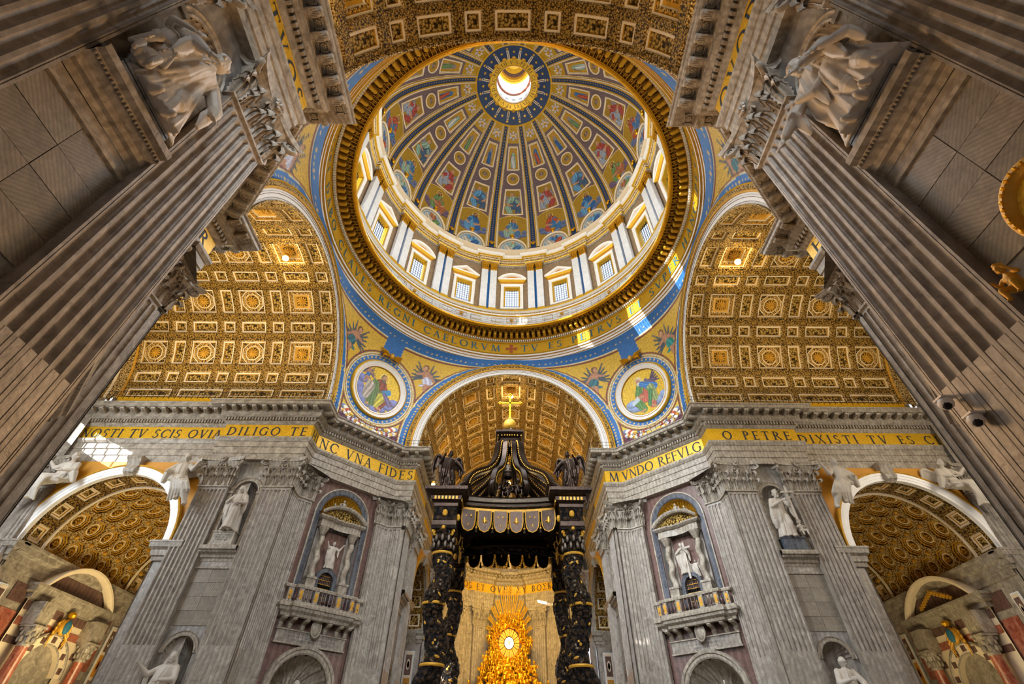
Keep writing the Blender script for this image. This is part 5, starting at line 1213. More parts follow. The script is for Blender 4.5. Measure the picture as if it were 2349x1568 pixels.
for v in range(4):
    V = np.zeros((NU, NE, 3)); X = np.zeros((NU, NE)); E_ = np.zeros((NU, NE))
    for j, e in enumerate(es):
        r = DC + DR*math.cos(e); H = r*math.tan(bayw/2)
        for i, u in enumerate(us):
            s = u*(hwid(e) + .05); az = math.atan(s/r); V[i, j] = dp(az, e); X[i, j] = s; E_[i, j] = math.degrees(e)
    C_ = web_paint(X, E_, v); idx = np.arange(NU*NE).reshape(NU, NE); F = np.stack([idx[:-1, :-1], idx[1:, :-1], idx[1:, 1:], idx[:-1, 1:]], -1).reshape(-1, 4).tolist()
    WEBS.append(mesh_from('painted_web', V.reshape(-1, 3), F, ['picture'], smooth=True, sharp=0, cols=C_.reshape(-1, 3)))
def frame_tube(pts, r, m): 
    mb = MB(); mb.tube([dp(math.atan(s/(DC + DR*math.cos(e))), e, .05) for s, e in pts], r, 6, m, closed=True); return mb
def rect_pts(e0, e1, w0, w1, n=6):
    q = [(-w0 + 2*w0*i/n, e0) for i in range(n)] + [(w0 + (w1-w0)*i/n, e0 + (e1-e0)*i/n) for i in range(n)] + [(w1 - 2*w1*i/n, e1) for i in range(n)] + [(-w1 + (w0-w1)*-i/n*-1 if False else -(w1 + (w0-w1)*i/n), e1 + (e0-e1)*i/n) for i in range(n)]
    return [(s, R_(e)) for s, e in q]
FR = []
FR.append(('panel_frame', frame_tube(rect_pts(19.6, 31.6, 2.3, 1.7), .13, 'pale').me('f')))
FR.append(('panel_frame', frame_tube(rect_pts(40.2, 49.9, 1.4, 1.0), .11, 'pale').me('f')))
FR.append(('medallion_frame', frame_tube([(1.36*math.sin(i*PI/12), R_(36.3) + 1.36*math.cos(i*PI/12)/DR) for i in range(24)], .14, 'pale').me('f')))
FR.append(('lunette_frame', None))
mb = MB(); mb.tube([dp(math.atan(s/23), e, .1) for s, e in [(3.0*math.cos(PI*i/16), R_(-.6) + 3.7*math.sin(PI*i/16)/DR) for i in range(17)]], .2, 6, 'pale'); FR[3] = ('lunette_frame', mb.me('f'))
mb = MB(); x, y, z = dp(0, R_(7.0), .35); mb.ball((x, y, z), (.42, .3, .5), 'gold', 8); mb.ball((x, y-.1, z+.5), (.5, .25, .2), 'gold', 8); FR.append(('gilt_mask', mb.me('f')))
mb = MB(); c = Vector(dp(0, R_(54.2), .25)); mb.ball(c, (.3, .3, .3), 'gold', 8)
for i in range(6): a = i*PI/3; mb.ball(c + Vector((.42*math.cos(a), .3*math.sin(a), .3*math.sin(a))), (.22, .18, .18), 'pale', 6)
FR.append(('seraph_head', mb.me('f')))
for k in range(16):
    w = link('painted_web', WEBS[[1, 0, 3, 2, 0, 1, 2, 3][k % 8] if k else 1], dome); w.rotation_euler = (0, 0, -k*bayw)
    for nm, me in FR: link(nm, me, w)
# ribs with a blue starred band and gilt rolls
mb = MB(); ne = 48
prof = [(-1.0, 0), (-1.0, .25), (-.9, .32), (-.78, .25), (-.7, .25), (-.62, .34), (-.5, .3), (-.46, .12), (.46, .12), (.5, .3), (.62, .34), (.7, .25), (.78, .25), (.9, .32), (1.0, .25), (1.0, 0)]
rm = ['gold_flat', 'pale', 'pale', 'purple_stucco', 'gold_flat', 'gold_flat', 'gold_flat', 'deep_blue', 'gold_flat', 'gold_flat', 'gold_flat', 'purple_stucco', 'pale', 'pale', 'gold_flat']
for j in range(len(prof)-1):
    P = []
    for i in range(ne+1):
        e = R_(-.2 + 58.3*i/ne); r = DC + DR*math.cos(e); row = []
        hw_ = (1.2 - .5*(e/R_(58)))
        for u, o_ in prof[j:j+2]: row.append(dp(math.atan(u*hw_/r), e, o_))
        P.append(row)
    mb.grid(P, rm[j], flip=True)
RIB = mb.me('rib', True, 25)
mb = MB()
for i in range(44):
    e = R_(3 + 1.25*i); c = Vector(dp(0, e, .16)); n1 = Vector((1, 0, 0)); n2 = (Vector(dp(0, e+.01, .16)) - c).normalized(); s = .15
    mb.add([c + (n1*math.cos(q*PI/4) + n2*math.sin(q*PI/4))*(s if q % 2 == 0 else s*.45) for q in range(8)], [tuple(range(8))], 'gold_flat')
RST = mb.me('stars', False)
mb = MB(); c = Vector(dp(0, R_(2.0), .5)); mb.ball(c, (.4, .3, .4), 'gold', 8); mb.ball(c + Vector((-.35, 0, .3)), .2, 'gold', 6); mb.ball(c + Vector((.35, 0, .3)), .2, 'gold', 6); RMK = mb.me('m')
for k in range(16):
    w = link('dome_rib', RIB, dome); w.rotation_euler = (0, 0, -(k+.5)*bayw); s = link('stars', RST, w); s['kind'] = 'stuff'; link('gilt_mask', RMK, w)
# oculus collar: starry blue disc, gold ring with letters, consoles, lantern
oc = thing('oculus_collar', 'blue star-studded collar with gold lettered ring round the lantern opening', 'collar', (0, 0, 0))
mb = MB(); mb.lathe([(8.35, 110.35), (8.2, 110.2), (8.0, 110.35), (7.9, 110.55)], seg=64, m='gold_flat'); mb.done('rim', oc)
mb = MB(); mb.lathe([(7.95, 110.6), (6.5, 111.3), (5.0, 112.0)][::1], seg=64, m='deep_blue'); mb.done('blue_field', oc)
mb = MB(); mb.lathe([(5.35, 111.8), (5.25, 111.6), (5.1, 111.75), (3.95, 112.1), (3.8, 111.95), (3.7, 112.1), (3.7, 112.6)], seg=64, ms=['gold_flat', 'gold_flat', 'gold_flat', 'gold_flat', 'pale', 'pale']); mb.done('letter_ring', oc)
for i in range(16):
    a = i*bayw + bayw/2; mb = MB() if i == 0 else mb
    if i == 0:
        mb.box((-.17, 6.05, 111.35), (.14, 1.6, .3), 'pale'); mb.box((.17, 6.05, 111.35), (.14, 1.6, .3), 'pale'); mb.box((0, 6.05, 111.4), (.22, 1.5, .2), 'brown_marble'); mb.ball((0, 6.9, 111.0), (.3, .14, .14), 'pale', 6); CN = mb.me('console', False)
    link('console', CN, oc).rotation_euler = (0, 0, -a)
mb = MB()
for i in range(16):
    a = i*bayw; mb.ball((5.3*math.sin(a), 5.3*math.cos(a), 111.75), (.45, .45, .1), 'gold_matte', 8)
mb.done('scallops', oc)
mb = MB(); mb2 = MB()
for i in range(16):
    for r, o_, s in ((7.35, 0, .36), (6.6, .5, .36)):
        a = (i + o_ + .0)*bayw if r > 7 else i*bayw; a = a + (bayw/2 if r > 7 else 0); z = 110.6 + (7.95-r)*.47 - .06; c = Vector((r*math.sin(a), r*math.cos(a), z)); u = Vector((math.cos(a), -math.sin(a), 0)); v = Vector((math.sin(a), math.cos(a), -.47)).normalized()
        n_ = 16; mb.add([c + (u*math.cos(q*PI/8) + v*math.sin(q*PI/8))*(s if q % 2 == 0 else s*.4) for q in range(n_)], [tuple(range(n_))], 'gold_flat')
mb.done('stars', oc, smooth=False)
T = 'S.PETRI GLORIAE SIXTVS PP.V.A.M.D.XC.PONTIF.V.'; h = .75; sp = .2; sp += (2*PI*4.5/h*.99 - text_w(T, sp))/len(T); q, w = text_quads(T, h, sp); mb = MB()
for p in q: mb.add([((4.1+y)*math.sin(PI - .1 - x/4.5), (4.1+y)*math.cos(PI - .1 - x/4.5), 112.1 - (.15+y)*.304 - .03) for x, y in p], [tuple(range(len(p)))], 'ink')
mb.done('inscription', oc, smooth=False)
lt = thing('lantern', 'bright white lantern interior seen through the oculus', 'lantern', (0, 0, 0))
mb = MB()
for k in range(16):
    a = k*bayw
    def cy(a0, a1, z0, z1, m='white_stucco', r=3.9): mb.grid([[(r*math.sin(q), r*math.cos(q), z) for z in (z0, z1)] for q in (a0, (a0+a1)/2, a1)], m)
    cy(a - bayw/2, a + bayw/2, 112.5, 114.2); cy(a-bayw/2, a-.1, 114.2, 115.2); cy(a+.1, a+bayw/2, 114.2, 115.2); cy(a-.1, a+.1, 114.2, 115.2, 'dark_marble', 4.05); cy(a-bayw/2, a+bayw/2, 115.2, 118.6); cy(a-bayw/2, a-.11, 118.6, 123); cy(a+.11, a+bayw/2, 118.6, 123); cy(a-bayw/2, a+bayw/2, 123, 126)
mb.done('lantern_wall', lt, smooth=False)
mb = MB(); mb.lathe([(3.9, 117.0), (3.55, 117.1), (3.5, 117.5), (3.9, 117.6)], seg=48, m='red_marble'); mb.lathe([(3.9, 125), (3.6, 125.1), (3.5, 125.6), (3.3, 125.8), (3.3, 126.2)], seg=48, m='gold_flat'); mb.done('lantern_moulding', lt)
mb = MB(); mb.lathe([(3.35, 126.2), (3.2, 127.3), (2.7, 128.4), (1.9, 129.2), (1.0, 129.6), (0.01, 129.7)], seg=32, ms=['ochre', 'picture' if False else 'brown_marble', 'gold_flat', 'gold_flat', 'blue']); mb.done('lantern_cap', lt)
for k in range(16):
    mb = MB() if k == 0 else mb
    if k == 0: mb.box((0, 3.75, 120.6), (.3, .2, 5.0), 'white_marble'); LP = mb.me('pilaster_strip', False)
    link('pilaster_strip', LP, lt).rotation_euler = (0, 0, -(k+.5)*bayw)
light('lantern_daylight', 'POINT', (0, 0, 120.5), 800, COOL, 1.2)
# outer shells so daylight only enters by the windows
mb = MB(); mb.lathe([(26.3, 52), (26.3, 62)], seg=48, m='stone')
mb.lathe([(25.6, 73.2), (25.6, 84), (24.4, 92), (21, 100), (14, 108), (8.3, 112), (5, 113), (4.6, 113)], seg=48, m='stone'); mb.lathe([(25.6, 60), (25.6, 66.5)], seg=48, m='stone'); mb.lathe([(24.8, 83.0), (22.9, 83.65)], seg=96, m='pale'); mb.done('ceiling_outer_shell')['kind'] = 'structure'
mb = MB()
for s1 in (-1, 1):
    for s2 in (-1, 1): pass
mb.lathe([(20, 52.0), (34, 52.0)], seg=4, m='stone')
o = mb.done('ceiling_cap'); o['kind'] = 'structure'; o.hide_render = False
bpy.data.objects.remove(o)
# ------------------------------------------------------------ chapels off the transepts
def chapel(sx, sd):
    global VR
    cx = sx*AC
    t = thing(f'ceiling_chapel_{sd}', f'gilded chapel vault with octagonal coffers, {sd} side', None, (cx, 13.15, 0), 0, kind='structure')
    v = link('vault', None, t, (0, 0, 19.42)); v['kind'] = 'structure'
    old = VR; VR = 7.4; na = 9; ca = PI/na/2
    # octagon coffer cell
    def octc():
        mb = MB(); hy = 1.3; C = (-ca, ca, -hy, hy)
        def og(R): return [(R*math.cos(i*PI/4+PI/8)/VR*1.0, R*math.sin(i*PI/4+PI/8)) for i in range(8)]
        # field between the rectangle and the first octagon
        sq = [(ca, .54), (ca*.45, hy), (-ca*.45, hy), (-ca, .54), (-ca, -.54), (-ca*.45, -hy), (ca*.45, -hy), (ca, -.54)]
        rg = [(1.18, 0, 'border_gold'), (1.12, .2, 'rib_gold'), (.98, .2, 'gold_matte'), (.93, .36, 'rib_gold'), (.78, .36, 'gold_matte'), (.74, .46, 'rib_gold'), (.6, .44, 'pale'), (.5, .5, 'gold_matte')]
        o0 = og(1.18); o0 = o0[:]; S = [(sq[i][0], sq[i][1]) for i in (0, 1, 2, 3, 4, 5, 6, 7)]
        mb.grid([[cellmap(*a, 0), cellmap(*b, 0)] for a, b in zip(S, o0)], 'border_gold', cu=True)
        for c_, p1, p2 in (((ca, hy), S[0], S[1]), ((-ca, hy), S[2], S[3]), ((-ca, -hy), S[4], S[5]), ((ca, -hy), S[6], S[7])): mb.add([cellmap(*p1, 0), cellmap(*c_, 0), cellmap(*p2, 0)], [(0, 1, 2)], 'border_gold')
        for (r0, d0, _), (r1, d1, m) in zip(rg[:-1], rg[1:]): mb.grid([[cellmap(*a, d0), cellmap(*b, d1)] for a, b in zip(og(r0), og(r1))], m, cu=True)
        mb.add([cellmap(*a, .5) for a in og(.5)], [tuple(range(8))], 'rib_gold')
        for i in range(6): mb.ball(cellmap(.22*math.cos(i*PI/3)/VR, .22*math.sin(i*PI/3), .44), .13, 'gold_matte', 5)
        for a, y in ((ca, hy), (-ca, hy)): mb.ball(cellmap(a, y, 0), .28, 'gold_matte', 8)
        return mb.me('coffer', True, 25)
    def rectc():
        mb = MB(); hy = 1.3; C = (-ca, ca, -hy, hy); O = inset(C, .42); subgrid(mb, C, 0, 'rib_gold', 3, 2, O, 0); F = inset(O, .06); subgrid(mb, O, 0, 'border_gold', 3, 2, F, .22); G2 = inset(F, .2); subgrid(mb, F, .22, 'pale', 3, 2, G2, .22); H2 = inset(G2, .08); subgrid(mb, G2, .22, 'gold_matte', 3, 2, H2, .32); I2 = inset(H2, .14); subgrid(mb, H2, .32, 'pale', 3, 2, I2, .32); subgrid(mb, I2, .32, 'panel_gold', 3, 2)
        return mb.me('coffer', True, 25)
    OC, RC = octc(), rectc()
    for i in range(na):
        a = -PI/2 + PI*(i+.5)/na
        for y in (2.2, 20.2): c = link('coffer', RC, v, (0, y, 0)); c.rotation_euler = (0, a, 0)
        for j in range(6):
            c = link('coffer', OC, v, (0, 5.15 + 2.6*j, 0)); c.rotation_euler = (0, a, 0)
    for y in (3.68, 18.7):
        mb = band_mesh([(7.4, y-.2), (7.25, y-.15), (7.2, y), (7.25, y+.12), (7.4, y+.2)], 'pale'); mb.done('rib_moulding', v)
    band_mesh([(7.45, .7), (7.4, .9)], 'white_stucco').done('edge', v)
    mb = MB(); mb.grid([[(8.4*math.sin(-PI/2+PI*i/20), y, 8.4*math.cos(-PI/2+PI*i/20)) for y in (.8, 22)] for i in range(21)], 'rib_gold'); mb.done('vault_shell', v)
    VR = old
    # walls, cornices
    for s in (-1, 1):
        nm = 'outer' if s == sx else 'inner'
        w = thing(f'wall_chapel_{sd}_{nm}', f'marble inlaid {nm} wall of the {sd} chapel', None, (cx, 13.15, 0), 0, kind='structure')
        mb = MB(); mb.add([(s*7.46, .6, 0), (s*7.46, 22, 0), (s*7.46, 22, 19.6), (s*7.46, .6, 19.6)], [(0, 1, 2, 3)], 'stone_trim'); [mb.box((s*7.42, yy, zz), (.1, 2.2, hh), mm) for yy in (4.6, 18.2) for zz, hh, mm in ((15.6, 1.6, 'brown_marble'), (12.5, 3.2, 'red_marble'), (8.5, 3.2, 'purple_stucco'))]; mb.done('wall_face', w, smooth=False)
        mb = MB(); pt = [(s*7.4, .74), (s*7.4, 22)]; mb.sweep(pt, [(-.05, 17.0), (.1, 17.1), (.12, 17.7), (.25, 17.8), (.3, 18.3), (.6, 18.6), (.65, 19.1), (.75, 19.2), (.75, 19.45), (0, 19.6)], 'stone_trim', side=-s if s > 0 else 1); mb.done('cornice', w, sharp=30)
        if s == sx:
            for y0, y1 in ((1.0, 3.4), (19.3, 21.4)):
                inlay(w, s*7.4 - s*.04, (y0+y1)/2, 'x', -s, 1.0, [(2.5, 15.8)])
    w = thing(f'wall_chapel_{sd}_back', f'back wall of the {sd} chapel with inlaid marble pilasters', None, (cx, 13.15, 0), 0, kind='structure')
    mb = MB(); wall_with_arch(mb, -7.4, 7.4, 0, 4.2, 12, 0, 27.2, 22, 'wall_marble', 16); mb.add([(-4.3, 24, 0), (4.3, 24, 0), (4.3, 24, 17), (-4.3, 24, 17)], [(0, 1, 2, 3)], 'dark_marble'); mb.done('wall_face', w, smooth=False)
    for x in (-6.3, -5.0, 5.0, 6.3): inlay(w, x, 21.95, 'y', -1, .9, [(1.5, 17.5)])
    mb = MB(); mb.sweep([(-7.4, 22), (7.4, 22)], [(0, 17.0), (.12, 17.7), (.3, 18.3), (.65, 19.1), (.75, 19.45), (0, 19.6)], 'stone_trim'); mb.done('cornice', w, sharp=30)
def inlay(parent, x, y, axis, sg, w, zr):
    """tall pilaster strip with coloured stone inlay panels"""
    mb = MB(); z0, z1 = zr[0]; n = int((z1-z0)/2.6)
    def bx(u, z, du, dz, d, m):
        if axis == 'y': mb.box((x+u, y + sg*d/2, z), (du, d, dz), m)
        else: mb.box((x + sg*d/2, y+u, z), (d, du, dz), m)
    bx(0, (z0+z1)/2, w, z1-z0, .14, 'white_marble'); bx(0, (z0+z1)/2, w*.78, z1-z0-.3, .18, 'pale')
    for i in range(n):
        z = z0 + .3 + (i+.5)*(z1-z0-.6)/n; h = (z1-z0-.6)/n*.86
        bx(0, z, w*.62, h, .22, ['brown_marble', 'red_marble', 'purple_stucco', 'ochre'][i % 4])
        if axis == 'y': f = lambda u, v: (x+u, y + sg*.26, z+v)
        else: f = lambda u, v: (x + sg*.26, y+u, z+v)
        mb.add([f(w*.2*math.cos(q*PI/6)*(1 if q % 2 else .8), h*.28*math.sin(q*PI/6)) for q in range(12)], [tuple(range(12))], ['pale', 'gold_matte', 'white_stucco', 'red_marble'][i % 4])
        mb.add([f(w*.12*math.cos(q*PI/6), h*.18*math.sin(q*PI/6)) for q in range(12)], [tuple(range(12))], ['red_marble', 'dark_marble', 'ochre', 'pale'][i % 4])
    o = mb.done('inlaid_pilaster', parent, smooth=False); return o
chapel(-1, 'left'); chapel(1, 'right')
def altar(sx, sd, label):
    t = thing('altar_frame', label, 'altar', (sx*50.45, 24.6, 0), sx*-1*PI/2 if sx > 0 else PI/2)
    # local -y points to the chapel interior
    mb = MB()
    wall_with_arch(mb, -5.9, 5.9, 0, 3.0, 9.6, 0, 15.6, -.25, 'pale', 16); mb.box((0, 0, 13.9), (11.8, .5, .01), 'stone'); mb.done('altar_wall', t, smooth=False)
    mb = MB()
    for z, h_, m in ((13.4, .7, 'red_marble'), (14.8, .8, 'brown_marble'), (11.8, .6, 'brown_marble')):
        for s in (-1, 1): mb.box((s*4.8 if z < 12.5 else s*3.1, -.3, z), (1.9 if z < 12.5 else 5.4, .12, h_), m)
    mb.done('marble_bands', t, smooth=False)
    mb = MB(); arch_ring(mb, 0, 9.6, [(2.6, -.6), (2.6, .2), (2.75, .3), (3.5, .3), (3.6, .42), (3.75, .4), (3.8, 0)], y=-.25, ms=['pale', 'stone_trim', 'pale', 'stone_trim', 'stone_trim', 'stone_trim'])
    for i in range(7): a = PI*(i+.5)/7; mb.box((3.1*math.cos(a), -.58, 9.6+3.1*math.sin(a)), (.55, .08, .55), 'brown_marble')
    mb.done('inner_arch', t, sharp=30)
    mb = MB(); mb.add([(-2.7, .9, 4), (2.7, .9, 4), (2.7, .9, 12.5), (-2.7, .9, 12.5)], [(0, 1, 2, 3)], 'gold_matte' if sx < 0 else 'dark_marble'); mb.done('recess_back', t, smooth=False)
    if sx < 0:
        mb = MB()
        for i in range(-5, 6):
            for j in range(11):
                x, z = i*.5 + .25*(j % 2), 6.6 + j*.45
                if x*x + max(0, z-9.6)**2 < 6.0: mb.tube([(x + .26*math.cos(q*PI/3+PI/6), .8, z + .26*math.sin(q*PI/3+PI/6)) for q in range(6)], .05, 4, 'gold_flat', closed=True)
        mb.done('hexagon_lattice', t)
    mb = MB(); mb.sweep([(-6.0, .3), (-6.0, -.5), (6.0, -.5), (6.0, .3)], [(-.2, 15.3), (.1, 15.4), (.15, 15.8), (.5, 16.0), (.6, 16.4), (.7, 16.45), (.7, 16.7), (-.3, 16.75)], 'stone_trim'); mb.done('cornice', t, sharp=30)
    mb = MB(); Rr = 6.6; th = math.asin(5.6/Rr); zc = 16.7 - Rr*math.cos(th); n = 20
    P = [[(r*math.sin(-th+2*th*i/n), y_, zc + r*math.cos(-th+2*th*i/n)) for r, y_ in ((Rr-.55, -.4), (Rr-.5, -.8), (Rr-.3, -.9), (Rr-.2, -1.15), (Rr, -1.2), (Rr, .3))] for i in range(n+1)]; mb.grid(P, 'pale'); P = [[(p[0][0], -.3, p[0][2]), (p[0][0], -.3, 16.7)] for p in P]; mb.grid(P, 'brown_marble'); mb.done('segmental_pediment', t, sharp=30)
    for s in (-1, 1):
        c = link('altar_column', None, t, (s*4.3, -1.3, 0))
        mb = MB(); mb.lathe([(.7, 2.2), (.62, 2.5), (.62, 5), (.52, 11.2), (.56, 11.3)], seg=20, m='red_marble'); mb.done('shaft', c)
        mb = MB(); mb.lathe([(.55, 11.3), (.6, 11.5), (.55, 11.6), (.6, 12.2), (.8, 12.8), (.85, 13)], seg=12, m='stone_trim')
        for i in range(8):
            for j in range(2): a = i*PI/4 + j*PI/8; mb.ball((.68*math.cos(a), .68*math.sin(a), 11.9+.5*j), (.17, .17, .3), 'stone_trim', 6)
        for i in range(4): a = PI/4 + i*PI/2; mb.ball((.85*math.cos(a), .85*math.sin(a), 12.75), .2, 'stone_trim', 6)
        mb.box((0, 0, 13.05), (1.7, 1.7, .2), 'stone_trim'); mb.done('capital', c)
        mb = MB(); mb.box((s*4.3, -1.0, 14.2), (1.8, 1.6, 2.1), 'stone_trim'); mb.done('entablature_block', t, smooth=False)
    if sx > 0:
        mb = MB()
        for i in range(40): u = -2.6 + 5.2*i/39; mb.ball((u, -.9, 17.0 + 1.3*(1 - abs(u)/2.8) + .15*math.sin(i*2.1)), .17, 'gold_matte', 6)
        mb.done('garland', t)['kind'] = 'stuff'
    mb = MB(); mb.ball((0, -.9, 13.9), (.6, .35, .85), 'gold_matte', 12); mb.ball((0, -1.2, 13.9), (.45, .25, .7), 'ink_blue', 10); mb.ball((0, -1.0, 15.1), (.5, .45, .35), 'gold', 8)
    for s in (-1, 1):
        for i in range(4): mb.tube([(s*.5, -.8, 14.5-.3*i), (s*(1.0+.08*i), -.9, 14.2-.45*i), (s*(.9+.04*i), -.8, 13.4-.5*i)], [.14, .12, .05], 6, 'gold_matte')
    mb.done('coat_of_arms', t)['label'] = 'gilt coat of arms with swags'
    return t
altar(-1, 'left', 'marble altar with red columns, curved pediment and gilt coat of arms, left chapel')
altar(1, 'right', 'marble altar with red columns and garlanded curved pediment, right chapel')
# small side bays of the choir behind the bronze columns
for sx, sd in ((-1, 'left'), (1, 'right')):
    t = thing(f'ceiling_choir_bay_{sd}', f'small coffered arch seen beside the {sd} bronze columns', None, (sx*13.15, AC, 19.4), -sx*PI/2, kind='structure')
    old = VR; VR = 7.45; ca = PI/18
    mb = MB(); C = (-ca, ca, -1.3, 1.3); O = inset(C, .4); subgrid(mb, C, 0, 'rib_gold', 3, 2, O, 0); F = inset(O, .06); subgrid(mb, O, 0, 'border_gold', 3, 2, F, .2); G2 = inset(F, .2); subgrid(mb, F, .2, 'pale', 3, 2, G2, .2); subgrid(mb, G2, .2, 'panel_gold', 3, 2); RC2 = mb.me('coffer', True, 25); VR = old
    for i in range(9):
        for y in (2.2, 4.8, 7.4):
            c = link('coffer', RC2, t, (0, y, 0)); c.rotation_euler = (0, -PI/2 + PI*(i+.5)/9, 0)
    old = VR; band_mesh([(7.5, .55), (7.45, .95)], 'stone_trim').done('edge', t); VR = old
    w = thing(f'wall_choir_bay_{sd}', f'inlaid marble wall beyond the small arch, {sd} of the canopy', None, (sx*13.15, AC, 0), -sx*PI/2, kind='structure')
    for s in (-1, 1):
        mb = MB(); mb.add([(s*7.5, .7, 0), (s*7.5, 9, 0), (s*7.5, 9, 19.4), (s*7.5, .7, 19.4)], [(0, 1, 2, 3)], 'stone'); mb.done('jamb', w, smooth=False)
        mb = MB(); mb.sweep([(s*7.5, .6), (s*7.5, 9)], [(0, 17.2), (.15, 17.9), (.4, 18.5), (.6, 19.2), (.6, 19.35), (0, 19.4)], 'stone_trim', side=-s if s > 0 else 1); mb.done('cornice', w)
        for yy in (2.2, 5.2): inlay(w, s*7.45, yy, 'x', -s, 1.5, [(1, 16.5)])
    mb = MB(); mb.add([(-7.6, 9, 0), (7.6, 9, 0), (7.6, 9, 28), (-7.6, 9, 28)], [(0, 1, 2, 3)], 'brown_marble'); mb.done('back', w, smooth=False)
# ------------------------------------------------------------ bronze canopy
BX, BY0, BY1 = 5.0, 1.6, 11.4; BC = 6.5
bal = thing('bronze_canopy', 'dark bronze altar canopy on four twisted columns with scroll ribs, orb and cross', 'canopy', (0, BC, 0))
def lp(x, y, z): return (x, y - BC, z)
def twcol():
    mb = MB(); n = 110; seg = 24; P = []; sp = []
    for i in range(n+1):
        z = 4.0 + 10.4*i/n; f = (z-4)/10.4; tw = 2*PI*2.1*f + 1.2; amp = .27*min(1, f*6, (1-f)*6+.15); r = .80 - .14*f + .07*math.sin(f*2*PI*4.2 + 2.0)
        row = []
        for j in range(seg):
            a = 2*PI*j/seg; rr = r
            if z < 7.1: rr *= 1 + .10*math.cos(9*a - tw*2.2)
            row.append((amp*math.cos(tw) + rr*math.cos(a), amp*math.sin(tw) + rr*math.sin(a), z))
        P.append(row); sp.append((amp*math.cos(tw), amp*math.sin(tw), z, r))
    mb.grid(P, 'bronze', cv=True); return mb.me('twisted_shaft'), sp
TSH, SPN = twcol()
mb = MB(); rr = random.Random(3)
for i in range(520):
    f = rr.random(); k = int(32 + f*78); cx, cy, z, r = SPN[min(k, 110)]; a = rr.random()*2*PI; q = rr.random()*PI
    c = Vector((cx + r*1.0*math.cos(a), cy + r*1.0*math.sin(a), z)); e = Matrix.Rotation(a, 3, 'Z') @ Matrix.Rotation(q, 3, 'X'); mb.ball(c, (.06, .07 + .07*rr.random(), .2), 'gold_matte' if i % 17 == 0 else 'bronze_light' if i % 3 == 0 else 'bronze', 5, rot=e)
VIN = mb.me('vine_leaves'); 
CRG = []
for z in (7.15, 10.8, 14.25):
    k = int((z-4)/10.4*110); cx, cy, zz, r = SPN[min(k, 110)]; mb = MB(); mb.lathe([(r*.9, z-.12), (r*1.12, z-.08), (r*1.16, z), (r*1.12, z+.08), (r*.9, z+.12)], (cx, cy, 0), 24, 'gold_matte'); CRG.append(mb.me('gilt_ring'))
mb = MB(); mb.lathe([(.62, 14.3), (.66, 14.5), (.7, 15.1), (.9, 15.7), (.95, 15.85)], seg=20, m='bronze')
for j in range(2):
    for i in range(10): a = i*PI/5 + j*PI/10; mb.ball((.8*math.cos(a), .8*math.sin(a), 14.75+.5*j), (.17, .17, .32), 'bronze_light', 6)
for i in range(4):
    a = PI/4 + i*PI/2; d = Vector((math.cos(a), math.sin(a), 0)); mb.tube([d*(.95 + .26*math.cos(t_)*(1-i_/16)) + Vector((0, 0, 15.62 + .26*math.sin(t_)*(1-i_/16))) for i_, t_ in enumerate([x*.62 for x in range(14)])], .08, 6, 'gold_matte')
mb.box((0, 0, 15.98), (1.9, 1.9, .22), 'bronze'); mb.ball((0, -.95, 15.95), .16, 'gold_matte', 6); CCP = mb.me('capital')
mb = MB(); mb.box((0, 0, 1.8), (2.4, 2.4, 3.2), 'dark_marble'); mb.box((0, 0, 3.5), (2.8, 2.8, .3), 'stone_trim'); mb.lathe([(1.1, 3.6), (1.15, 3.8), (.9, 3.95), (.8, 4.1)], seg=20, m='bronze'); CPD = mb.me('pedestal', False)
def block_mesh():
    mb = MB(); sq = lambda r: [(-r, -r), (r, -r), (r, r), (-r, r)]
    mb.sweep(sq(.85), [(0, 16.1), (.1, 16.15), (.1, 16.5), (.05, 16.55), (.05, 17.6), (.12, 17.65), (.12, 17.9), (.35, 18.1), (.4, 18.4), (.7, 18.5), (.85, 18.75), (.88, 19.0), (-.8, 19.05)], ms=['bronze_plain']*3 + ['bronze'] + ['bronze_light'] + ['bronze_plain']*3 + ['bronze_light'] + ['bronze_plain']*3, closed=True)
    for s in range(4):
        c, q = round(math.cos(s*PI/2)), round(math.sin(s*PI/2))
        for i in range(7):
            x, y = -.85 + .283*i, -1.2; mb.box((x*c - y*q, x*q + y*c, 18.22), (.15, .15, .26), 'gold_matte')
        x, y = 0, -.93; mb.ball((x*c - y*q, x*q + y*c, 17.1), (.22, .22, .3), 'gold_matte', 8)
        for i in range(9): x, y = -1.2 + .3*i, -1.6; mb.ball((x*c - y*q, x*q + y*c, 18.8), .07, 'gold_matte', 5)
    return mb.me('entablature_block', True, 30)
BLK = block_mesh()
for i, (x, y) in enumerate(((-BX, BY0), (BX, BY0), (-BX, BY1), (BX, BY1))):
    col = link('twisted_column', None, bal, (x, y-BC, 0)); r0 = 0 if x < 0 else PI
    s = link('shaft', TSH, col); s.scale = (1 if x < 0 else -1, 1, 1)
    s = link('vine_leaves', VIN, col); s.scale = (1 if x < 0 else -1, 1, 1); s['kind'] = 'stuff'
    for g_ in CRG: s = link('gilt_ring', g_, col); s.scale = (1 if x < 0 else -1, 1, 1)
    link('capital', CCP, col); link('pedestal', CPD, col); link('entablature_block', BLK, bal, (x, y-BC, 0))
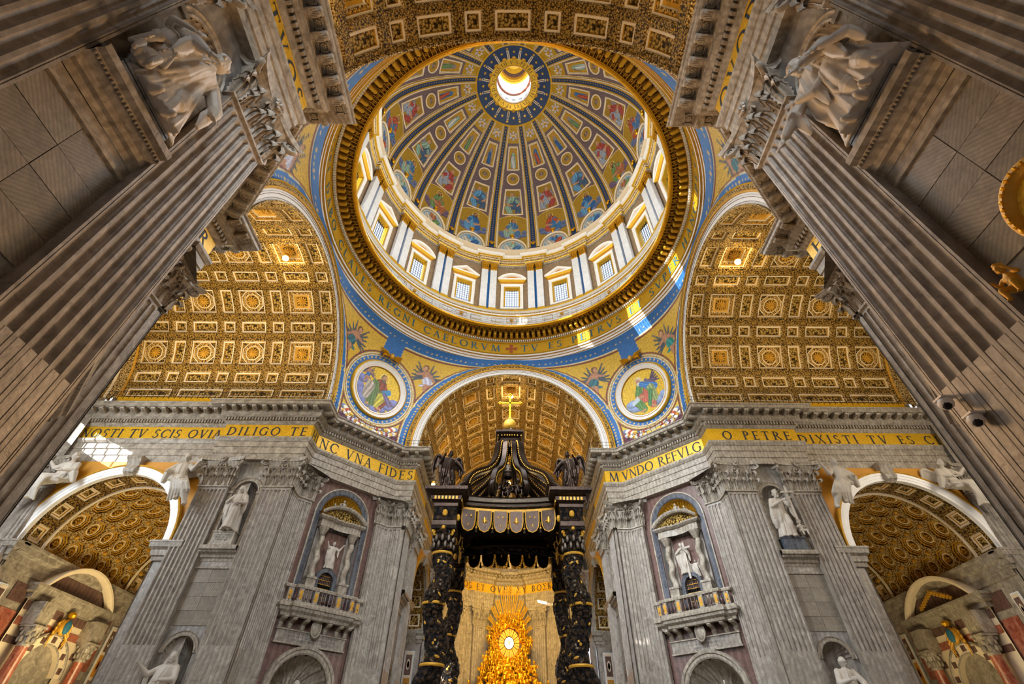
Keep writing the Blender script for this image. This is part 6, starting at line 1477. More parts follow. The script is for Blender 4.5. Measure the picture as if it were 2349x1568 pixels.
# curved cornice and tasselled valance between the blocks
H = (BY1-BY0)/2; yc = (BY0+BY1)/2 - BC
def side_frame(s):           # s 0 front, 1 right, 2 back, 3 left; returns a mapping (u across, w outward)
    a = s*PI/2; c, q = round(math.cos(a)), round(math.sin(a)); hx, hy = (BX, H)
    def f(u, w, z):
        x, y = u, -(hy if s % 2 == 0 else hx) - w; return (x*c - y*q, x*q + y*c + yc, z)
    return f
for s in range(4):
    f = side_frame(s); mb = MB(); n = 20; cur = lambda u: -.95 + .95*(u/3.9)**2*.55
    P = []
    for i in range(n+1):
        u = -3.9 + 7.8*i/n; P.append([f(u, cur(u) + w, z) for w, z in ((-.5, 17.9), (0, 17.95), (.05, 18.2), (.3, 18.3), (.35, 18.5), (.5, 18.6), (.55, 18.9), (.6, 19.0), (-.6, 19.0))])
    for j in range(8): mb.grid([p[j:j+2] for p in P], ['bronze', 'gold_matte', 'bronze', 'bronze_light', 'bronze_plain', 'bronze_light', 'bronze_plain', 'bronze_plain'][j])
    mb.done('curved_cornice', bal, sharp=30)
    for i in range(6):
        u0 = -3.25 + 1.3*i; mb = MB(); w_ = .54; out = [(-w_, 18.0), (-w_, 17.2), (-w_*.92, 16.75), (-w_*.6, 16.4), (0, 16.25), (w_*.6, 16.4), (w_*.92, 16.75), (w_, 17.2), (w_, 18.0)]
        pf = [f(u0+a, cur(u0+a)+.1, z) for a, z in out]; pb = [f(u0+a, cur(u0+a)+.02, z) for a, z in out]
        mb.add(pf + pb, [tuple(range(9)), tuple(range(9, 18))[::-1]] + [(j, j+9, j+10, j+1) for j in range(8)], 'bronze_plain'); mb.tube(pf, .045, 5, 'gold_matte')
        for dx, dz in ((-.2, 17.5), (.2, 17.5), (0, 16.8)) if i % 2 == 0 else ((0, 17.2),):
            c = f(u0+dx, cur(u0)+.12, dz); r = .1 if i % 2 == 0 else .26
            mb.ball(c, (r*.5, r*.5, r*1.2), 'gold_matte', 6); mb.ball((c[0], c[1], c[2]-r*.4), (r*1.1, r*.4 if s % 2 == 0 else r*1.1, r*.3), 'gold_matte', 6)
        mb.done('valance_flap', bal, sharp=30)
        mb = MB(); c = f(u0+.65, cur(u0+.65)+.0, 16.6); mb.ball(c, .1, 'gold_matte', 6); mb.tube([(c[0], c[1], c[2]+.5), (c[0], c[1], c[2])], .02, 4, 'gold_matte'); mb.lathe([(.05, 0), (.13, -.35)], (c[0], c[1], c[2]-.05), 8, 'bronze_light')
        if i < 5: mb.done('tassel', bal)
    mb = MB(); P = [[f(-4.1 + 8.2*i/n, cur(-4.1+8.2*i/n) - .05, z) for z in (17.3, 18.0)] for i in range(n+1)]; mb.grid(P, 'bronze'); mb.done('valance_band', bal)
mb = MB(); mb.box((0, yc, 18.75), (2*BX-1, 2*H-1, .1), 'bronze'); mb.ball((0, yc, 18.6), (1.0, 1.0, .1), 'gold_matte', 16)
mb.ball((0, yc, 18.4), (.2, .5, .14), 'pale', 8); mb.done('canopy_ceiling', bal)
# scroll ribs rising to the crown
def rib_pts(): 
    k = [(5.5, 20.6), (5.9, 20.1), (5.75, 19.55), (5.2, 19.45), (4.9, 19.9), (5.15, 20.35), (5.05, 21.0), (4.6, 21.7), (3.9, 22.25), (3.1, 22.75), (2.4, 23.4), (1.9, 24.2), (1.6, 25.1), (1.5, 26.0), (1.35, 26.5), (1.1, 26.3), (1.15, 25.95)]
    out = []
    for i in range(len(k)-1):
        p0, p1, p2, p3 = k[max(i-1, 0)], k[i], k[i+1], k[min(i+2, len(k)-1)]
        for t in (0, .25, .5, .75): out.append(tuple(.5*((2*p1[c]) + (-p0[c]+p2[c])*t + (2*p0[c]-5*p1[c]+4*p2[c]-p3[c])*t*t + (-p0[c]+3*p1[c]-3*p2[c]+p3[c])*t**3) for c in (0, 1)))
    return out
RP = rib_pts()
def scroll_rib(wd, sc=1.0):
    mb = MB(); P = []; n = len(RP)
    for i, (r, z) in enumerate(RP):
        a, b = RP[max(i-1, 0)], RP[min(i+1, n-1)]; tx, tz = b[0]-a[0], b[1]-a[1]; l = math.hypot(tx, tz) or 1; nx, nz = -tz/l, tx/l
        th = .14 + .16*math.sin(PI*min(1, i/n*1.1)); P.append([(r*sc + nx*o_, w_, z + nz*o_) for w_, o_ in ((-wd, -th), (-wd, th*.6), (-wd*.6, th), (-wd*.35, th*.6), (wd*.35, th*.6), (wd*.6, th), (wd, th*.6), (wd, -th))])
    mb.grid(P, 'bronze_plain', cv=True)
    for i in range(22, n-6, 1):
        r, z = RP[i]
        for s in (-1, 1): mb.ball((r*sc, s*wd*1.02, z), (.07, .04, .07), 'gold_matte', 5)
    return mb.me('scroll_rib', True, 35)
SR, SR2 = scroll_rib(.36), scroll_rib(.22, .82)
for i, (x, y) in enumerate(((-1, -1), (1, -1), (1, 1), (-1, 1))): o = link('scroll_rib', SR, bal, (0, yc, 0)); o.rotation_euler = (0, 0, math.atan2(y*H, x*BX)); 
for i in range(4): 
    for d in (-.32, .32): o = link('scroll_rib', SR2, bal, (0, yc, 0)); o.rotation_euler = (0, 0, i*PI/2 + d)
mb = MB(); oc_ = []
for i in range(32):
    a = 2*PI*i/32; rr_ = 1.75 - .45*abs(math.cos(2*a))**.7 + .0; oc_.append((rr_*math.cos(a), rr_*math.sin(a)+yc))
mb.sweep(oc_, [(-.6, 26.1), (-.5, 26.6), (-.35, 26.7), (-.35, 27.0), (-.05, 27.2), (.15, 27.45), (.18, 27.65), (-1.2, 27.7)], 'bronze_plain', closed=True)
for i in range(32): mb.ball((oc_[i][0]*.93, (oc_[i][1]-yc)*.93+yc, 27.15), .08, 'gold_matte', 5)
for i in range(5): a = i*2*PI/5; mb.ball((.6*math.cos(a), .6*math.sin(a)+yc, 28.0), (.3, .3, .4), 'bronze_plain', 8)
mb.lathe([(.9, 27.7), (.55, 28.1), (.35, 28.5)], (0, yc, 0), 12, 'bronze_plain'); mb.done('crown', bal, sharp=35)
mb = MB(); mb.ball((0, yc, 29.15), .66, 'gold_matte', 24); mb.done('orb', bal)['label'] = 'gilt bronze orb'
mb = MB(); mb.tube([(0, yc, 29.8), (0, yc, 30.1)], [.3, .12], 8, 'gold'); mb.box((0, yc, 31.5), (.2, .16, 3.0), 'gold'); mb.box((0, yc, 31.95), (2.1, .16, .2), 'gold')
for p in ((-1.1, 31.95), (1.1, 31.95), (0, 33.05)):
    for d in ((-.12, 0), (.12, 0), (0, .12), (0, -.12)): mb.ball((p[0]+d[0], yc, p[1]+d[1]), .13, 'gold', 8)
mb.done('cross', bal)['label'] = 'gilt cross on top'
# ------------------------------------------------------------ golden glory in the apse
GY, GZ = 74.6, 22.15
gl = thing('golden_glory', 'gilded sunburst of clouds, cherubs and rays round a glowing oval window', 'sculpture', (0, GY, 14))
mb = MB(); n = 24; mb.add([(.95*math.cos(2*PI*i/n), -.1, GZ-14 + 1.05*math.sin(2*PI*i/n)) for i in range(n)], [tuple(range(n))], 'alabaster_core'); mb.done('window_light', gl, smooth=False)['label'] = 'glowing oval pane with a dove'
mb = MB()
for i in range(24):
    a0, a1 = 2*PI*i/24+.02, 2*PI*(i+1)/24-.02; mb.add([(r*(.95 if r < 2 else .9)*math.cos(a), -.08, GZ-14 + r*1.08*math.sin(a)) for r, a in ((1.05, a0), (1.05, a1), (2.3, a1), (2.3, a0))], [(0, 1, 2, 3)], 'alabaster')
mb.done('amber_panes', gl, smooth=False)
mb = MB()
for i in range(12): a = 2*PI*i/12; mb.tube([(1.0*math.cos(a), -.15, GZ-14+1.08*math.sin(a)), (2.4*math.cos(a), -.15, GZ-14+2.8*math.sin(a))], .05, 4, 'bronze_plain')
mb.tube([(1.0*math.cos(2*PI*i/24), -.15, GZ-14+1.1*math.sin(2*PI*i/24)) for i in range(24)], .08, 5, 'bronze_plain', closed=True); mb.done('glazing_bars', gl)
mb = MB(); mb.ball((0, -.25, GZ-14), (.16, .12, .4), 'pale', 8)
for s in (-1, 1): mb.tube([(0, -.25, GZ-13.95), (s*.35, -.25, GZ-13.75), (s*.75, -.25, GZ-13.45)], [.14, .16, .04], 6, 'pale', flat=.4)
mb.done('dove', gl)
rg = random.Random(5)
for ang, ln in ((90, 10.6), (80, 9.8), (100, 9.8), (69, 8.2), (111, 8.2), (58, 7.6), (122, 7.6), (44, 6.6), (136, 6.6), (28, 5.8), (152, 5.8), (8, 5.2), (172, 5.2)):
    for q in range(-1, 2):
        a = R_(ang + q*3.0); L1 = ln*(1 - .06*abs(q) + .05*(q % 2)); d = Vector((math.cos(a)*.9, 0, math.sin(a))); b = Vector((0, -.5 - .25*(q % 2), GZ-14)); mb = MB(); mb.tube([b + d*2.8, b + d*L1], [.06, .12], 4, 'gold_flat'); mb.done('ray', gl)
# lamps: floodlights fixed in the coffers and on the canopy
for x, y, z, lb in ((-28.3, 0, 49.2, 'lit floodlight in a coffer of the left transept vault'), (28.3, 0, 49.2, 'lit floodlight in a coffer of the right transept vault'), (0, 28.3, 49.2, 'lit floodlight in the vault over the cross'), (-6.2, .5, 19.4, 'small lit lamp on the left front corner of the canopy'), (0, 6.2, 22.4, 'small lit lamp inside the canopy ribs')):
    t = thing('floodlight', lb, 'lamp', (x, y, z)); big = z > 40; mb = MB(); s = .38 if big else .15; mb.ball((0, 0, 0), s, 'lamp', 12); mb.done('bulb', t)
    mb = MB(); mb.lathe([(s*.9, .25*s), (s*1.15, .7*s), (s*.9, 1.6*s), (.02, 1.8*s)], seg=12, m='gold_matte'); mb.done('housing', t)
    light('lamp_glow', 'POINT', (x, y, z-.5), 700 if big else 120, (1, .8, .4), .15)
# security cameras and the gilt holy water cartouche on the near right pilaster
for i, (x, y, z, lb) in enumerate(((12.75, -24.42, 9.66, 'white dome security camera on a dark bracket, upper one'), (12.9, -24.7, 8.91, 'white dome security camera fixed to the pilaster, lower one'))):
    t = thing('security_camera', lb, 'camera', (x, y, z)); mb = MB(); mb.ball((0, 0, 0), .2, 'camera_white', 14); mb.done('body', t); mb = MB(); mb.ball((-.05, -.04, -.09), .13, 'iron', 10); mb.done('lens_dome', t)
    mb = MB(); mb.box((0.05, 0, .16), (.42, .34, .06), 'camera_white'); mb.tube([(0, 0, .2), (.25, .05, .3), (13.1-x, .1, .25)], .04, 6, 'iron'); mb.done('bracket', t)
t = thing('gilt_cartouche', 'gilt oval frame with knobbed rim and gold mosaic at the right edge', 'frame', (13.3, -29.7, 12.0), -PI/2); t.scale = (.78, .9, .8)
mb = MB(); n = 40
for r0, o0, r1, o1 in ((1.35, 0, 1.3, .25), (1.3, .25, 1.15, .3), (1.15, .3, 1.0, .15), (1.0, .15, .95, .05)):
    mb.grid([[(r0*math.cos(2*PI*i/n), -o0, 1.2*r0*math.sin(2*PI*i/n)), (r1*math.cos(2*PI*i/n), -o1, 1.2*r1*math.sin(2*PI*i/n))] for i in range(n)], 'gold_matte', cu=True)
mb.done('rim', t)
for i in range(30): a = 2*PI*i/30; link('knob', None, t) if False else None
mb = MB()
for i in range(34): a = 2*PI*i/34; mb.ball((1.17*math.cos(a), -.28, 1.4*math.sin(a)), (.07, .07, .1), 'gold', 6)
mb.done('knobs', t)['kind'] = 'stuff'
mb = MB(); mb.add([(.98*math.cos(2*PI*i/n), -.06, 1.17*math.sin(2*PI*i/n)) for i in range(n)], [tuple(range(n))], 'gold_mosaic'); mb.done('mosaic', t, smooth=False)
# ------------------------------------------------------------ figures: one continuous skin each (voxel remesh), drapery folds, faces, hands
def cap3(mb, a, b, r0, r1, m='statue', seg=8):
    a, b = Vector(a), Vector(b); mb.tube([a + (a-b).normalized()*r0*.6, a, b, b + (b-a).normalized()*r1*.6], [r0*.55, r0, r1, r1*.55], seg, m)
def hand(mb, w, d, s, m='statue'):
    """palm plus four fingers and a thumb"""
    w, d = Vector(w), Vector(d).normalized(); sd = d.cross(Vector((0, -1, .2))).normalized(); pm = w + d*.045*s; mb.ball(pm, (.026*s, .022*s, .034*s), m, 8)
    for i in range(4): b = pm + sd*(i-1.5)*.014*s + d*.02*s; cap3(mb, b, b + d*(.045-.006*abs(i-1.4))*s + Vector((0, -.012*s, -.006*s)), .0085*s, .0065*s, m, 5)
    cap3(mb, pm + sd*.02*s, pm + sd*.04*s + d*.02*s, .009*s, .007*s, m, 5)
def head(mb, c, s, look=(0, -1, 0), hair=1, beard=False, veil=False, m='statue'):
    c = Vector(c); f = Vector(look).normalized(); r = f.cross(Vector((0, 0, 1))).normalized(); u = r.cross(f); e = Matrix((r, -f, u)).transposed()
    P = lambda x, y, z: c + (r*x + f*y + u*z)*s
    mb.ball(c, (.052*s, .062*s, .072*s), m, 14, rot=e); mb.ball(P(0, .02, -.035), (.036*s, .04*s, .04*s), m, 10, rot=e)
    cap3(mb, P(0, .058, .008), P(0, .075, -.018), .009*s, .013*s, m, 6)                   # nose
    for q in (-1, 1):
        mb.ball(P(q*.022, .052, .01), .011*s, m, 6); cap3(mb, P(q*.008, .062, .024), P(q*.036, .05, .022), .008*s, .006*s, m, 5); mb.ball(P(q*.054, 0, -.005), (.01*s, .014*s, .02*s), m, 6)
    cap3(mb, P(-.016, .058, -.038), P(.016, .058, -.038), .007*s, .007*s, m, 5); mb.ball(P(0, .05, -.062), .018*s, m, 6)
    rr = random.Random(int(c.x*7+c.z*13) & 255)
    if hair and not veil:
        for i in range(26):
            a = rr.random()*2*PI; h_ = rr.random()*1.3; x, y, z = math.sin(h_)*math.cos(a), math.sin(h_)*math.sin(a), math.cos(h_)
            if y > .55 and z < .75: continue
            mb.ball(P(x*.056, y*.062, z*.072+.006), .017*s, m, 5)
        for i in range(8): a = PI + PI*(i+.5)/8; mb.ball(P(math.cos(a)*.055, math.sin(a)*.05, -.02), .018*s, m, 5)
    if beard:
        for i in range(10): mb.ball(P((rr.random()-.5)*.06, .045+.02*rr.random(), -.05-.05*rr.random()), .017*s, m, 5)
    if veil:
        mb.ball(P(0, -.012, .015), (.066*s, .07*s, .082*s), m, 12, rot=e); cap3(mb, P(-.055, -.01, 0), P(-.08, -.01, -.14), .03*s, .045*s, m); cap3(mb, P(.055, -.01, 0), P(.08, -.01, -.14), .03*s, .045*s, m)
def robe(mb, rings, folds=9, amp=.1, ph=0., n=36, m='statue', extra=7):
    P = []; k = len(rings)
    for i, (x, y, z, rx, ry) in enumerate(rings):
        t = i/max(1, k-1); am = amp*t; P.append([(x + rx*(1 + am*math.sin(folds*2*PI*j/n + ph + t*1.6))*math.cos(2*PI*j/n), y + ry*(1 + am*math.sin(folds*2*PI*j/n + ph + t*1.6))*math.sin(2*PI*j/n), z) for j in range(n)])
    mb.grid(P, m, cv=True); k0 = len(mb.V) - k*n; i_ = mb.mi(m); mb.F.append(tuple(k0+j for j in range(n))[::-1]); mb.M.append(i_); mb.F.append(tuple(k0+(k-1)*n+j for j in range(n))); mb.M.append(i_)
    rr = random.Random(int(ph*100))
    for e in range(extra):
        a = PI*(1.05 + .9*rr.random()); s = (rr.random()-.5)*1.1; pts = [(x + rx*1.0*math.cos(a + s*i/k), y + ry*1.0*math.sin(a + s*i/k), z) for i, (x, y, z, rx, ry) in enumerate(rings)]; r = max(rings[0][3], .08)*.16; mb.tube(pts, [r*.6] + [r]*(k-1), 6, m)
def wing(mb, root, s, sgn, m='statue', up=.35):
    root = Vector(root); lead = [root, root + Vector((sgn*.10*s, .05*s, .12*s)), root + Vector((sgn*.20*s, .08*s, .20*s)), root + Vector((sgn*.27*s, .09*s, .17*s)), root + Vector((sgn*.31*s, .09*s, .06*s))]
    mb.tube(lead, [.04*s, .045*s, .045*s, .04*s, .03*s], 8, m)
    for i in range(13):
        t = i/12*3.99; k = int(t); f = t-k; p = lead[k]*(1-f) + lead[min(k+1, 4)]*f; ln = (.20 + .18*i/12)*s; mb.tube([p, p + Vector((sgn*.02*s, .03*s, -ln*.55)), p + Vector((-sgn*.02*s, .03*s, -ln))], [.034*s, .03*s, .01*s], 6, m, flat=.6)
def finish(mb, name, mat, voxel, parent=None, smooth=2):
    me0 = mb.me('tmp', False); o = bpy.data.objects.new('tmp', me0); COL.objects.link(o); r = o.modifiers.new('r', 'REMESH'); r.mode = 'VOXEL'; r.voxel_size = voxel; r.use_smooth_shade = True
    if smooth: s = o.modifiers.new('s', 'SMOOTH'); s.factor = .5; s.iterations = smooth
    dg = bpy.context.evaluated_depsgraph_get(); me = bpy.data.meshes.new_from_object(o.evaluated_get(dg)); bpy.data.objects.remove(o)
    me.materials.clear(); me.materials.append(MATS[mat]); me.name = name; return me
def stand(s=1., squat=False, fwd=0, hs=1., arms=None, beard=False, veil=False, look=(0, -1, -.25), lean=0, wings=False, hair=1, child=False, ph=1., cross=False, extra=None):
    """standing draped figure of height s, facing local -y, feet at the origin"""
    mb = MB(); zz = (lambda z: z*.68 if z < .5 else z - .16) if squat else (lambda z: z)
    fy = lambda z: -fwd*max(0, z-.35)
    S = lambda x, y, z: (x*s + lean*z*s, (y + fy(z))*s, zz(z)*s)
    def rg(L_): return [(x*s + lean*z*s, (y + fy(z))*s, zz(z)*s, rx*s, ry*s) for x, y, z, rx, ry in L_]
    robe(mb, rg([(0, 0, .83, .07, .055), (0, 0, .79, .13, .08), (0, 0, .68, .125, .09), (0, 0, .56, .12, .09), (.01, -.01, .42, .15, .11), (.01, -.01, .22, .165, .125), (0, 0, .02, .19, .14)]), 9, .16, ph)
    robe(mb, rg([(-.03, .0, .82, .12, .07), (-.07, -.01, .66, .12, .10), (-.09, -.02, .5, .14, .12), (-.10, -.02, .34, .12, .11), (-.12, 0, .2, .06, .06)]), 7, .2, ph+2, extra=4)
    cap3(mb, S(.05, -.06, .45), S(.07, -.13, .27), .075*s, .06*s); cap3(mb, S(.07, -.13, .27), S(.06, -.06, .05), .055*s, .04*s)
    for q in (-1, 1): cap3(mb, S(q*.06, -.12, .02), S(q*.07, -.19, .015), .03*s, .022*s)
    cap3(mb, S(0, -.005, .8), S(0, -.02, .89), .035*s, .032*s); hd = Vector(S(0, -.03, .925)); head(mb, hd, s*hs, look, hair, beard, veil)
    arms = arms or ((-.2, -.1, .62, -.08, -.2, .66), (.2, -.08, .62, .1, -.2, .58))
    for q, (ex, ey, ez, wx, wy, wz) in zip((-1, 1), arms):
        a, b, c = S(q*.115, 0, .8), S(ex, ey, ez), S(wx, wy, wz); cap3(mb, a, b, .052*s, .05*s); cap3(mb, b, c, .05*s, .03*s); hand(mb, c, Vector(c)-Vector(b), s)
        mb.tube([b, Vector(b) + Vector((0, .02*s, -.12*s)), Vector(b) + Vector((q*.01*s, .02*s, -.24*s))], [.045*s, .05*s, .02*s], 6, 'statue', flat=.5)
    if wings:
        for q in (-1, 1): wing(mb, S(q*.05, .08, .74), s, q)
    if cross: mb.box(S(.2, -.16, .68), (.035*s, .035*s, .75*s), 'statue'); mb.box(S(.2, -.16, .9), (.3*s, .035*s, .035*s), 'statue')
    if extra: extra(mb, S, s)
    return mb
def putto(s=1., look=(0, -1, -.1), arms=None, wings=True, sit=True):
    mb = MB(); S = lambda x, y, z: (x*s, y*s, z*s)
    mb.ball(S(0, 0, .5), (.13*s, .11*s, .2*s), 'statue', 10); mb.ball(S(0, -.02, .33), (.14*s, .13*s, .12*s), 'statue', 10); c = Vector(S(0, -.02, .82)); head(mb, c, s*1.65, look)
    for q in (-1, 1):
        k = S(q*.13, -.26, .3) if sit else S(q*.12, -.1, .15); f = S(q*.12, -.27, .03) if sit else S(q*.13, .08, -.08); cap3(mb, S(q*.08, -.02, .3), k, .085*s, .06*s); cap3(mb, k, f, .058*s, .035*s); cap3(mb, f, (f[0], f[1]-.08*s, f[2]-.02*s), .03*s, .022*s)
        e, w = (arms or ((-.22, -.06, .5, -.16, -.22, .5), (.22, -.06, .5, .2, -.2, .62)))[0 if q < 0 else 1][:3], (arms or ((-.22, -.06, .5, -.16, -.22, .5), (.22, -.06, .5, .2, -.2, .62)))[0 if q < 0 else 1][3:]
        cap3(mb, S(q*.12, 0, .62), S(*e), .048*s, .04*s); cap3(mb, S(*e), S(*w), .04*s, .028*s); hand(mb, S(*w), Vector(w)-Vector(e), s*1.2)
        if wings: wing(mb, S(q*.05, .1, .5), s*.8, q, up=.3)
    return mb
def recline(s=1., sgn=1, wings=True, ph=0.):
    """figure sitting on the curve of an arch: torso upright, legs trailing down and outward along sgn"""
    mb = MB(); S = lambda x, y, z: (sgn*x*s, y*s, z*s)
    robe(mb, [(sgn*x*s, y*s, z*s, rx*s, ry*s) for x, y, z, rx, ry in [(0, 0, .86, .07, .06), (0, 0, .8, .13, .09), (0, 0, .66, .12, .10), (.01, 0, .56, .15, .12), (.03, -.02, .48, .17, .14)]], 7, .12, ph, extra=5)
    for o_, kx, fx in ((-.02, .20, .22), (.08, .30, .42)):
        cap3(mb, S(o_+.02, -.04, .5), S(kx, -.2, .44 - o_), .1*s, .08*s); cap3(mb, S(kx, -.2, .44-o_), S(fx, -.1, .1 - o_), .075*s, .045*s); cap3(mb, S(fx, -.1, .1-o_), S(fx+.03, -.19, .06-o_), .035*s, .025*s)
    for i in range(7): x = .08 + .05*i; mb.tube([S(x*.6, -.14, .52), S(x, -.24, .42-.01*i), S(x+.05, -.2, .25), S(x+.03, -.12, .05+.02*i)], [.03*s, .034*s, .036*s, .02*s], 6, 'statue')
    mb.tube([S(-.1, .0, .75), S(-.2, -.05, .6), S(-.25, 0, .45)], [.06*s, .08*s, .04*s], 6, 'statue')
    cap3(mb, S(0, 0, .83), S(0, -.02, .92), .036*s, .034*s); head(mb, Vector(S(0, -.03, .965)), s, (sgn*.25, -1, -.45))
    for q, e, w in ((1, (.22, -.05, .7), (.32, -.12, .82)), (-1, (-.2, -.08, .66), (-.12, -.2, .6))): cap3(mb, S(q*.12, 0, .82), S(*e), .052*s, .045*s); cap3(mb, S(*e), S(*w), .043*s, .028*s); hand(mb, S(*w), Vector(S(*w))-Vector(S(*e)), s)
    if wings:
        for q in (-1, 1): wing(mb, S(q*.05, .08, .74), s*.9, q*sgn)
    return mb
def statue(name, label, cat, mb, mat, voxel, loc, rot=0, group=None, sc=None):
    me = finish(mb, name, mat, voxel); o = link(name, me, None, loc, rot); tag(o, label, cat, group)
    if sc: o.scale = sc
    return o
# niche statues of the transept bays (plinths are things of their own)
def plinth(loc, rot, w, d, h, label, mat='stone_trim', text=None):
    t = thing('plinth', label, 'plinth', loc, rot); mb = MB(); mb.box((0, 0, h/2), (w, d, h), mat); mb.done('block', t, smooth=False)
    mb = MB(); mb.box((0, 0, h-.06), (w+.16, d+.16, .12), mat); mb.box((0, 0, .08), (w+.16, d+.16, .16), mat); mb.done('moulding', t, smooth=False)
    if text:
        for i, r_ in enumerate(text): inscription('lettering', r_, .14, lambda a_, b_, i=i: (a_, -d/2-.02, h*.66 - .24*i + b_), t, 'ink', .2)
plinth((-29.15, 13.5, 18.86), 0, 2.2, 1.2, 1.4, 'pale inscribed plinth under the veiled statue, left', 'stone_trim', ['S ANGELA MERICI', 'SOC S VRSVLAE', 'FVNDATRIX'])
plinth((29.15, 13.5, 18.86), 0, 2.2, 1.2, 1.3, 'dark plinth under the statue holding a cross, right', 'dark_marble')
statue('statue', 'veiled woman statue with a child in the upper niche, left pier wall', 'statue', stand(4.8, fwd=.15, hs=1.1, veil=True, look=(-.2, -1, -.4), ph=1.3, extra=lambda mb, S, s: (head(mb, Vector(S(.05, -.2, .56)), s*.8, (0, -1, 0)), robe(mb, [(S(.05, -.18, z)[0], S(0, -.18, 0)[1], z*s, r*s, r*s) for z, r in ((.5, .06), (.4, .08), (.2, .08), (.03, .1))], 6, .15, 3))), 'statue', .045, (-29.15, 13.45, 20.26))
statue('statue', 'bearded saint statue holding a tall cross in the upper niche, right pier wall', 'statue', stand(5.0, fwd=.15, hs=1.1, arms=((-.2, -.1, .62, -.02, -.2, .7), (.2, -.1, .64, .16, -.18, .78)), look=(-.3, -1, -.2), cross=True, ph=2.2, beard=True), 'statue', .045, (29.0, 13.45, 20.16))
statue('statue', 'small winged boy statue at the feet of the cross bearing saint', 'statue', putto(1.9), 'statue', .035, (30.3, 12.9, 20.16))
statue('statue', 'veiled nun statue with outspread hand in the lower left niche', 'statue', stand(5.2, veil=True, arms=((-.26, -.1, .68, -.36, -.2, .78), (.2, -.1, .62, .05, -.2, .6)), look=(.2, -1, -.1), ph=.6), 'statue', .05, (-29.15, 13.35, 4.55))
statue('statue', 'bald monk statue with hands together in the lower right niche', 'statue', stand(5.4, hair=0, look=(.5, -1, -.5), ph=3.1), 'statue', .05, (29.15, 13.35, 4.55))
# arch figures
statue('arch_figure', 'white winged figure seated on the right haunch of the left chapel arch', 'statue', recline(5.9, 1, True, .4), 'statue', .06, (-36.6, 12.6, 22.6))
statue('arch_figure', 'white reclining figure raising a scroll on the outer haunch of the left chapel arch', 'statue', recline(5.9, -1, False, 1.4), 'statue', .06, (-49.4, 12.6, 22.6))
statue('arch_figure', 'pale seated figure with arms spread on the inner haunch of the right chapel arch', 'statue', recline(5.7, -1, False, 2.4), 'statue', .06, (36.9, 12.6, 22.9))
statue('arch_figure', 'pale winged reclining figure on the outer haunch of the right chapel arch', 'statue', recline(5.7, 1, True, 3.4), 'statue', .06, (48.9, 12.6, 22.9))
# great groups in the near nave niches
plinth((-13.5, -29.15, 18.86), PI/2, 2.5, 1.2, .35, 'black slab under the statue group, upper left', 'dark_marble'); plinth((13.5, -29.15, 18.86), -PI/2, 2.5, 1.2, .35, 'black slab under the statue group, upper right', 'dark_marble')
def train(dx, n):
    def f(mb, S, s): robe(mb, [(S(dx*(.5 + .5*(1-z)), 0, 0)[0], -.04*s, S(0, 0, z)[2], r*s, .12*s) for z, r in ((.66, .07), (.5, .11), (.3, .13), (.1, .15), (.01, .16))], 8, .24, n, extra=6)
    return f
statue('statue', 'robed bald old man of the white group in the upper left niche', 'statue', stand(6.0, squat=True, fwd=.24, hs=1.15, arms=((-.2, -.14, .66, -.16, -.24, .6), (.22, -.1, .62, .2, -.2, .48)), hair=0, look=(-.8, -1, .0), lean=.02, ph=1.1, extra=train(.09, 2)), 'statue', .042, (-13.35, -29.1, 19.21), PI/2)
statue('statue', 'naked winged child climbing beside the robed man, upper left niche', 'statue', putto(3.0, look=(.6, -1, .1), wings=False, sit=False, arms=((-.2, -.1, .62, -.05, -.26, .7), (.25, -.1, .6, .32, -.25, .75))), 'statue', .03, (-12.9, -30.35, 20.5), PI/2)
statue('statue', 'small child seated on the slab, upper left niche', 'statue', putto(2.3, look=(.5, -1, .3), wings=False), 'statue', .03, (-12.85, -30.25, 19.2), PI/2 - .5)
mb = MB(); rr = random.Random(4)
for i in range(16): mb.tube([(0, 0, 0), (.12*rr.uniform(-1, 1), .1*rr.uniform(-1, 1), .25), (.3*rr.uniform(-1, 1), .1*rr.uniform(-1, 1), .45+.3*rr.random())], [.09, .07, .02], 5, 'gold_matte')
o = mb.done('flaming_heart', loc=(-12.55, -29.55, 22.1)); tag(o, 'gilt flaming heart held up in the upper left statue group', 'ornament')
statue('statue', 'robed elder reaching out one hand, white group in the upper right niche', 'statue', stand(6.1, squat=True, fwd=.24, hs=1.15, arms=((-.24, -.14, .64, -.34, -.22, .55), (.2, -.14, .66, .1, -.26, .62)), hair=0, look=(-.35, -1, -.3), lean=-.01, ph=2.6, extra=train(-.06, 4)), 'statue', .042, (13.35, -29.1, 19.21), -PI/2)
statue('statue', 'kneeling youth leaning on the elder, white group in the upper right niche', 'statue', stand(4.6, squat=True, fwd=.2, hs=1.1, arms=((-.24, -.1, .7, -.34, -.16, .78), (.22, -.1, .66, .1, -.24, .7)), look=(-.7, -1, .3), lean=-.1, ph=3.7), 'statue', .036, (13.0, -30.2, 19.2), -PI/2)
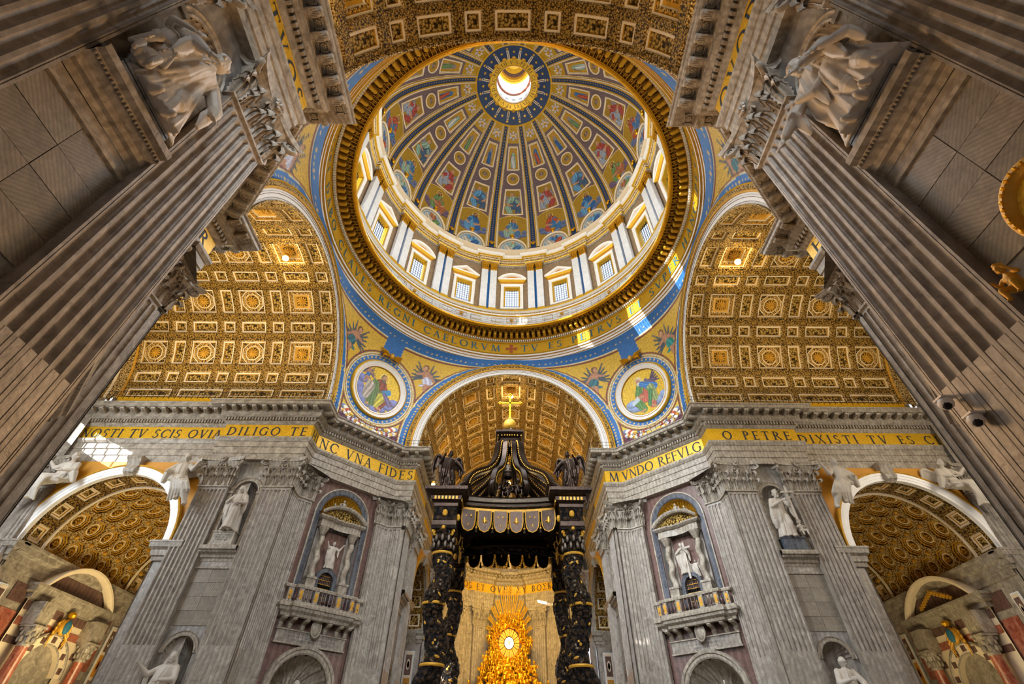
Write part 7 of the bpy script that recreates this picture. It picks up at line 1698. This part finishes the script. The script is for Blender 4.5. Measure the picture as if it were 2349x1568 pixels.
# saints in the big pier niches and balcony reliefs
for sx, sd, kw in ((-1, 'left', dict(veil=True, arms=((-.26, -.14, .8, -.3, -.26, .94), (.24, -.12, .72, .34, -.2, .8)))), (1, 'right', dict(cross=True, look=(-.3, -1, .2)))):
    c = (sx*19.7, 19.7); statue('statue', f'white saint statue {"with veil" if sx < 0 else "holding a large cross"} deep in the niche under the {sd} balcony', 'statue', stand(5.1, ph=.9, **kw), 'statue', .06, (c[0] + sx*.9, c[1] + .9, 3.6), -sx*PI/4)
    plinth((c[0] + sx*.9, c[1] + .9, 0), -sx*PI/4, 3.2, 2.2, 3.6, f'marble plinth in the niche under the {sd} balcony')
ANG = finish(stand(3.0, wings=True, arms=((-.22, -.1, .7, -.3, -.16, .84), (.22, -.1, .7, .3, -.16, .86)), ph=1.9), 'angel', 'statue', .035)
PUT = finish(putto(1.5), 'putto', 'statue', .03)
for sx, sd in ((-1, 'left'), (1, 'right')):
    rot = -sx*PI/4; F = lambda x, y, z: tuple(Vector((sx*19.7, 19.7, 0)) + Matrix.Rotation(rot, 3, 'Z') @ Vector((x, y, z)))
    if sx < 0: tag(link('relief_angel', ANG, None, F(0, .95, 18.9), rot), 'white flying angel relief between the balcony columns, left pier', 'statue')
    else:
        tag(link('relief_figure', finish(stand(3.4, arms=((-.2, -.1, .66, .0, -.2, .72), (.24, -.1, .6, .16, -.2, .7)), ph=.2), 'relief', 'statue', .04), None, F(-.35, .95, 18.8), rot), 'white woman relief embracing the cross, right pier balcony', 'statue')
        mb = MB(); mb.box((0, 0, 1.6), (.22, .14, 3.9), 'statue'); mb.box((0, 0, 2.9), (1.5, .14, .22), 'statue'); o = mb.done('relief_cross', smooth=False, loc=F(.1, .6, 18.6), rotz=rot); tag(o, 'white cross held in the relief of the right balcony', 'cross')
        tag(link('relief_angel', ANG, None, F(.85, 1.0, 18.3), rot), 'white angel relief beside the cross, right pier balcony', 'statue').scale = (.6, .6, .6)
    for i, (x, z, w_) in enumerate(((-1.9, 24.3, 'lower left'), (1.9, 24.2, 'lower right'), (-1.1, 25.6, 'upper left'), (1.1, 25.7, 'upper right'), (0, 26.3, 'topmost'))):
        o = link('putto', PUT, None, F(x, 1.1, z - .5), rot + x*.3); tag(o, f'{w_} white winged child in the gilt half dome over the {sd} balcony', 'statue', f'winged children over the {sd} balcony'); o.scale = (.85, .85, .85)
# bronze angels and children on the canopy
BAN = finish(stand(3.5, wings=True, arms=((-.24, -.06, .66, -.2, -.2, .74), (.26, -.06, .64, .32, -.12, .52)), look=(0, -1, -.5), ph=2.7), 'canopy_angel', 'bronze_plain', .04)
for x, y, lb in ((-BX, BY0, 'bronze angel standing on the front left corner of the canopy'), (BX, BY0, 'bronze angel standing on the front right corner of the canopy'), (-BX, BY1, 'bronze angel on the rear left corner of the canopy, hidden'), (BX, BY1, 'bronze angel on the rear right corner of the canopy, hidden')):
    o = link('canopy_angel', BAN, None, (x*1.03, y-.25, 19.05), .35 if x < 0 else -.35); tag(o, lb, 'statue'); o.scale = (1.0 if x < 0 else -1.0, 1.0, 1.1)
BPU = finish(putto(1.9), 'canopy_child', 'bronze_plain', .03)
for x, y, z, r, lb in ((.75, 2.2, 19.0, .2, 'bronze winged child seated at the middle of the canopy cornice'), (-.15, 2.6, 19.0, -.3, 'bronze child behind, left of the seated one on the canopy'), (-1.25, 3.2, 19.6, -.6, 'bronze child climbing and lifting the crown on the canopy')):
    tag(link('canopy_child', BPU, None, (x, y, z), r), lb, 'statue')
t = thing('papal_crown', 'tall three-tiered bronze crown held up between the canopy ribs', 'crown', (-.1, 3.6, 21.6)); mb = MB(); mb.lathe([(.35, 0), (.42, .2), (.36, .3), (.45, .5), (.38, .62), (.4, .8), (.3, .95), (.25, 1.15), (.1, 1.3), (.02, 1.4)], seg=14, m='bronze_light'); mb.ball((0, 0, 1.45), .1, 'gold_matte', 6); mb.done('tiers', t)
mb = MB(); rg = random.Random(5)
for i in range(330):
    a = rg.random()*2*PI; r = 2.75 + 2.1*rg.random()**1.3; x = r*math.cos(a)*.85; z = GZ-14 + r*math.sin(a)*1.0
    mb.ball((x, -.3 - .8*rg.random(), z), (.22+.28*rg.random(), .3, .18+.2*rg.random()), 'gold', 7)
for i in range(620):
    t_ = rg.random(); z = 5.4 - 6.5*t_; x = (rg.random()*2-1)*(3.4 + 4.4*t_); mb.ball((x, -.5 - 2.0*rg.random()*(.4+t_), z), (.25+.35*rg.random(), .35, .2+.22*rg.random()), 'gold', 7)
for i in range(40):
    a = rg.random()*2*PI; r = 2.9 + 1.8*rg.random(); c_ = Vector((r*math.cos(a)*.85, -1.0, GZ-14 + r*math.sin(a))); mb.tube([c_, c_ + Vector((rg.uniform(-.5, .5), -.3, rg.uniform(-.2, .6)))], [.16, .05], 5, 'gold')
o = link('clouds', finish(mb, 'clouds', 'gold', .085, smooth=1), gl); o['kind'] = 'stuff'
# gilt cherubs of the glory and the gilt child by the cartouche
GPU = finish(putto(1.9, sit=False), 'cherub', 'gold', .05); rg = random.Random(11)
for i in range(46):
    t_ = i/46
    if i < 22: a = R_(-60 + 300*i/22); r = 3.3 + 1.3*rg.random(); x, z = r*math.cos(a)*.92, GZ + r*math.sin(a)*1.02 - .8
    else: z = 13.2 + 5.0*rg.random(); x = (rg.random()*2-1)*(4.2 + (20-z)*.55)
    o = link('cherub', GPU, None, (x, GY - 1.6 - 1.2*rg.random(), z), rg.random()*2-1); o.scale = (.8 + .5*rg.random(),)*3; tag(o, 'gilded cherub tumbling in the clouds of the glory', 'statue', 'gilded cherubs round the glowing window')
statue('gilt_child', 'gilt bronze child holding the oval frame at the right edge', 'statue', putto(1.3, wings=False), 'gold_matte', .022, (12.85, -27.95, 10.3), -PI/2)
# ------------------------------------------------------------ closing walls behind the camera and behind hidden openings
def slabwall(name, label, pts, m='stone'):
    mb = MB(); mb.add(pts, [tuple(range(len(pts)))], m); return tag(mb.done(name, smooth=False), label, kind='structure')
slabwall('wall_nave_end', 'plain nave wall behind the camera', [(-26, -60, 0), (26, -60, 0), (26, -60, 52), (-26, -60, 52)])
for sx, sd in ((-1, 'left'), (1, 'right')):
    slabwall(f'wall_aisle_{sd}', f'aisle wall beyond the nave arches, {sd}', [(sx*24, -60, 0), (sx*24, -24, 0), (sx*24, -24, 36), (sx*24, -60, 36)])
    slabwall(f'wall_aisle_{sd}_transept', f'aisle wall beyond the near transept arches, {sd}', [(sx*24, -24, 0), (sx*58, -24, 0), (sx*58, -24, 36), (sx*24, -24, 36)])
    slabwall(f'wall_choir_aisle_{sd}', f'aisle wall beyond the choir, {sd}', [(sx*24.5, 24, 0), (sx*24.5, 80, 0), (sx*24.5, 80, 36), (sx*24.5, 24, 36)])
    slabwall(f'wall_chapel_end_{sd}', f'wall closing the aisle beside the {sd} chapel', [(sx*24, 38, 0), (sx*58, 38, 0), (sx*58, 38, 36), (sx*24, 38, 36)])
    mb = MB(); mb.add([(sx*13.5, -60, 35.6), (sx*60, -60, 35.6), (sx*60, -14.2, 35.6), (sx*25, -14.2, 35.6), (sx*25, -16.5, 35.6), (sx*16.5, -25, 35.6), (sx*13.5, -25, 35.6)], [(0, 1, 2, 3, 4, 5, 6)], 'stone'); mb.add([(sx*25, 14.2, 35.6), (sx*60, 14.2, 35.6), (sx*60, 80, 35.6), (sx*13.5, 80, 35.6), (sx*13.5, 25, 35.6), (sx*16.5, 25, 35.6), (sx*25, 16.5, 35.6)], [(0, 1, 2, 3, 4, 5, 6)], 'stone'); tag(mb.done(f'ceiling_aisles_{sd}', smooth=False), f'roof over the {sd} aisles', kind='structure')
mb = MB(); mb.grid([[(13.6*math.sin(-PI/2+PI*i/20), y, VZ + 13.6*math.cos(-PI/2+PI*i/20)) for y in (-60, -36)] for i in range(21)], 'gold_matte'); tag(mb.done('ceiling_nave_rear'), 'rear nave vault over the camera', kind='structure')
mb = MB()
for sx in (-1, 1): mb.add([(sx*13.7, -60, 0), (sx*13.7, -51, 0), (sx*13.7, -51, 38), (sx*13.7, -60, 38)], [(0, 1, 2, 3)], 'stone'); mb.add([(sx*13.62, -60, 35), (sx*13.62, -24.5, 35), (sx*13.62, -24.5, 38), (sx*13.62, -60, 38)], [(0, 1, 2, 3)], 'stone')
tag(mb.done('wall_nave_rear', smooth=False), 'nave side walls behind the camera', kind='structure')
for k in range(4):        # spandrel masonry behind the pendentives
    x, y = rz((1, 1), k); mb = MB(); n_ = 16
    for sw in (0, 1):
        P = []
        for i in range(n_+1):
            a_ = PI/2*i/n_; u, z = 15.1*math.sin(a_), VZ + 15.1*math.cos(a_); q = (u, 24.7, z); w_ = (max(u, 26*i/n_), 24.7, 57 if i < n_ else VZ-1.2)
            P.append([(p[0]*x, p[1]*y, p[2]) if not sw else (p[1]*x, p[0]*y, p[2]) for p in (q, w_)])
        mb.grid(P, 'stone'); c_ = [(26, 24.7, 57), (26, 24.7, VZ-1.2), (15.1, 24.7, VZ)]; mb.add([(p[0]*x, p[1]*y, p[2]) if not sw else (p[1]*x, p[0]*y, p[2]) for p in c_], [(0, 1, 2)], 'stone')
    tag(mb.done(f'wall_pendentive_backing_{["far_right","far_left","near_left","near_right"][k]}', smooth=False), f'masonry behind the {QN[k]} pendentive', kind='structure')

# thin iron railing on the cornices of the far piers
for sx, sd in ((-1, 'left'), (1, 'right')):
    pth = [(sx*x, y) for x, y in [(13.15, 34), (13.15, 24.0), (15.4, 24.0), (24.0, 15.4), (24.0, 13.15), (50, 13.15)]]; mb = MB(); q = offset_path(pth, [2.0], False, 1 if sx > 0 else -1)[:, 0]
    for z in (36.1, 36.6): mb.tube([(a, b, z) for a, b in q], .025, 4, 'iron')
    for x, y, r, _ in place_along(pth, 2.0, .7, 1 if sx > 0 else -1): mb.box((x, y, 36.1), (.04, .04, 1.1), 'iron', r)
    o = mb.done('railing', smooth=False); tag(o, f'thin iron railing along the cornice of the far {sd} pier', 'railing', kind='stuff')
